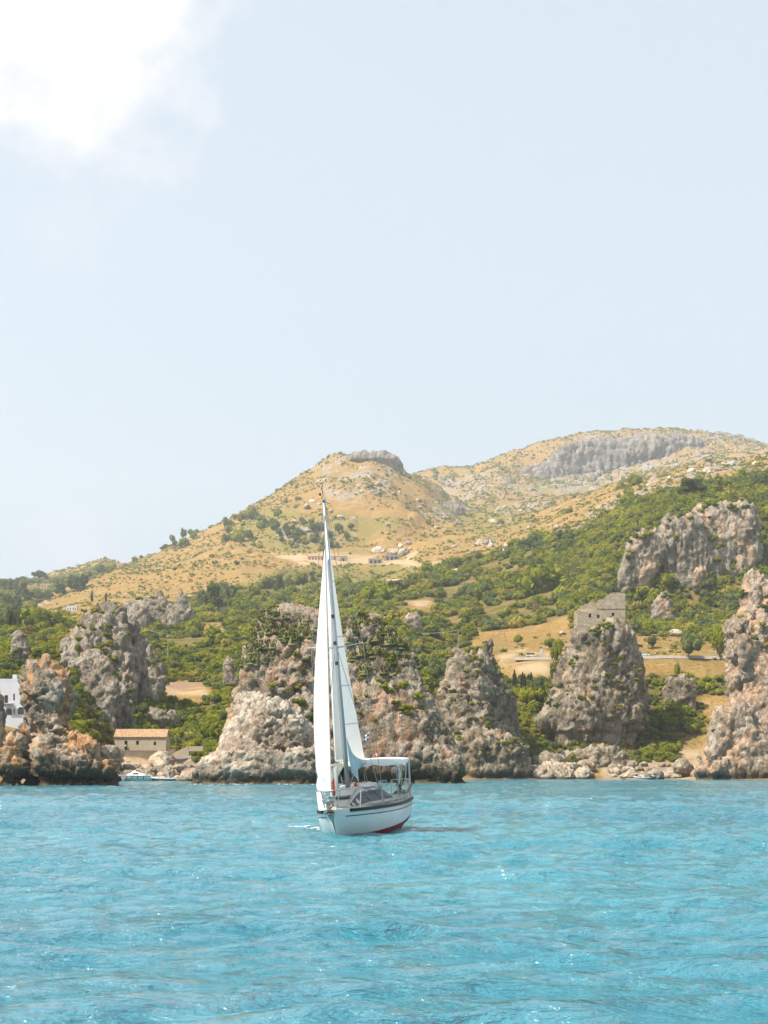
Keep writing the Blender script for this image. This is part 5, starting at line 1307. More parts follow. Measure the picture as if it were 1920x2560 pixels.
MB().tube([(-1.15, 1.04, BZ - 0.08), (-1.55, 1.05, 1.75), (-1.7, 0.98, 1.38)], [0.03, 0.05, 0.02], 8).build('rolled_curtain', m_white, bim)
# things on deck
anc = MB(); anc.tube([(3.55, 0.0, 0.92), (3.05, 0, 0.98)], 0.022, 6); anc.tube([(3.57, -0.14, 0.78), (3.62, 0.0, 0.86), (3.57, 0.14, 0.78)], [0.02, 0.045, 0.02], 6); anc.tube([(3.55, 0, 0.90), (3.62, 0, 0.72)], [0.03, 0.05], 6); anc.build('anchor', m_iron, yacht)
MB().grid([[(3.56, 0.13, 0.88), (3.60, 0, 0.89), (3.56, -0.13, 0.88)], [(3.46, 0.10, 0.70), (3.52, 0, 0.66), (3.46, -0.10, 0.70)], [(3.36, 0.045, 0.56), (3.39, 0, 0.53), (3.36, -0.045, 0.56)]]).build('stem_plate', m_steel, yacht, True)
MB().grid([[(3.42, -0.27, T_ - 0.02), (3.0, -0.47, T_ - 0.02), (2.5, -0.62, T_ - 0.03)], [(3.40, -0.24, 1.15), (3.0, -0.46, 1.13), (2.5, -0.62, 1.12)], [(3.36, -0.20, 0.90), (3.0, -0.44, 0.88), (2.5, -0.60, 0.87)]]).build('spray_cloth', m_white, yacht)
bag = MB(); bag.tube([(1.0, -0.42, 1.22), (1.0, -0.45, 1.45), (0.98, -0.45, 1.72)], [0.10, 0.08, 0.04], 8); bag.build('orange_bag', m_orange, yacht, True)
bag = MB(); bag.tube([(0.55, 0.10, 1.34), (0.55, 0.10, 1.56)], [0.11, 0.02], 8); bag.build('orange_bag', m_orange, yacht, True)
MB().tube([(1.22, -0.32, 1.2), (1.22, -0.32, 2.0), (1.22, -0.26, 2.1)], [0.06, 0.055, 0.03], 8).build('rolled_sailbag', m_white, yacht, True)
MB().tube([(1.6, 0.86, 0.92), (-0.3, 1.02, 0.93)], 0.05, 8).build('fender_pole', m_cream, yacht, True)

# flags (each hangs from the rigging and stays a thing of its own)
def flag(name, pts, mats, label, rows_=6):
    """pts: four world corners (hoist top, hoist bottom, fly bottom, fly top); mats: stripes from top to bottom"""
    e = empty(name, pts[0]); n = len(mats)
    hs = [(m[0] if isinstance(m, tuple) else m) for m in mats]; ws = [(m[1] if isinstance(m, tuple) else 1.0) for m in mats]; tot = sum(ws); acc = 0
    for m_, w_ in zip(hs, ws):
        g_ = []
        for v in (acc / tot, (acc + w_ / 2) / tot, (acc + w_) / tot):
            a, b = pts[0].lerp(pts[1], v), pts[3].lerp(pts[2], v)
            g_.append([a.lerp(b, u / 8) + Vector((0, 0.05 * math.sin(u * 1.1 + v * 2), 0.02 * math.sin(u * 0.9))) - pts[0] for u in range(9)])
        MB().grid(g_).build('stripe', m_, e, True); acc += w_
    return tag(e, label, 'flag')
f_red = plain('flag_red', (0.42, 0.02, 0.03), 0.8); f_yel = plain('flag_yellow', (0.70, 0.42, 0.015), 0.8); f_or = plain('flag_orange', (0.62, 0.08, 0.02), 0.8); f_wh = plain('flag_white', (0.55, 0.56, 0.58), 0.8); f_bl = plain('flag_blue', (0.06, 0.08, 0.22), 0.8)
stf0, stf1 = YM @ Vector((-3.4, -0.93, 0.95)), YM @ Vector((-3.6, -1.50, 2.75))
fs_ = MB().tube([YM.inverted() @ stf0, YM.inverted() @ stf1], 0.014, 6).build('flagstaff', m_gel, yacht)
flag('ensign_flag', [stf1 + Vector((0.0, 0, -0.02)), stf1 + Vector((0.02, 0, -0.36)), stf1 + Vector((0.40, 0.1, -0.42)), stf1 + Vector((0.26, 0.1, -0.12))], [(f_red, 1), (f_yel, 2), (f_or, 1.2)], 'red and yellow striped flag flying beside the jib foot')
def bs(t_): return YM @ BST0.lerp(BST1, t_)
p = bs(0.235); flag('pennant_flag', [p, p + Vector((-0.02, 0, -0.26)), p + Vector((-0.20, 0, -0.34)), p + Vector((-0.14, 0, -0.10))], [f_wh, f_bl, f_wh, f_bl], 'small white and blue flag on the backstay above the canopy')
p = bs(0.165); flag('pennant_flag', [p + Vector((0.13, 0, 0.05)), p + Vector((0.16, 0, -0.24)), p + Vector((0.10, 0.02, -0.20)), p + Vector((0.04, 0.02, 0.0))], [f_or, f_wh, f_or], 'small orange flag above the white canopy')
wire('flag_halyard', [YM.inverted() @ (p + Vector((0.16, 0, -0.24))), Vector((-3.2, 0.2, 2.2))], 0.006)

# ------------------------------------------------------------------ people
m_skin = plain('skin', (0.36, 0.19, 0.12), 0.6, 0.1, 9.0); m_skin2 = plain('skin_red', (0.45, 0.20, 0.12), 0.6, 0.1, 9.0)
m_hair = plain('dark_hair', (0.02, 0.014, 0.010), 0.6); m_olv = plain('olive_shirt', (0.13, 0.135, 0.10), 0.9); m_wht = plain('white_shirt', (0.62, 0.62, 0.62), 0.9); m_drk = plain('dark_trousers', (0.03, 0.03, 0.04), 0.9); m_spec = plain('sunglasses', (0.01, 0.01, 0.01), 0.15)
def skin_mesh(name, J, E, mat, parent, loc=None):
    """J: name -> (position, radius); E: edges; grown with the skin modifier to one continuous body"""
    names = list(J); ix = {n: i for i, n in enumerate(names)}
    me = bpy.data.meshes.new(name); me.from_pydata([J[n][0] for n in names], [(ix[a], ix[b]) for a, b in E], [])
    o = bpy.data.objects.new(name, me); COL.objects.link(o)
    o.modifiers.new('k', 'SKIN'); sb = o.modifiers.new('s', 'SUBSURF'); sb.levels = 1; sb.render_levels = 1
    for i, n in enumerate(names):
        r_ = J[n][1]; me.skin_vertices[0].data[i].radius = r_ if isinstance(r_, tuple) else (r_, r_)
    me.skin_vertices[0].data[0].use_root = True
    m2 = bpy.data.meshes.new_from_object(o.evaluated_get(DG())); bpy.data.objects.remove(o); m2.materials.clear(); m2.materials.append(mat); m2.shade_smooth()
    q = bpy.data.objects.new(name, m2); COL.objects.link(q); q.parent = parent
    return q
def person(base, rz, pose, skin, shirt, legs, hair, label, scale=1.0, rot=None, glasses=False):
    e = empty('person', base, rz); e.scale = (scale,) * 3
    if rot is not None: e.rotation_euler = rot
    P = pose
    J = {'pelvis': (P['pelvis'], 0.135), 'waist': (P['waist'], 0.125), 'chest': (P['chest'], (0.165, 0.12)), 'neck': (P['neck'], 0.055), 'head0': (P['head0'], 0.075), 'head1': (P['head1'], 0.085), 'head2': (P['head2'], 0.06)}
    E = [('pelvis', 'waist'), ('waist', 'chest'), ('chest', 'neck'), ('neck', 'head0'), ('head0', 'head1'), ('head1', 'head2')]
    for sd in 'lr':
        for n, r_ in (('sh', 0.062), ('el', 0.043), ('wr', 0.031), ('hd', 0.034), ('fg', 0.018)): J[n + sd] = (P[n + sd], r_)
        E += [('chest', 'sh' + sd), ('sh' + sd, 'el' + sd), ('el' + sd, 'wr' + sd), ('wr' + sd, 'hd' + sd), ('hd' + sd, 'fg' + sd)]
        for n, r_ in (('hp', 0.09), ('kn', 0.062), ('an', 0.042), ('to', 0.04)): J[n + sd] = (P[n + sd], r_)
        E += [('pelvis', 'hp' + sd), ('hp' + sd, 'kn' + sd), ('kn' + sd, 'an' + sd), ('an' + sd, 'to' + sd)]
    skin_mesh('body', J, E, skin, e)
    JS = {'pelvis': (P['pelvis'], 0.145), 'waist': (P['waist'], 0.137), 'chest': (P['chest'], (0.178, 0.132)), 'shl': (P['shl'], 0.075), 'shr': (P['shr'], 0.075)}
    ES = [('pelvis', 'waist'), ('waist', 'chest'), ('chest', 'shl'), ('chest', 'shr')]
    for sd in 'lr':
        m_ = Vector(P['sh' + sd]).lerp(Vector(P['el' + sd]), 0.55); JS['sl' + sd] = (tuple(m_), 0.06); ES.append(('sh' + sd, 'sl' + sd))
    if shirt: skin_mesh('shirt', JS, ES, shirt, e)
    if legs:
        JL = {'pelvis': (P['pelvis'], 0.150)}; EL = []
        for sd in 'lr':
            JL['hp' + sd] = (P['hp' + sd], 0.10); JL['kn' + sd] = (P['kn' + sd], 0.074); JL['an' + sd] = (tuple(Vector(P['kn' + sd]).lerp(Vector(P['an' + sd]), 0.9)), 0.058)
            EL += [('pelvis', 'hp' + sd), ('hp' + sd, 'kn' + sd), ('kn' + sd, 'an' + sd)]
        skin_mesh('trousers', JL, EL, legs, e)
    h1 = Vector(P['head1']); fw = Vector(P.get('face', (0, -1, 0)))
    MB().ball(h1 - fw * 0.02 + Vector((0, 0, 0.035)), 0.105, 12, 8, (1, 1, 0.95)).build('hair', hair, e, True)
    up = Vector((0, 0, 1)); sdv = fw.cross(up).normalized()
    f0 = h1 + fw * 0.092
    MB().tube([f0 + Vector((0, 0, 0.02)), f0 + fw * 0.03 - up * 0.03], [0.012, 0.018], 6).build('nose', skin, e, True)
    if glasses:
        MB().tube([f0 + sdv * 0.075 + up * 0.022 - fw * 0.045, f0 + sdv * 0.035 + up * 0.02 + fw * 0.012, f0 - sdv * 0.035 + up * 0.02 + fw * 0.012, f0 - sdv * 0.075 + up * 0.022 - fw * 0.045], 0.02, 6).build('sunglasses', m_spec, e)
    else:
        for k in (1, -1): MB().ball(f0 + sdv * 0.034 * k + up * 0.02, 0.013, 6, 4).build('eye', m_spec, e)
    MB().tube([f0 + sdv * 0.025 - up * 0.062, f0 - sdv * 0.025 - up * 0.062], 0.009, 5).build('mouth', m_skin2, e)
    for k in (1, -1): MB().ball(h1 + sdv * 0.088 * k, 0.026, 6, 4, (0.6, 0.8, 1.2)).build('ear', skin, e)
    return tag(e, label, 'person')
STAND = dict(pelvis=(0, 0, 0.95), waist=(0, 0, 1.12), chest=(0, 0, 1.36), neck=(0, 0, 1.50), head0=(0, -0.01, 1.57), head1=(0, -0.02, 1.64), head2=(0, -0.01, 1.72),
    shl=(0.19, 0, 1.42), ell=(0.25, 0.02, 1.13), wrl=(0.24, -0.05, 0.89), hdl=(0.235, -0.07, 0.81), fgl=(0.23, -0.09, 0.73), shr=(-0.19, 0, 1.42), elr=(-0.25, 0.02, 1.13), wrr=(-0.24, -0.05, 0.89), hdr=(-0.235, -0.07, 0.81), fgr=(-0.23, -0.09, 0.73),
    hpl=(0.1, 0, 0.9), knl=(0.11, -0.02, 0.5), anl=(0.11, 0.01, 0.08), tol=(0.12, -0.16, 0.035), hpr=(-0.1, 0, 0.9), knr=(-0.11, -0.02, 0.5), anr=(-0.11, 0.01, 0.08), tor=(-0.12, -0.16, 0.035))
SIT = dict(pelvis=(0, 0, 0.10), waist=(0, 0.05, 0.26), chest=(0, 0.10, 0.50), neck=(0, 0.11, 0.64), head0=(0, 0.10, 0.71), head1=(0, 0.08, 0.79), head2=(0, 0.08, 0.87),
    shl=(0.19, 0.1, 0.57), ell=(0.27, 0.02, 0.31), wrl=(0.20, -0.2, 0.24), hdl=(0.18, -0.27, 0.23), fgl=(0.17, -0.34, 0.2), shr=(-0.19, 0.1, 0.57), elr=(-0.30, 0.10, 0.33), wrr=(-0.22, -0.16, 0.26), hdr=(-0.2, -0.24, 0.25), fgr=(-0.18, -0.31, 0.22),
    hpl=(0.1, -0.05, 0.09), knl=(0.13, -0.45, 0.10), anl=(0.13, -0.45, -0.26), tol=(0.13, -0.60, -0.29), hpr=(-0.1, -0.05, 0.09), knr=(-0.13, -0.45, 0.10), anr=(-0.13, -0.45, -0.26), tor=(-0.13, -0.60, -0.29))
# helmsman on the port side, reclining, left arm out along the rail
SIT2 = dict(SIT); SIT2.update(waist=(0.0, 0.12, 0.22), chest=(0.0, 0.26, 0.38), neck=(0, 0.30, 0.52), head0=(0, 0.29, 0.59), head1=(0, 0.27, 0.67), head2=(0, 0.27, 0.75), shl=(0.18, 0.28, 0.46), shr=(-0.18, 0.28, 0.46),
    elr=(-0.42, 0.36, 0.40), wrr=(-0.60, 0.42, 0.56), hdr=(-0.64, 0.44, 0.64), fgr=(-0.66, 0.45, 0.71))
yz = YROT[2]
def ypt(v): return YM @ Vector(v)
# the figures face across the boat; local -Y of the figure is where they look
person(ypt((-2.35, 0.60, 0.68)), yz, SIT2, m_skin, m_olv, m_drk, m_hair, 'person in sunglasses and olive top reclining at the yacht stern', 0.98, Euler((YROT[0], YROT[1], yz + R(-8))), True)
SIT3 = dict(SIT)
person(ypt((-1.70, -0.42, 0.72)), yz, SIT3, m_skin2, m_orange, m_drk, plain('reddish_hair', (0.30, 0.09, 0.03), 0.7), 'person with reddish hair sitting low behind the yacht hatch', 0.98, Euler((YROT[0], YROT[1], yz + R(100))), False)
print('yacht', round(time.time() - T0, 1))
# ------------------------------------------------------------------ buildings
def stone_mat(name, a, b, mortar, bw=0.5, bh=0.25, bump=0.6):
    t = NT(name); v = t.obj()
    br = t.new('ShaderNodeTexBrick'); t.link(t.mapped(v, (1, 1, 1), (R(90), 0, 0)), br.inputs['Vector'])
    br.inputs['Scale'].default_value = 1.0; br.inputs['Brick Width'].default_value = bw; br.inputs['Row Height'].default_value = bh; br.inputs['Mortar Size'].default_value = 0.03; br.offset = 0.37
    br.inputs['Color1'].default_value = (*a, 1); br.inputs['Color2'].default_value = (*b, 1); br.inputs['Mortar'].default_value = (*mortar, 1)
    n = t.noise(v, 0.6, 5, 0.65); n2 = t.noise(v, 3.0, 5, 0.7)
    c = t.mix(t.step(n, 0.35, 0.7, 0, 0.5), br.outputs['Color'], [x * 0.75 for x in mortar]); c = t.mix(t.step(n2, 0.5, 0.7, 0, 0.35), c, [x * 0.6 for x in a])
    h = t.math('ADD', n2, t.math('MULTIPLY', br.outputs['Fac'], -0.5))
    return t.fin(c, 0.95, t.bump(h, bump, 0.15), 0.1)
m_stone = stone_mat('house_stone', (0.42, 0.335, 0.24), (0.51, 0.42, 0.31), (0.49, 0.41, 0.31))
m_retain = stone_mat('terrace_stone', (0.26, 0.20, 0.14), (0.32, 0.26, 0.18), (0.22, 0.17, 0.12))
m_tower = stone_mat('tower_stone', (0.42, 0.345, 0.245), (0.54, 0.45, 0.33), (0.24, 0.185, 0.125), 0.9, 0.45, 1.0)
m_ruin = stone_mat('concrete_ruin', (0.24, 0.21, 0.18), (0.28, 0.25, 0.21), (0.25, 0.22, 0.19), 1.2, 0.6)
m_wash = plain('whitewash', (0.52, 0.53, 0.56), 0.9, 0.05, 0.5, 0.1, bump=0.15, bscale=3); m_plaster = plain('pink_plaster', (0.46, 0.32, 0.22), 0.9, 0.1, 0.4, 0.1); m_sandp = plain('sand_plaster', (0.44, 0.35, 0.24), 0.9, 0.1, 0.4, 0.1)
m_tile = plain('clay_tile', (0.44, 0.29, 0.17), 0.9, 0.28, 2.2, 0.1); m_tiler = plain('red_tile', (0.36, 0.19, 0.12), 0.9, 0.2, 0.8, 0.1)
m_open = plain('painted_room_shade', (0.012, 0.012, 0.013), 0.8); m_green = plain('green_shutter', (0.05, 0.085, 0.065), 0.6); m_wood = plain('brown_wood', (0.10, 0.045, 0.025), 0.7); m_pane = plain('window_glass', (0.03, 0.035, 0.045), 0.1, 0.1, 1.0, 0.6)
m_asph = plain('asphalt', (0.30, 0.265, 0.215), 0.9, 0.1, 0.6)
def wall_cells(m, w, h, t_, holes, ox=0.0, y0=0.0):
    xs = sorted({0.0, w} | {q for r_ in holes for q in (r_[0], r_[2])}); zs = sorted({0.0, h} | {q for r_ in holes for q in (r_[1], r_[3])})
    for a, b in zip(xs, xs[1:]):
        for c, d in zip(zs, zs[1:]):
            cx, cz = (a + b) / 2, (c + d) / 2
            if not any(r_[0] < cx < r_[2] and r_[1] < cz < r_[3] for r_ in holes): m.box((ox + cx, y0 + t_ / 2, cz), (b - a, t_, d - c))
def building(name, label, base, w, d, h, mat, holes=(), roof='flat', rmat=None, rise=1.6, rz=0.0, cat='house', eave=0.25, tiles=False, t_=0.35, down=3.0, group=None):
    """base: ground under the left end of the front wall; x runs right, y away from the viewer"""
    e = empty(name, base, rz); m = MB()
    wall_cells(m, w, h, t_, [q[:4] for q in holes])
    m.box((t_ / 2, d / 2, h / 2), (t_ - 0.006, d - 0.01, h - 0.004)); m.box((w - t_ / 2, d / 2, h / 2), (t_ - 0.006, d - 0.01, h - 0.004)); m.box((w / 2, d - t_ / 2, h / 2), (w - 0.01, t_, h - 0.008))
    m.box((w / 2, d / 2, -down / 2 - 0.01), (w - 0.02, d - 0.02, down))
    if roof == 'gable':
        for x in (0.01, w - t_): m.prism([(0.0, h - 0.01), (d, h - 0.01), (d / 2, h + rise - 0.05)], lambda p, x=x: (x, p[0], p[1]), lambda p, x=x: (x + t_ - 0.01, p[0], p[1]))
    m.build('wall', mat, e)
    for q in holes:
        x0, z0, x1, z1 = q[:4]; k = q[4] if len(q) > 4 else 'window'
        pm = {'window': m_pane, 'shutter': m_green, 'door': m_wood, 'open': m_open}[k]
        o = MB().box(((x0 + x1) / 2, t_ * 0.8, (z0 + z1) / 2), (x1 - x0, 0.06, z1 - z0)).build('door' if k == 'door' or z0 < 0.1 else 'window', pm, e)  # open holes get a near-black sheet, the room's shade painted in
        if k in ('window', 'shutter') and x1 - x0 > 0.3:
            f = MB(); f.box(((x0 + x1) / 2, t_ * 0.6, z1 - 0.04), (x1 - x0, 0.05, 0.06)); f.box(((x0 + x1) / 2, t_ * 0.6, z0 + 0.04), (x1 - x0, 0.05, 0.06)); f.box(((x0 + x1) / 2, t_ * 0.6, (z0 + z1) / 2), (0.05, 0.04, z1 - z0 - 0.15)); f.build('frame', m_wood, o)
    rmat = rmat or mat
    if roof == 'flat':
        r_ = MB(); r_.box((w / 2, d / 2, h + 0.08), (w - 2 * t_, d - 2 * t_, 0.14)); r_.build('roof', rmat, e)
        pp = MB()
        for c_, s_ in (((w / 2, t_ / 2, h + 0.22), (w + 0.04, t_ + 0.04, 0.45)), ((w / 2, d - t_ / 2, h + 0.22), (w + 0.04, t_ + 0.04, 0.45)), ((t_ / 2, d / 2, h + 0.22), (t_ + 0.03, d - 2 * t_ - 0.08, 0.44)), ((w - t_ / 2, d / 2, h + 0.22), (t_ + 0.03, d - 2 * t_ - 0.08, 0.44))): pp.box(c_, s_)
        pp.build('parapet', mat, e)
    elif roof == 'gable':
        r_ = MB(); A = d / 2 + eave; sl = rise / (d / 2); th = 0.14
        for sgn in (-1, 1):
            y_e = d / 2 + sgn * A; z_e = h - sl * eave
            r_.prism([(d / 2, h + rise), (y_e, z_e), (y_e, z_e + th), (d / 2, h + rise + th)], lambda p: (-eave, p[0], p[1]), lambda p: (w + eave, p[0], p[1]))
        ro = r_.build('roof', rmat, e)
        if tiles:
            tl = MB(); n = int(w / 0.27)
            for k in range(n + 1):
                x = -eave + 0.13 + (w + 2 * eave - 0.26) * k / n; jj = rnd.uniform(-0.05, 0.05)
                for sgn in (-1, 1):
                    a, b = Vector((x, d / 2 + sgn * 0.08, h + rise + th - 0.03 + jj * 0.3)), Vector((x + jj, d / 2 + sgn * (A + 0.04), h - sl * eave + th - 0.01))
                    tl.tube([a, a.lerp(b, 0.33) + Vector((0, 0, rnd.uniform(-.02, .02))), a.lerp(b, 0.66) + Vector((0, 0, rnd.uniform(-.02, .02))), b], 0.095, 6)
            tl.tube([(-eave, d / 2, h + rise + th), (w + eave, d / 2, h + rise + th)], 0.14, 6)
            to = tl.build('roof_tiles', rmat, e); to['kind'] = 'stuff'
    elif roof == 'mono':
        r_ = MB(); r_.prism([(-0.3, h), (d + 0.3, h + rise), (d + 0.3, h + rise + 0.16), (-0.3, h + 0.16)], lambda p: (-0.3, p[0], p[1]), lambda p: (w + 0.3, p[0], p[1])); r_.build('roof', rmat, e)
        s_ = MB()
        for x in (0.02, w - t_): s_.prism([(0.02, h - 0.02), (d - 0.02, h - 0.02), (d - 0.02, h + rise * 0.96)], lambda p, x=x: (x, p[0], p[1]), lambda p, x=x: (x + t_ - 0.02, p[0], p[1]))
        s_.box((w / 2, d - t_ / 2, h + rise * 0.46), (w - 2 * t_, t_ - 0.02, rise * 0.9)); s_.build('gable', mat, e)
    return tag(e, label, cat, group)
# stone house by the cove with its terrace wall and steps
hY = 347.0; k_ = hY / F
hb_ = W(287, 1876, hY); hw_ = 128 * k_
def hxp(px): return (px - 287) * k_
def hzp(py): return (1876 - py) * k_
building('stone_house', 'long low stone house with a clay tile roof beside the cove', hb_, hw_, 5.2, 3.35, m_stone,
    [(hxp(311), 0.05, hxp(318.5), hzp(1852), 'open'), (hxp(340), hzp(1862), hxp(347.5), hzp(1852), 'shutter'), (hxp(384), hzp(1863), hxp(390), hzp(1854), 'open')], 'gable', m_tile, 1.75, tiles=True)
person(hb_ + Vector((hxp(314.5), -0.35, -0.02)), 0.0, STAND, m_skin, m_wht, m_drk, m_hair, 'person in a white shirt standing in the stone house doorway', 0.95)
rw = MB(); rw.box((hw_ * 0.44, 0, -2.1), (hw_ * 0.98, 0.7, 4.0)); rw.box((hw_ * 0.44, 0.05, 0.02), (hw_ * 1.0, 0.9, 0.16))
o = rw.build('terrace_wall', m_retain); o.location = hb_ + Vector((0, -2.6, -0.25)); tag(o, 'rough stone terrace wall below the stone house', 'wall')
st = MB()
for i in range(8): st.box((0.0, 0.35 * i, 0.18 * i - 0.6), (1.6, 0.36, 0.2 + 0.02 * i))
o = st.build('stone_steps', m_retain); o.location = hb_ + Vector((hw_ + 1.5, -1.2, -0.2)); tag(o, 'short flight of stone steps right of the stone house', 'steps')
pw = MB(); pw.prism([(0, -2.0), (3.6, -1.2), (3.6, 0.9), (3.4, 0.95), (0, -0.6)], lambda p: (p[0], 0, p[1]), lambda p: (p[0], 0.4, p[1])); pw.box((5.3, 0.2, 0.3), (3.6, 0.4, 1.2))
o = pw.build('parapet_wall', m_stone); o.location = hb_ + Vector((hw_ + 2.3, -1.6, 0.1)); tag(o, 'low sloping wall beside the steps of the stone house', 'wall')
# white villa at the left edge
vY = 300.0; k_ = vY / F; vb = W(-90, 1838, vY)
def vx(px): return (px + 90) * k_
def vz(py): return (1838 - py) * k_
villa = building('white_villa', 'white villa with arched windows behind the orange sea stack', vb, 150 * k_, 8.0, vz(1702), m_wash,
    [(vx(11), vz(1758), vx(20), vz(1738), 'door'), (vx(33), vz(1751), vx(37), vz(1734), 'open')], 'flat', None, t_=0.4, down=4)
for cx, hw2, top, bot in ((22.5, 7.5, 1771, 1787), (52, 7.5, 1768, 1786), (-30, 7.5, 1771, 1787)):
    pts = [(vx(cx - hw2), vz(bot)), (vx(cx + hw2), vz(bot))] + [(vx(cx) + hw2 * k_ * math.cos(a), vz(top) - 0.62 + 0.62 * math.sin(a)) for a in [math.pi * i / 10 for i in range(11)]]
    MB().prism(pts, lambda p: (p[0], -0.05, p[1]), lambda p: (p[0], 0.02, p[1])).build('arched_window', m_pane, villa)
    fr = [(vx(cx) + (hw2 + 0.9) * k_ * math.cos(a), -0.07, vz(top) - 0.62 + 0.70 * math.sin(a)) for a in [math.pi * i / 12 for i in range(13)]]
    MB().tube(fr, 0.07, 5).build('arch_trim', m_wash, villa)
    for x in (cx - hw2 / 3, cx + hw2 / 3): MB().box((vx(x), -0.07, (vz(top) + vz(bot)) / 2 - 0.1), (0.05, 0.03, 1.0)).build('mullion', m_wood, villa)
for px in (12.5, 36): MB().box((vx(px), -0.04, vz(1779)), (0.22, 0.08, 1.1)).build('shutter', m_green, villa)
br_ = MB(); br_.box((vx(20), -0.55, vz(1759)), (2.2, 1.1, 0.14)); br_.build('balcony', m_wash, villa)
bl = MB(); bl.tube([(vx(8), -1.05, vz(1748)), (vx(33), -1.05, vz(1748))], 0.025, 5)
for i in range(12): bl.tube([(vx(8) + i * 0.19, -1.05, vz(1748)), (vx(8) + i * 0.19, -1.05, vz(1759))], 0.012, 4)
bl.build('balcony_rail', m_iron, villa)
MB().box((vx(34), 1.2, vz(1702) + 0.9), (0.9, 0.8, 1.0)).build('chimney', m_wash, villa)
# ruined tower
tw = empty('ruined_tower', W(1500, 1562, 478)); tb_ = Vector(tw.location); ty = 479.5; kt = ty / F
def ruin_wall(outline, holes, y0, thick, zbot, name, step=1.6, jag=0.18, seed=1):
    r = random.Random(seed); m = MB(); px = outline[0][0]; xs_ = [q[0] for q in outline]; ys_ = [q[1] for q in outline]
    cols = np.arange(xs_[0], xs_[-1] + 0.01, step); tops = [W(c, float(np.interp(c, xs_, ys_)), ty).z + r.uniform(-jag, jag) for c in cols]
    for i in range(len(cols) - 1):
        a, b = cols[i], cols[i + 1]; xa, xb = W(a, 0, ty).x, W(b, 0, ty).x
        segs = [(zbot, None)]
        for (h0, h1, p0, p1) in holes:
            if h0 < (a + b) / 2 < h1: segs = [(zbot, W(0, p1, ty).z), (W(0, p0, ty).z, None)]
        for z0, z1 in segs:
            t0, t1 = (tops[i], tops[i + 1]) if z1 is None else (z1, z1)
            if min(t0, t1) <= z0 + 0.05: continue
            vs = [(xa, y0, z0), (xb, y0, z0), (xb, y0, t1), (xa, y0, t0), (xa, y0 + thick, z0), (xb, y0 + thick, z0), (xb, y0 + thick, t1 + r.uniform(-jag, jag)), (xa, y0 + thick, t0)]
            m.add([Vector(v) - tb_ for v in vs], [(0, 1, 2, 3), (5, 4, 7, 6), (3, 2, 6, 7), (0, 3, 7, 4), (1, 5, 6, 2), (0, 4, 5, 1)])
    return m.build(name, m_tower, tw)
zb = W(0, 1596, ty).z
ruin_wall([(1443, 1532), (1458, 1528), (1480, 1527), (1492, 1519), (1500, 1510), (1510, 1496), (1520, 1488), (1530, 1482), (1545, 1481), (1556, 1483), (1563, 1484)], [(1472.5, 1478, 1534, 1544), (1492, 1498.2, 1537, 1545), (1529, 1535.5, 1532, 1540)], ty, 1.3, zb, 'front_wall')
ruin_wall([(1452, 1520), (1462, 1510), (1475, 1503), (1490, 1497), (1500, 1499), (1512, 1490), (1540, 1486), (1563, 1484)], [], ty + 8.0, 1.2, zb, 'back_wall', 2.2, 0.35, 2)
for nm, x0, za, zb2 in (('side_wall', 1443.3, 1531, 1519), ('side_wall', 1553.4, 1484, 1484)):
    m = MB(); n = 9; r = random.Random(int(x0)); X0 = W(x0, 0, ty).x; X1 = X0 + 1.25
    for i in range(n):
        ya, yb = ty + 1.31 + (6.6 * i / n), ty + 1.31 + (6.6 * (i + 1) / n); za_ = W(0, za + (zb2 - za) * i / n, ty).z + r.uniform(-.25, .1)
        m.add([Vector(v) - tb_ for v in [(X0, ya, zb), (X1, ya, zb), (X1, ya, za_), (X0, ya, za_), (X0, yb, zb), (X1, yb, zb), (X1, yb, za_), (X0, yb, za_)]], [(0, 1, 2, 3), (5, 4, 7, 6), (3, 2, 6, 7), (0, 3, 7, 4), (1, 5, 6, 2), (0, 4, 5, 1)])
    m.build(nm, m_tower, tw)
rb_ = MB(); rows = []
for i in range(9):
    px_ = 1456 + 100 * i / 8; rows.append([])
    for j in range(7):
        yy = ty + 1.4 + 6.5 * j / 6; p = W(px_, 1534 - 3.2 * j - 20 * max(0, (i - 3) / 5), ty); rows[-1].append(Vector((p.x, yy, p.z + rnd.uniform(-.3, .3))) - tb_)
rb_.grid(rows).build('rubble_fill', m_retain, tw)
bd = MB(); bd.box(Vector(((1503 - 960) * kt, ty - 0.06, W(0, 1523, ty).z)) - tb_, (15.5, 0.1, 0.22)); 
tag(tw, 'ruined stone tower with a broken sloping top on the tall stack', 'tower')
MB().box(Vector(((1528 - 960) * kt, ty - 0.05, W(0, 1522.5, ty).z)) - tb_, (9.0, 0.1, 0.2)).build('string_course', m_retain, tw)

# houses scattered on the hills
def hill_house(px0, px1, base_py, top_py, name, label, mat, roof, rmat, holes, rise=0.0, y0=800, depth=None, cat='house', Y=None):
    g = at_row((px0 + px1) / 2, base_py, y0) if Y is None else None
    Y_ = (g.y if g else Y); kk = Y_ / F; w = (px1 - px0) * kk; h = (base_py - top_py) * kk
    H_ = [(a * w, max(0.0, b * h), c * w, d * h, t) for a, b, c, d, t in holes]
    return building(name, label, W(px0, base_py, Y_ - 1.0), w, depth or min(9.0, w * 0.6), h, mat, H_, roof, rmat, rise, cat=cat, eave=0.4, down=5)
HO = [(0.1, 0.25, 0.2, 0.75, 'window'), (0.35, 0.0, 0.43, 0.75, 'door'), (0.6, 0.25, 0.7, 0.75, 'window'), (0.8, 0.25, 0.9, 0.75, 'window')]
H2 = [(0.12, 0.0, 0.26, 0.7, 'open'), (0.42, 0.0, 0.58, 0.7, 'open'), (0.68, 0.15, 0.88, 0.7, 'open')]
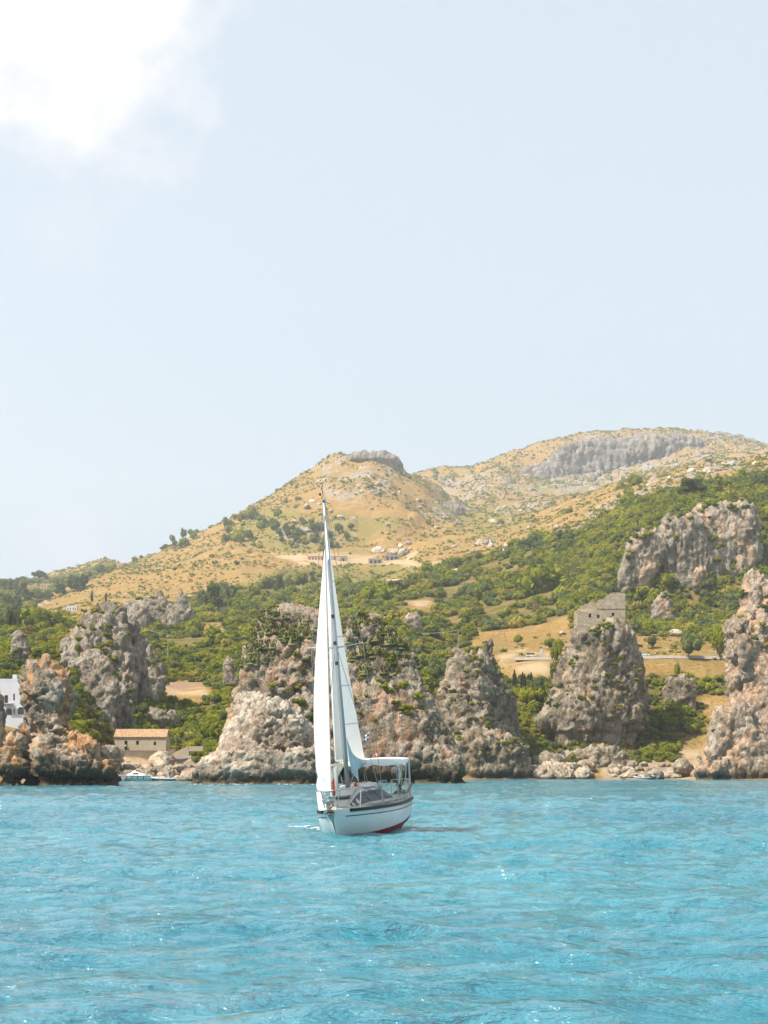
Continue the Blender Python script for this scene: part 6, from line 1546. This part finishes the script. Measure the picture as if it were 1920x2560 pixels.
hill_house(768, 846, 1400, 1391, 'farm_building', 'long red-roofed farm building on the dry terrace behind the sails', m_plaster, 'mono', m_tiler, [(0.05 + 0.1 * i, 0.1, 0.10 + 0.1 * i, 0.7, 'window') for i in range(9)], 2.2, 1200, 8.0)
hill_house(850, 868, 1403, 1391, 'stone_barn', 'roofless grey barn at the right end of the red-roofed building', m_ruin, 'flat', None, [(0.3, 0.0, 0.6, 0.6, 'open')], 0, 1200, cat='barn')
hill_house(921, 956, 1409, 1397, 'unfinished_house', 'unfinished grey house with open bays, lower of two right of the mast', m_ruin, 'flat', None, H2, 0, 1200)
hill_house(962, 998, 1400, 1388, 'unfinished_house', 'unfinished grey house with open bays, upper of two right of the mast', m_ruin, 'flat', None, H2, 0, 1200)
hill_house(741, 784, 1478, 1466, 'flat_villa', 'flat-roofed sand villa just left of the jib', m_sandp, 'flat', m_tile, HO, 0, 900)
hill_house(966, 1016, 1466, 1452, 'pink_house', 'pinkish house with a sloping roof among trees right of the mast', m_plaster, 'mono', m_plaster, HO, 2.2, 800)
hill_house(1207, 1242, 1358, 1347, 'white_house', 'white house on a rock knoll, upper of two on the dry slope', m_wash, 'mono', m_tile, HO, 0.8, 1000)
hill_house(1257, 1296, 1378, 1369, 'white_house', 'low white house, lower of two on the dry slope', m_wash, 'mono', m_tiler, HO, 0.8, 1000)
hill_house(101, 131, 1473, 1459, 'orange_house', 'orange house among the trees on the far left hill', m_plaster, 'mono', m_tiler, HO, 1.5, 1200)
hill_house(57, 80, 1572, 1559, 'white_cottage', 'white cottage half hidden by pines at left', m_wash, 'flat', None, HO, 0, 500)
hill_house(114, 146, 1571, 1560, 'white_cottage', 'white cottage with flat roofs left of the leaning crag', m_wash, 'flat', None, HO, 0, 500)
hill_house(166, 192, 1528, 1516, 'white_cottage', 'small white cottage on the dry slope above the leaning crag', m_wash, 'flat', None, HO, 0, 700)
hill_house(468, 498, 1505, 1491, 'grey_house', 'grey stone house right of the pale jagged outcrop', m_ruin, 'gable', m_tile, HO, 1.6, 700)
# terrace walls
for px0, px1, py, h_, l in ((425, 522, 1722, 2.2, 'reddish terrace wall above the stone house bank'), (536, 585, 1530, 3.0, 'pale terrace wall in the scrub left of the jib'), (590, 640, 1528, 2.4, 'stone terrace wall below the dark trees left of the jib'), (1060, 1130, 1432, 3.0, 'long stone field wall on the dry slope right of the mast')):
    a = at_row((px0 + px1) / 2, py, 400); kk = a.y / F
    o = MB().box((0, 0, h_ / 2 - 0.6), ((px1 - px0) * kk, 0.6, h_ + 1.2)).build('terrace_wall', m_plaster if 'redd' in l else m_stone); o.location = a; tag(o, l, 'wall')

# ------------------------------------------------------------------ road, cars, sign, poles
rp = []
for px in np.linspace(1284, 1880, 90):
    Yr = 570.0; z = max(float(ground(px, Yr + d_)) for d_ in (-3, 0, 3)) + 0.12
    rp.append((px, Yr, z))
zs_ = np.convolve([q[2] for q in rp], np.ones(7) / 7, 'same'); zs_[:4] = zs_[4]; zs_[-4:] = zs_[-5]
rows = [[((px - 960) * 566.2 / F, 566.2, z - 1.3), ((px - 960) * 567 / F, 567, z), ((px - 960) * 573 / F, 573, z + 0.03), ((px - 960) * 573.5 / F, 573.5, z - 0.8)] for (px, _, _), z in zip(rp, zs_)]
road = MB().grid(rows).build('road', m_asph); tag(road, 'narrow asphalt road crossing the dry field', kind='structure')
def roadpt(px, Y=569.0): return Vector(((px - 960) * Y / F, Y, float(np.interp(px, [q[0] for q in rp], zs_)) + 0.03))
def car(px, col, label, name='parked_car', L=4.2, hgt=1.45, van=False):
    e = empty(name, roadpt(px)); paint = plain('car_paint_' + label.split()[0], col, 0.3, 0.04, 1.0, 0.5)
    prof = [(-L / 2, 0.35), (-L / 2, 0.75), (-L * 0.46, 0.88), (L * 0.24, 0.95), (L * 0.44, 0.82), (L / 2, 0.6), (L / 2, 0.32)] if not van else [(-L / 2, 0.35), (-L / 2, 0.95), (L * 0.40, 0.95), (L / 2, 0.75), (L / 2, 0.32)]
    m = MB(); m.prism(prof, lambda p: (p[0], -0.82, p[1]), lambda p: (p[0], 0.82, p[1])); m.build('body', paint, e)
    cab = [(-L * 0.42, 0.87), (-L * 0.34, hgt - 0.06), (-L * 0.05, hgt - 0.02), (L * 0.10, hgt - 0.05), (L * 0.26, 0.93)] if not van else [(-L * 0.49, 0.94), (-L * 0.47, hgt), (L * 0.2, hgt), (L * 0.38, 0.94)]
    MB().prism(cab, lambda p: (p[0], -0.72, p[1]), lambda p: (p[0], 0.72, p[1])).build('windows', m_pane, e)
    rf = [(cab[1][0] - 0.05, hgt - 0.07), (cab[1][0], hgt + 0.02), (cab[-2][0], hgt + 0.02), (cab[-2][0] + 0.1, hgt - 0.07)]
    ro = MB().prism(rf, lambda p: (p[0], -0.74, p[1]), lambda p: (p[0], 0.74, p[1])).build('roof', paint, e)
    for x in (cab[1][0] * 0.98, -0.1): MB().box((x, -0.725, (0.9 + hgt) / 2), (0.09, 0.03, hgt - 0.92)).build('pillar', paint, ro)
    for x in (-L * 0.31, L * 0.31):
        for y in (-0.74, 0.74):
            w_ = MB().tube([(x, y - 0.1, 0.31), (x, y + 0.1, 0.31)], 0.31, 14).build('wheel', m_black, e); MB().tube([(x, y - 0.115, 0.31), (x, y + 0.115, 0.31)], 0.17, 10).build('rim', m_alu, w_)
    for y in (-0.6, 0.6): MB().box((L / 2 + 0.005, y, 0.68), (0.04, 0.26, 0.13)).build('headlight', m_gel, e)
    return tag(e, label, 'car')
car(1610, (0.62, 0.63, 0.64), 'white car on the road right of the tower stack')
car(1697, (0.62, 0.47, 0.04), 'yellow car on the road under the wooded cliff')
car(1328, (0.60, 0.58, 0.45), 'pale van parked on the track left of the tower stack', 'parked_van', 4.4, 1.75, True)
sg = empty('road_sign', roadpt(1353, 567.2)); MB().box((0, 0, 2.1), (1.25, 0.06, 1.9)).build('board', plain('sign_pale_blue', (0.40, 0.50, 0.56), 0.5), sg)
for x in (-0.45, 0.45): MB().tube([(x, 0.07, -0.5), (x, 0.07, 2.9)], 0.04, 6).build('post', m_steel, sg)
tag(sg, 'pale blue board on posts beside the road', 'sign')
gr_ = MB()
for i in range(22): gr_.box((i * 0.95, 0, 0.55), (0.95, 0.05, 0.30))
ge = empty('crash_barrier', roadpt(1775, 566.9)); gr_.build('rail', m_steel, ge)
for i in range(0, 22, 3): MB().box((i * 0.95, 0.07, 0.2), (0.1, 0.08, 0.9)).build('post', m_steel, ge)
tag(ge, 'grey crash barrier along the road near the right cliff', 'barrier')
m_pole = plain('pole_grey', (0.25, 0.26, 0.22), 0.7)
def pole(px, b, t_, Y, label):
    p = W(px, b, Y); e = empty('utility_pole', p); hgt = (b - t_) * Y / F
    MB().tube([(0, 0, -1.5), (0, 0, hgt)], [0.16, 0.10], 8).build('shaft', m_pole, e); MB().box((0, 0, hgt - 0.4), (0.7, 0.08, 0.09)).build('crossarm', m_pole, e)
    return tag(e, label, 'pole'), p + Vector((0, 0, hgt - 0.1))
def cable(a, b, sag, label, r=0.07, mid=None):
    pts = [a.lerp(b, i / 14) - Vector((0, 0, sag * 4 * (i / 14) * (1 - i / 14))) for i in range(15)]
    o = MB().tube(pts, r, 5).build('overhead_cable', plain('cable_grey', (0.40, 0.41, 0.38), 0.6)); tag(o, label, 'cable'); return o
_, a1 = pole(1146, 1616, 1574, 610, 'utility pole in the scrub right of the mast, taller one'); _, a2 = pole(1126, 1645, 1618, 590, 'short utility pole above the mossy stack')
_, a3 = pole(1247, 1622, 1576, 612, 'taller of two utility poles in the dry field'); _, a4 = pole(1234, 1625, 1586, 605, 'shorter of two utility poles in the dry field')
_, a5 = pole(420, 1632, 1584, 520, 'leaning utility pole on the green slope above the stone house')
cable(a1 + Vector((1, 0, 0)), W(1174, 1462, 980), 16, 'pale cable climbing the wooded slope, left one', 0.12); cable(a3, W(1312, 1420, 1000), 14, 'pale cable climbing the wooded slope, right one', 0.10)
cable(a4, a3, 0.6, 'short cable between the two field poles'); cable(a2, W(1060, 1622, 560), 1.0, 'cable running left from the short pole'); cable(a1, W(1020, 1580, 640), 1.0, 'cable running left from the taller scrub pole')
cable(W(350, 1566, 520), a5, 0.6, 'cable left of the leaning pole', 0.05); cable(a5, W(620, 1590, 560), 2.0, 'cable right of the leaning pole', 0.05)

# ------------------------------------------------------------------ boats in the cove and the dinghy
m_tube = plain('inflatable_grey', (0.36, 0.40, 0.44), 0.6)
cY = 317.0; e = empty('motor_cruiser', W(339, 1952.9, cY)); e.location.z = 0.22
def sect_boat(L, B, Hh, n=18):
    rows = []
    for i in range(n + 1):
        s = i / n; x = -L / 2 + L * s; b = B / 2 * min(1.0, (1 - (1 - min(1, s / 0.45)) ** 2) + 0.02); hh = Hh * (1.22 - 0.22 * s)
        rows.append([(x - 0.25 * (1 - s), -b, hh), (x + 0.12 * (1 - s) * 3, -b * 0.93, hh * 0.45), (x + 0.2 * (1 - s) * 3, -b * 0.72, -0.1), (x + 0.25 * (1 - s) * 3, 0, -0.4), (x + 0.2 * (1 - s) * 3, b * 0.72, -0.1), (x + 0.12 * (1 - s) * 3, b * 0.93, hh * 0.45), (x - 0.25 * (1 - s), b, hh)])
    return rows
rws = sect_boat(7.2, 2.5, 0.95); m = MB(); m.grid(rws); m.add(rws[-1], [tuple(range(7))]); m.build('hull', m_gel, e, True)
m = MB(); m.grid([[r_[0], ((r_[0][0] + r_[6][0]) / 2, 0, r_[0][2] + 0.08), r_[6]] for r_ in rws]); m.build('deck', m_gel, e, True)
for i in range(4): MB().box((-1.8 + 1.25 * i, -1.19, 0.52), (0.16, 0.06, 0.55)).build('fender', m_navy, e)
m = MB(); m.grid([[(x, -1.27, z + 0.05), (x, -1.285, z - 0.05)] for x, z in ((-2.3, 1.02), (0, 0.98), (3.55, 0.88))]); m.build('rub_rail', m_black, e)
cb = MB(); rws2 = []
for x, hh, ww in ((-2.6, 0.02, 0.3), (-1.7, 0.40, 0.8), (-0.9, 0.75, 0.95), (-0.2, 1.25, 0.95), (0.5, 1.30, 0.95), (1.2, 0.72, 1.0), (2.4, 0.5, 1.05)):
    z0 = 1.0; rws2.append([(x, -ww, z0), (x, -ww * 0.85, z0 + hh * 0.7), (x, -ww * 0.4, z0 + hh), (x, ww * 0.4, z0 + hh), (x, ww * 0.85, z0 + hh * 0.7), (x, ww, z0)])
cb.grid(rws2); cb.add(rws2[-1], [tuple(range(6))]); co = cb.build('cabin', m_gel, e, True)
m = MB(); m.grid([[(-1.5, -0.86, 1.22), (-0.3, -0.94, 1.38), (0.9, -0.95, 1.36)], [(-1.1, -0.82, 1.38), (-0.2, -0.90, 1.66), (0.7, -0.92, 1.62)]]); m.build('cabin_window', m_glassd, co)
m = MB(); m.box((0.9, 0, 2.72), (2.3, 1.9, 0.07)); m.build('canopy', m_navy, e)
for x in (0.0, 1.7):
    for y in (-0.85, 0.85): MB().tube([(x * 0.8 + 0.3, y, 1.5), (x, y, 2.7)], 0.02, 5).build('canopy_post', m_steel, e)
MB().tube([(-3.4, -0.2, 1.25), (-3.3, -0.25, 1.72), (-1.8, -0.95, 1.7), (-1.8, -1.0, 1.12)], 0.022, 5).build('bow_rail', m_steel, e)
tag(e, 'white motor cruiser with a dark canopy moored below the stone house', 'motorboat')
def rib(base, L, label, rz=0.0, arch=True):
    e = empty('inflatable_boat', base, rz)
    for sd in (-1, 1):
        MB().tube([(L / 2, sd * 0.85, 0.28), (0, sd * 0.95, 0.30), (-L * 0.28, sd * 0.85, 0.38), (-L * 0.43, sd * 0.45, 0.55), (-L / 2, sd * 0.02, 0.66)], [0.16, 0.25, 0.25, 0.23, 0.2], 12).build('tube', m_tube, e, True)
        MB().tube([(L / 2, sd * 1.03, 0.22), (0, sd * 1.20, 0.26), (-L * 0.28, sd * 1.09, 0.33)], 0.05, 6).build('rub_strip', m_black, e)
    MB().grid([[(L * 0.48, -0.8, 0.15), (L * 0.48, 0.8, 0.15)], [(0, -0.9, 0.15), (0, 0.9, 0.15)], [(-L * 0.35, -0.6, 0.3), (-L * 0.35, 0.6, 0.3)]]).build('floor', m_deck, e)
    MB().box((0.1, 0, 0.62), (0.7, 0.8, 0.85)).build('console', m_gel, e); MB().box((L * 0.25, 0, 0.45), (1.0, 1.3, 0.45)).build('seat', m_cream, e)
    m = MB(); m.box((L / 2 + 0.1, 0, 0.62), (0.4, 0.42, 0.5)); m.box((L / 2 + 0.12, 0, 0.1), (0.2, 0.2, 0.9)); m.build('outboard', m_black, e)
    if arch:
        MB().tube([(L * 0.05, -0.75, 0.4), (L * 0.0, -0.75, 1.75), (L * 0.0, 0.75, 1.75), (L * 0.05, 0.75, 0.4)], 0.06, 8).build('arch', m_gel, e)
        MB().grid([[(-L * 0.42, -0.5, 0.7), (-L * 0.42, 0.5, 0.7)], [(-L * 0.25, -0.7, 1.25), (-L * 0.25, 0.7, 1.25)], [(0, -0.75, 1.15), (0, 0.75, 1.15)]]).build('spray_hood', m_white, e, True)
    return tag(e, label, 'boat')
b_ = W(418, 1953, 314); b_.z = 0.22; rib(b_, 7.2, 'grey inflatable boat with a white arch moored right of the cruiser')
b_ = W(1606, 1949, 394); b_.z = 0.2; rib(b_, 4.9, 'pale grey dinghy with two people at the foot of the tower stack', arch=False)
person(b_ + Vector((0.9, -0.3, 0.55)), R(20), SIT, m_skin2, None, m_drk, m_hair, 'bare-chested person sitting at the back of the dinghy', 0.95); person(b_ + Vector((-0.5, 0.2, 0.55)), R(-60), SIT, m_skin, m_wht, m_drk, m_hair, 'person in a white top sitting forward in the dinghy', 0.95)

# ------------------------------------------------------------------ boulders on the shore
BO = []
for s in range(6):
    r = random.Random(s); parts = [lump_raw((0, 0, 0), (1.0, r.uniform(0.7, 0.95), r.uniform(0.55, 0.8))), lump_raw((r.uniform(-.4, .4), r.uniform(-.3, .3), 0.2), (0.6, 0.55, 0.5))]
    Vb, Qb, Nb = remesh(parts, 0.15); Vb = Vb + Nb * rock_disp(Vb * 1.0, Nb, 1.1, 200 + s * 11, 0.4, 0.3, 0.85)[:, None]
    o = np_mesh('boulder', Vb, Qb, m_bould); BO.append(o.data); bpy.data.objects.remove(o)
def boulder(p, r, label, group):
    o = bpy.data.objects.new('boulder', rnd.choice(BO)); COL.objects.link(o); o.location = p; o.rotation_euler = (rnd.uniform(-.5, .5), rnd.uniform(-.5, .5), rnd.uniform(0, 6.28)); o.scale = (r * rnd.uniform(0.8, 1.4), r * rnd.uniform(0.8, 1.2), r * rnd.uniform(0.7, 1.1)); tag(o, label, 'boulder', group)
for k in range(74):
    px = rnd.uniform(272, 480); Yb = rnd.uniform(324, 343) - (4 if px > 420 else 0); z = float(ground(px, Yb)); r = rnd.choice((0.8, 1.0, 1.3, 1.6, 2.0, 2.6)) * (0.8 if Yb > 335 else 1.0)
    if 287 < px < 400 and Yb > 338: r *= 0.6
    boulder((((px - 960) * Yb / F), Yb, max(-0.2, z) + r * 0.15), r, 'pale boulder on the cove shore below the stone house', 'boulders below the stone house')
boulder(W(404, 1905, 338), 2.9, 'tall rock standing at the right end of the terrace wall', None); boulder(W(405, 1918, 334), 2.6, 'stained rock under the right end of the terrace wall', None); boulder(W(277, 1888, 330), 2.6, 'large smooth white boulder left of the terrace wall', None); boulder(W(480, 1945, 300), 3.0, 'low brown rock at the right end of the cove', None)
for k in range(60):
    px = rnd.uniform(1545, 1765); Yb = rnd.uniform(424, 456); z = float(ground(px, Yb)); r = rnd.choice((0.6, 0.9, 1.2, 1.6, 2.1)) * (0.7 if Yb > 445 else 1)
    boulder((((px - 960) * Yb / F), Yb, max(-0.2, z) + r * 0.15), r, 'pale boulder on the small beach between tower stack and right cliff', 'boulders on the small beach')
boulder(W(1708, 1921, 432), 4.2, 'long slanting pale slab on the small beach', None); boulder(W(1640, 1941, 424), 3.2, 'broad white rock at the waterline of the small beach', None)
for k in range(46):
    px = rnd.uniform(1335, 1590) if k < 18 else rnd.uniform(1335, 1440); Yb = rnd.uniform(438, 452); r = rnd.choice((1.0, 1.5, 2.0, 2.6, 3.4))
    boulder((((px - 960) * Yb / F), Yb, max(float(ground(px, Yb)), -0.2) + r * 0.25), r, 'grey boulder piled at the foot of the tower stack', 'boulders under the tower stack')
boulder(gpt(1598, 592) + Vector((0, 0, 0.8)), 1.7, 'white boulder beside the road, right of the tower stack', None)
for px, py, r, l in ((942, 1518, 2.2, 'pale rocks showing in the scrub right of the mast, upper'), (962, 1555, 3.2, 'pale rocks in the scrub just above the largest crag'), (948, 1552, 2.4, 'small pale rock left of the rocks above the largest crag'), (1130, 1580, 2.2, 'pale rock beside the scrub utility pole'), (1405, 1586, 1.8, 'small white rock in the dry field'), (1690, 1590, 4.0, 'grey rock under the trees below the upper cliff'), (1660, 1515, 4.0, 'white rock below the large orange cliff'), (945, 1380, 8.0, 'grey knoll of rock behind the unfinished houses, left'), (985, 1383, 7.0, 'grey knoll of rock behind the unfinished houses, middle'), (1010, 1388, 6.0, 'grey knoll of rock behind the unfinished houses, right'), (1205, 1362, 7.0, 'pale rock knoll under the upper white house'), (1225, 1370, 5.0, 'pale rock between the two white houses')):
    boulder(at_row(px, py, 480), r, l, None)
for k in range(70):      # stones on the dry hills
    px, py = rnd.choice(((rnd.uniform(640, 1000), rnd.uniform(1180, 1340)), (rnd.uniform(1250, 1900), rnd.uniform(1180, 1330)), (rnd.uniform(1000, 1400), rnd.uniform(1250, 1390))))
    boulder(at_row(px, py, 1150), rnd.uniform(2.0, 6.0), 'grey rock jutting from the dry slope of the far hills', 'rocks on the far hills')

# ------------------------------------------------------------------ birds, foam
def gull(p, rz, label, fly=True, s=1.0):
    e = empty('gull', p, rz); e.scale = (s,) * 3
    MB().tube([(-0.28, 0, 0.0), (-0.16, 0, 0.01), (0.0, 0, 0), (0.16, 0, 0.02), (0.23, 0, 0.05), (0.29, 0, 0.05)], [0.02, 0.05, 0.075, 0.06, 0.045, 0.01], 8).build('body', m_wht, e, True)
    if fly:
        for sd in (1, -1): MB().grid([[(0.08, sd * 0.04, 0.03), (0.12, sd * 0.32, 0.20), (0.02, sd * 0.66, 0.14)], [(-0.10, sd * 0.04, 0.02), (-0.06, sd * 0.34, 0.18), (-0.10, sd * 0.64, 0.12)]]).build('wing', plain('gull_grey', (0.42, 0.43, 0.45), 0.8), e)
    else:
        for sd in (1, -1): MB().tube([(0, sd * 0.03, -0.05), (0, sd * 0.03, -0.18)], 0.012, 5).build('leg', m_orange, e)
    MB().tube([(0.28, 0, 0.05), (0.34, 0, 0.04)], [0.012, 0.004], 5).build('beak', f_yel, e)
    return tag(e, label, 'bird')
gull(W(1000, 1790, 190), R(150), 'white gull flying in front of the largest crag', True, 1.0)
foam_m = plain('sea_foam', (0.48, 0.52, 0.55), 0.7, 0.1, 5.0)
def foam(name, path, width, n, label, size=(0.02, 0.06), seed=3, lift=0.02):
    r = np.random.default_rng(seed); m = MB()
    for _ in range(n):
        u = r.random() * (len(path) - 1); i = int(u); p = Vector(path[i]).lerp(Vector(path[i + 1]), u - i); x, y = p.x + r.normal(0, width * 0.5), p.y + r.normal(0, width)
        dx, dy, z = sea(np.array([x]), np.array([y])); s = r.uniform(*size)
        k = 6; c = Vector((x + dx[0], y + dy[0], z[0] * (1 - float(sstep(np.array(y), 230, 420))) + lift))
        ring = [c + Vector((s * 1.6 * r.uniform(0.5, 1) * math.cos(6.283 * q / k), s * r.uniform(0.5, 1) * math.sin(6.283 * q / k), 0.0)) for q in range(k)]
        m.add([c + Vector((0, 0, s * 0.35))] + ring, [(0, 1 + q, 1 + (q + 1) % k) for q in range(k)])
    o = m.build(name, foam_m, None, True); return tag(o, label, kind='stuff')
foam('bow_foam', [W(728, 2068, 46.5), W(770, 2073, 45.2), W(812, 2080, 43.6), W(840, 2084, 42)], 0.09, 110, 'white foam thrown up beside the yacht bow')
foam('shore_foam', [((470 - 960) * 222 / F, 222, 0), ((600 - 960) * 221 / F, 221, 0), ((850 - 960) * 222 / F, 222, 0)], 0.4, 130, 'thin line of foam at the foot of the bleached shelf', (0.08, 0.2), 4)
# ------------------------------------------------------------------ haze
hz_t = bpy.data.materials.new('hazy_air'); hz_t.use_nodes = True; nn = hz_t.node_tree.nodes; nn.clear()
ho = nn.new('ShaderNodeOutputMaterial'); hv = nn.new('ShaderNodeVolumePrincipled'); hv.inputs['Color'].default_value = (0.90, 0.95, 1.0, 1); hv.inputs['Density'].default_value = 0.00012; hv.inputs['Anisotropy'].default_value = 0.2
hz_t.node_tree.links.new(hv.outputs[0], ho.inputs['Volume'])
hz_o = MB().box((0, 2250, 490), (6000, 4900, 1000)).build('haze', hz_t); tag(hz_o, 'thin sea haze over the whole bay', kind='stuff')
# ------------------------------------------------------------------ things that look alike: say which one by its order from the left
ORD = ['leftmost', 'second from left', 'third from left', 'fourth from left', 'fifth from left', 'sixth from left', 'seventh from left', 'eighth from left', 'ninth from left', 'tenth from left', 'eleventh from left', 'twelfth from left', 'thirteenth from left', 'fourteenth from left', 'fifteenth from left', 'sixteenth from left', 'seventeenth from left', 'eighteenth from left', 'nineteenth from left', 'twentieth from left']
by = {}
for o in COL.objects:
    if o.parent is None and o.get('label') and o.get('group'): by.setdefault(o['label'], []).append(o)
for l, os_ in by.items():
    if 1 < len(os_) <= 20 and len(l.split()) <= 13:
        for k, o in enumerate(sorted(os_, key=lambda q: q.location.x / q.location.y)): o['label'] = l + ', ' + ORD[k]
print('done', round(time.time() - T0, 1), 'objects', len(COL.objects))
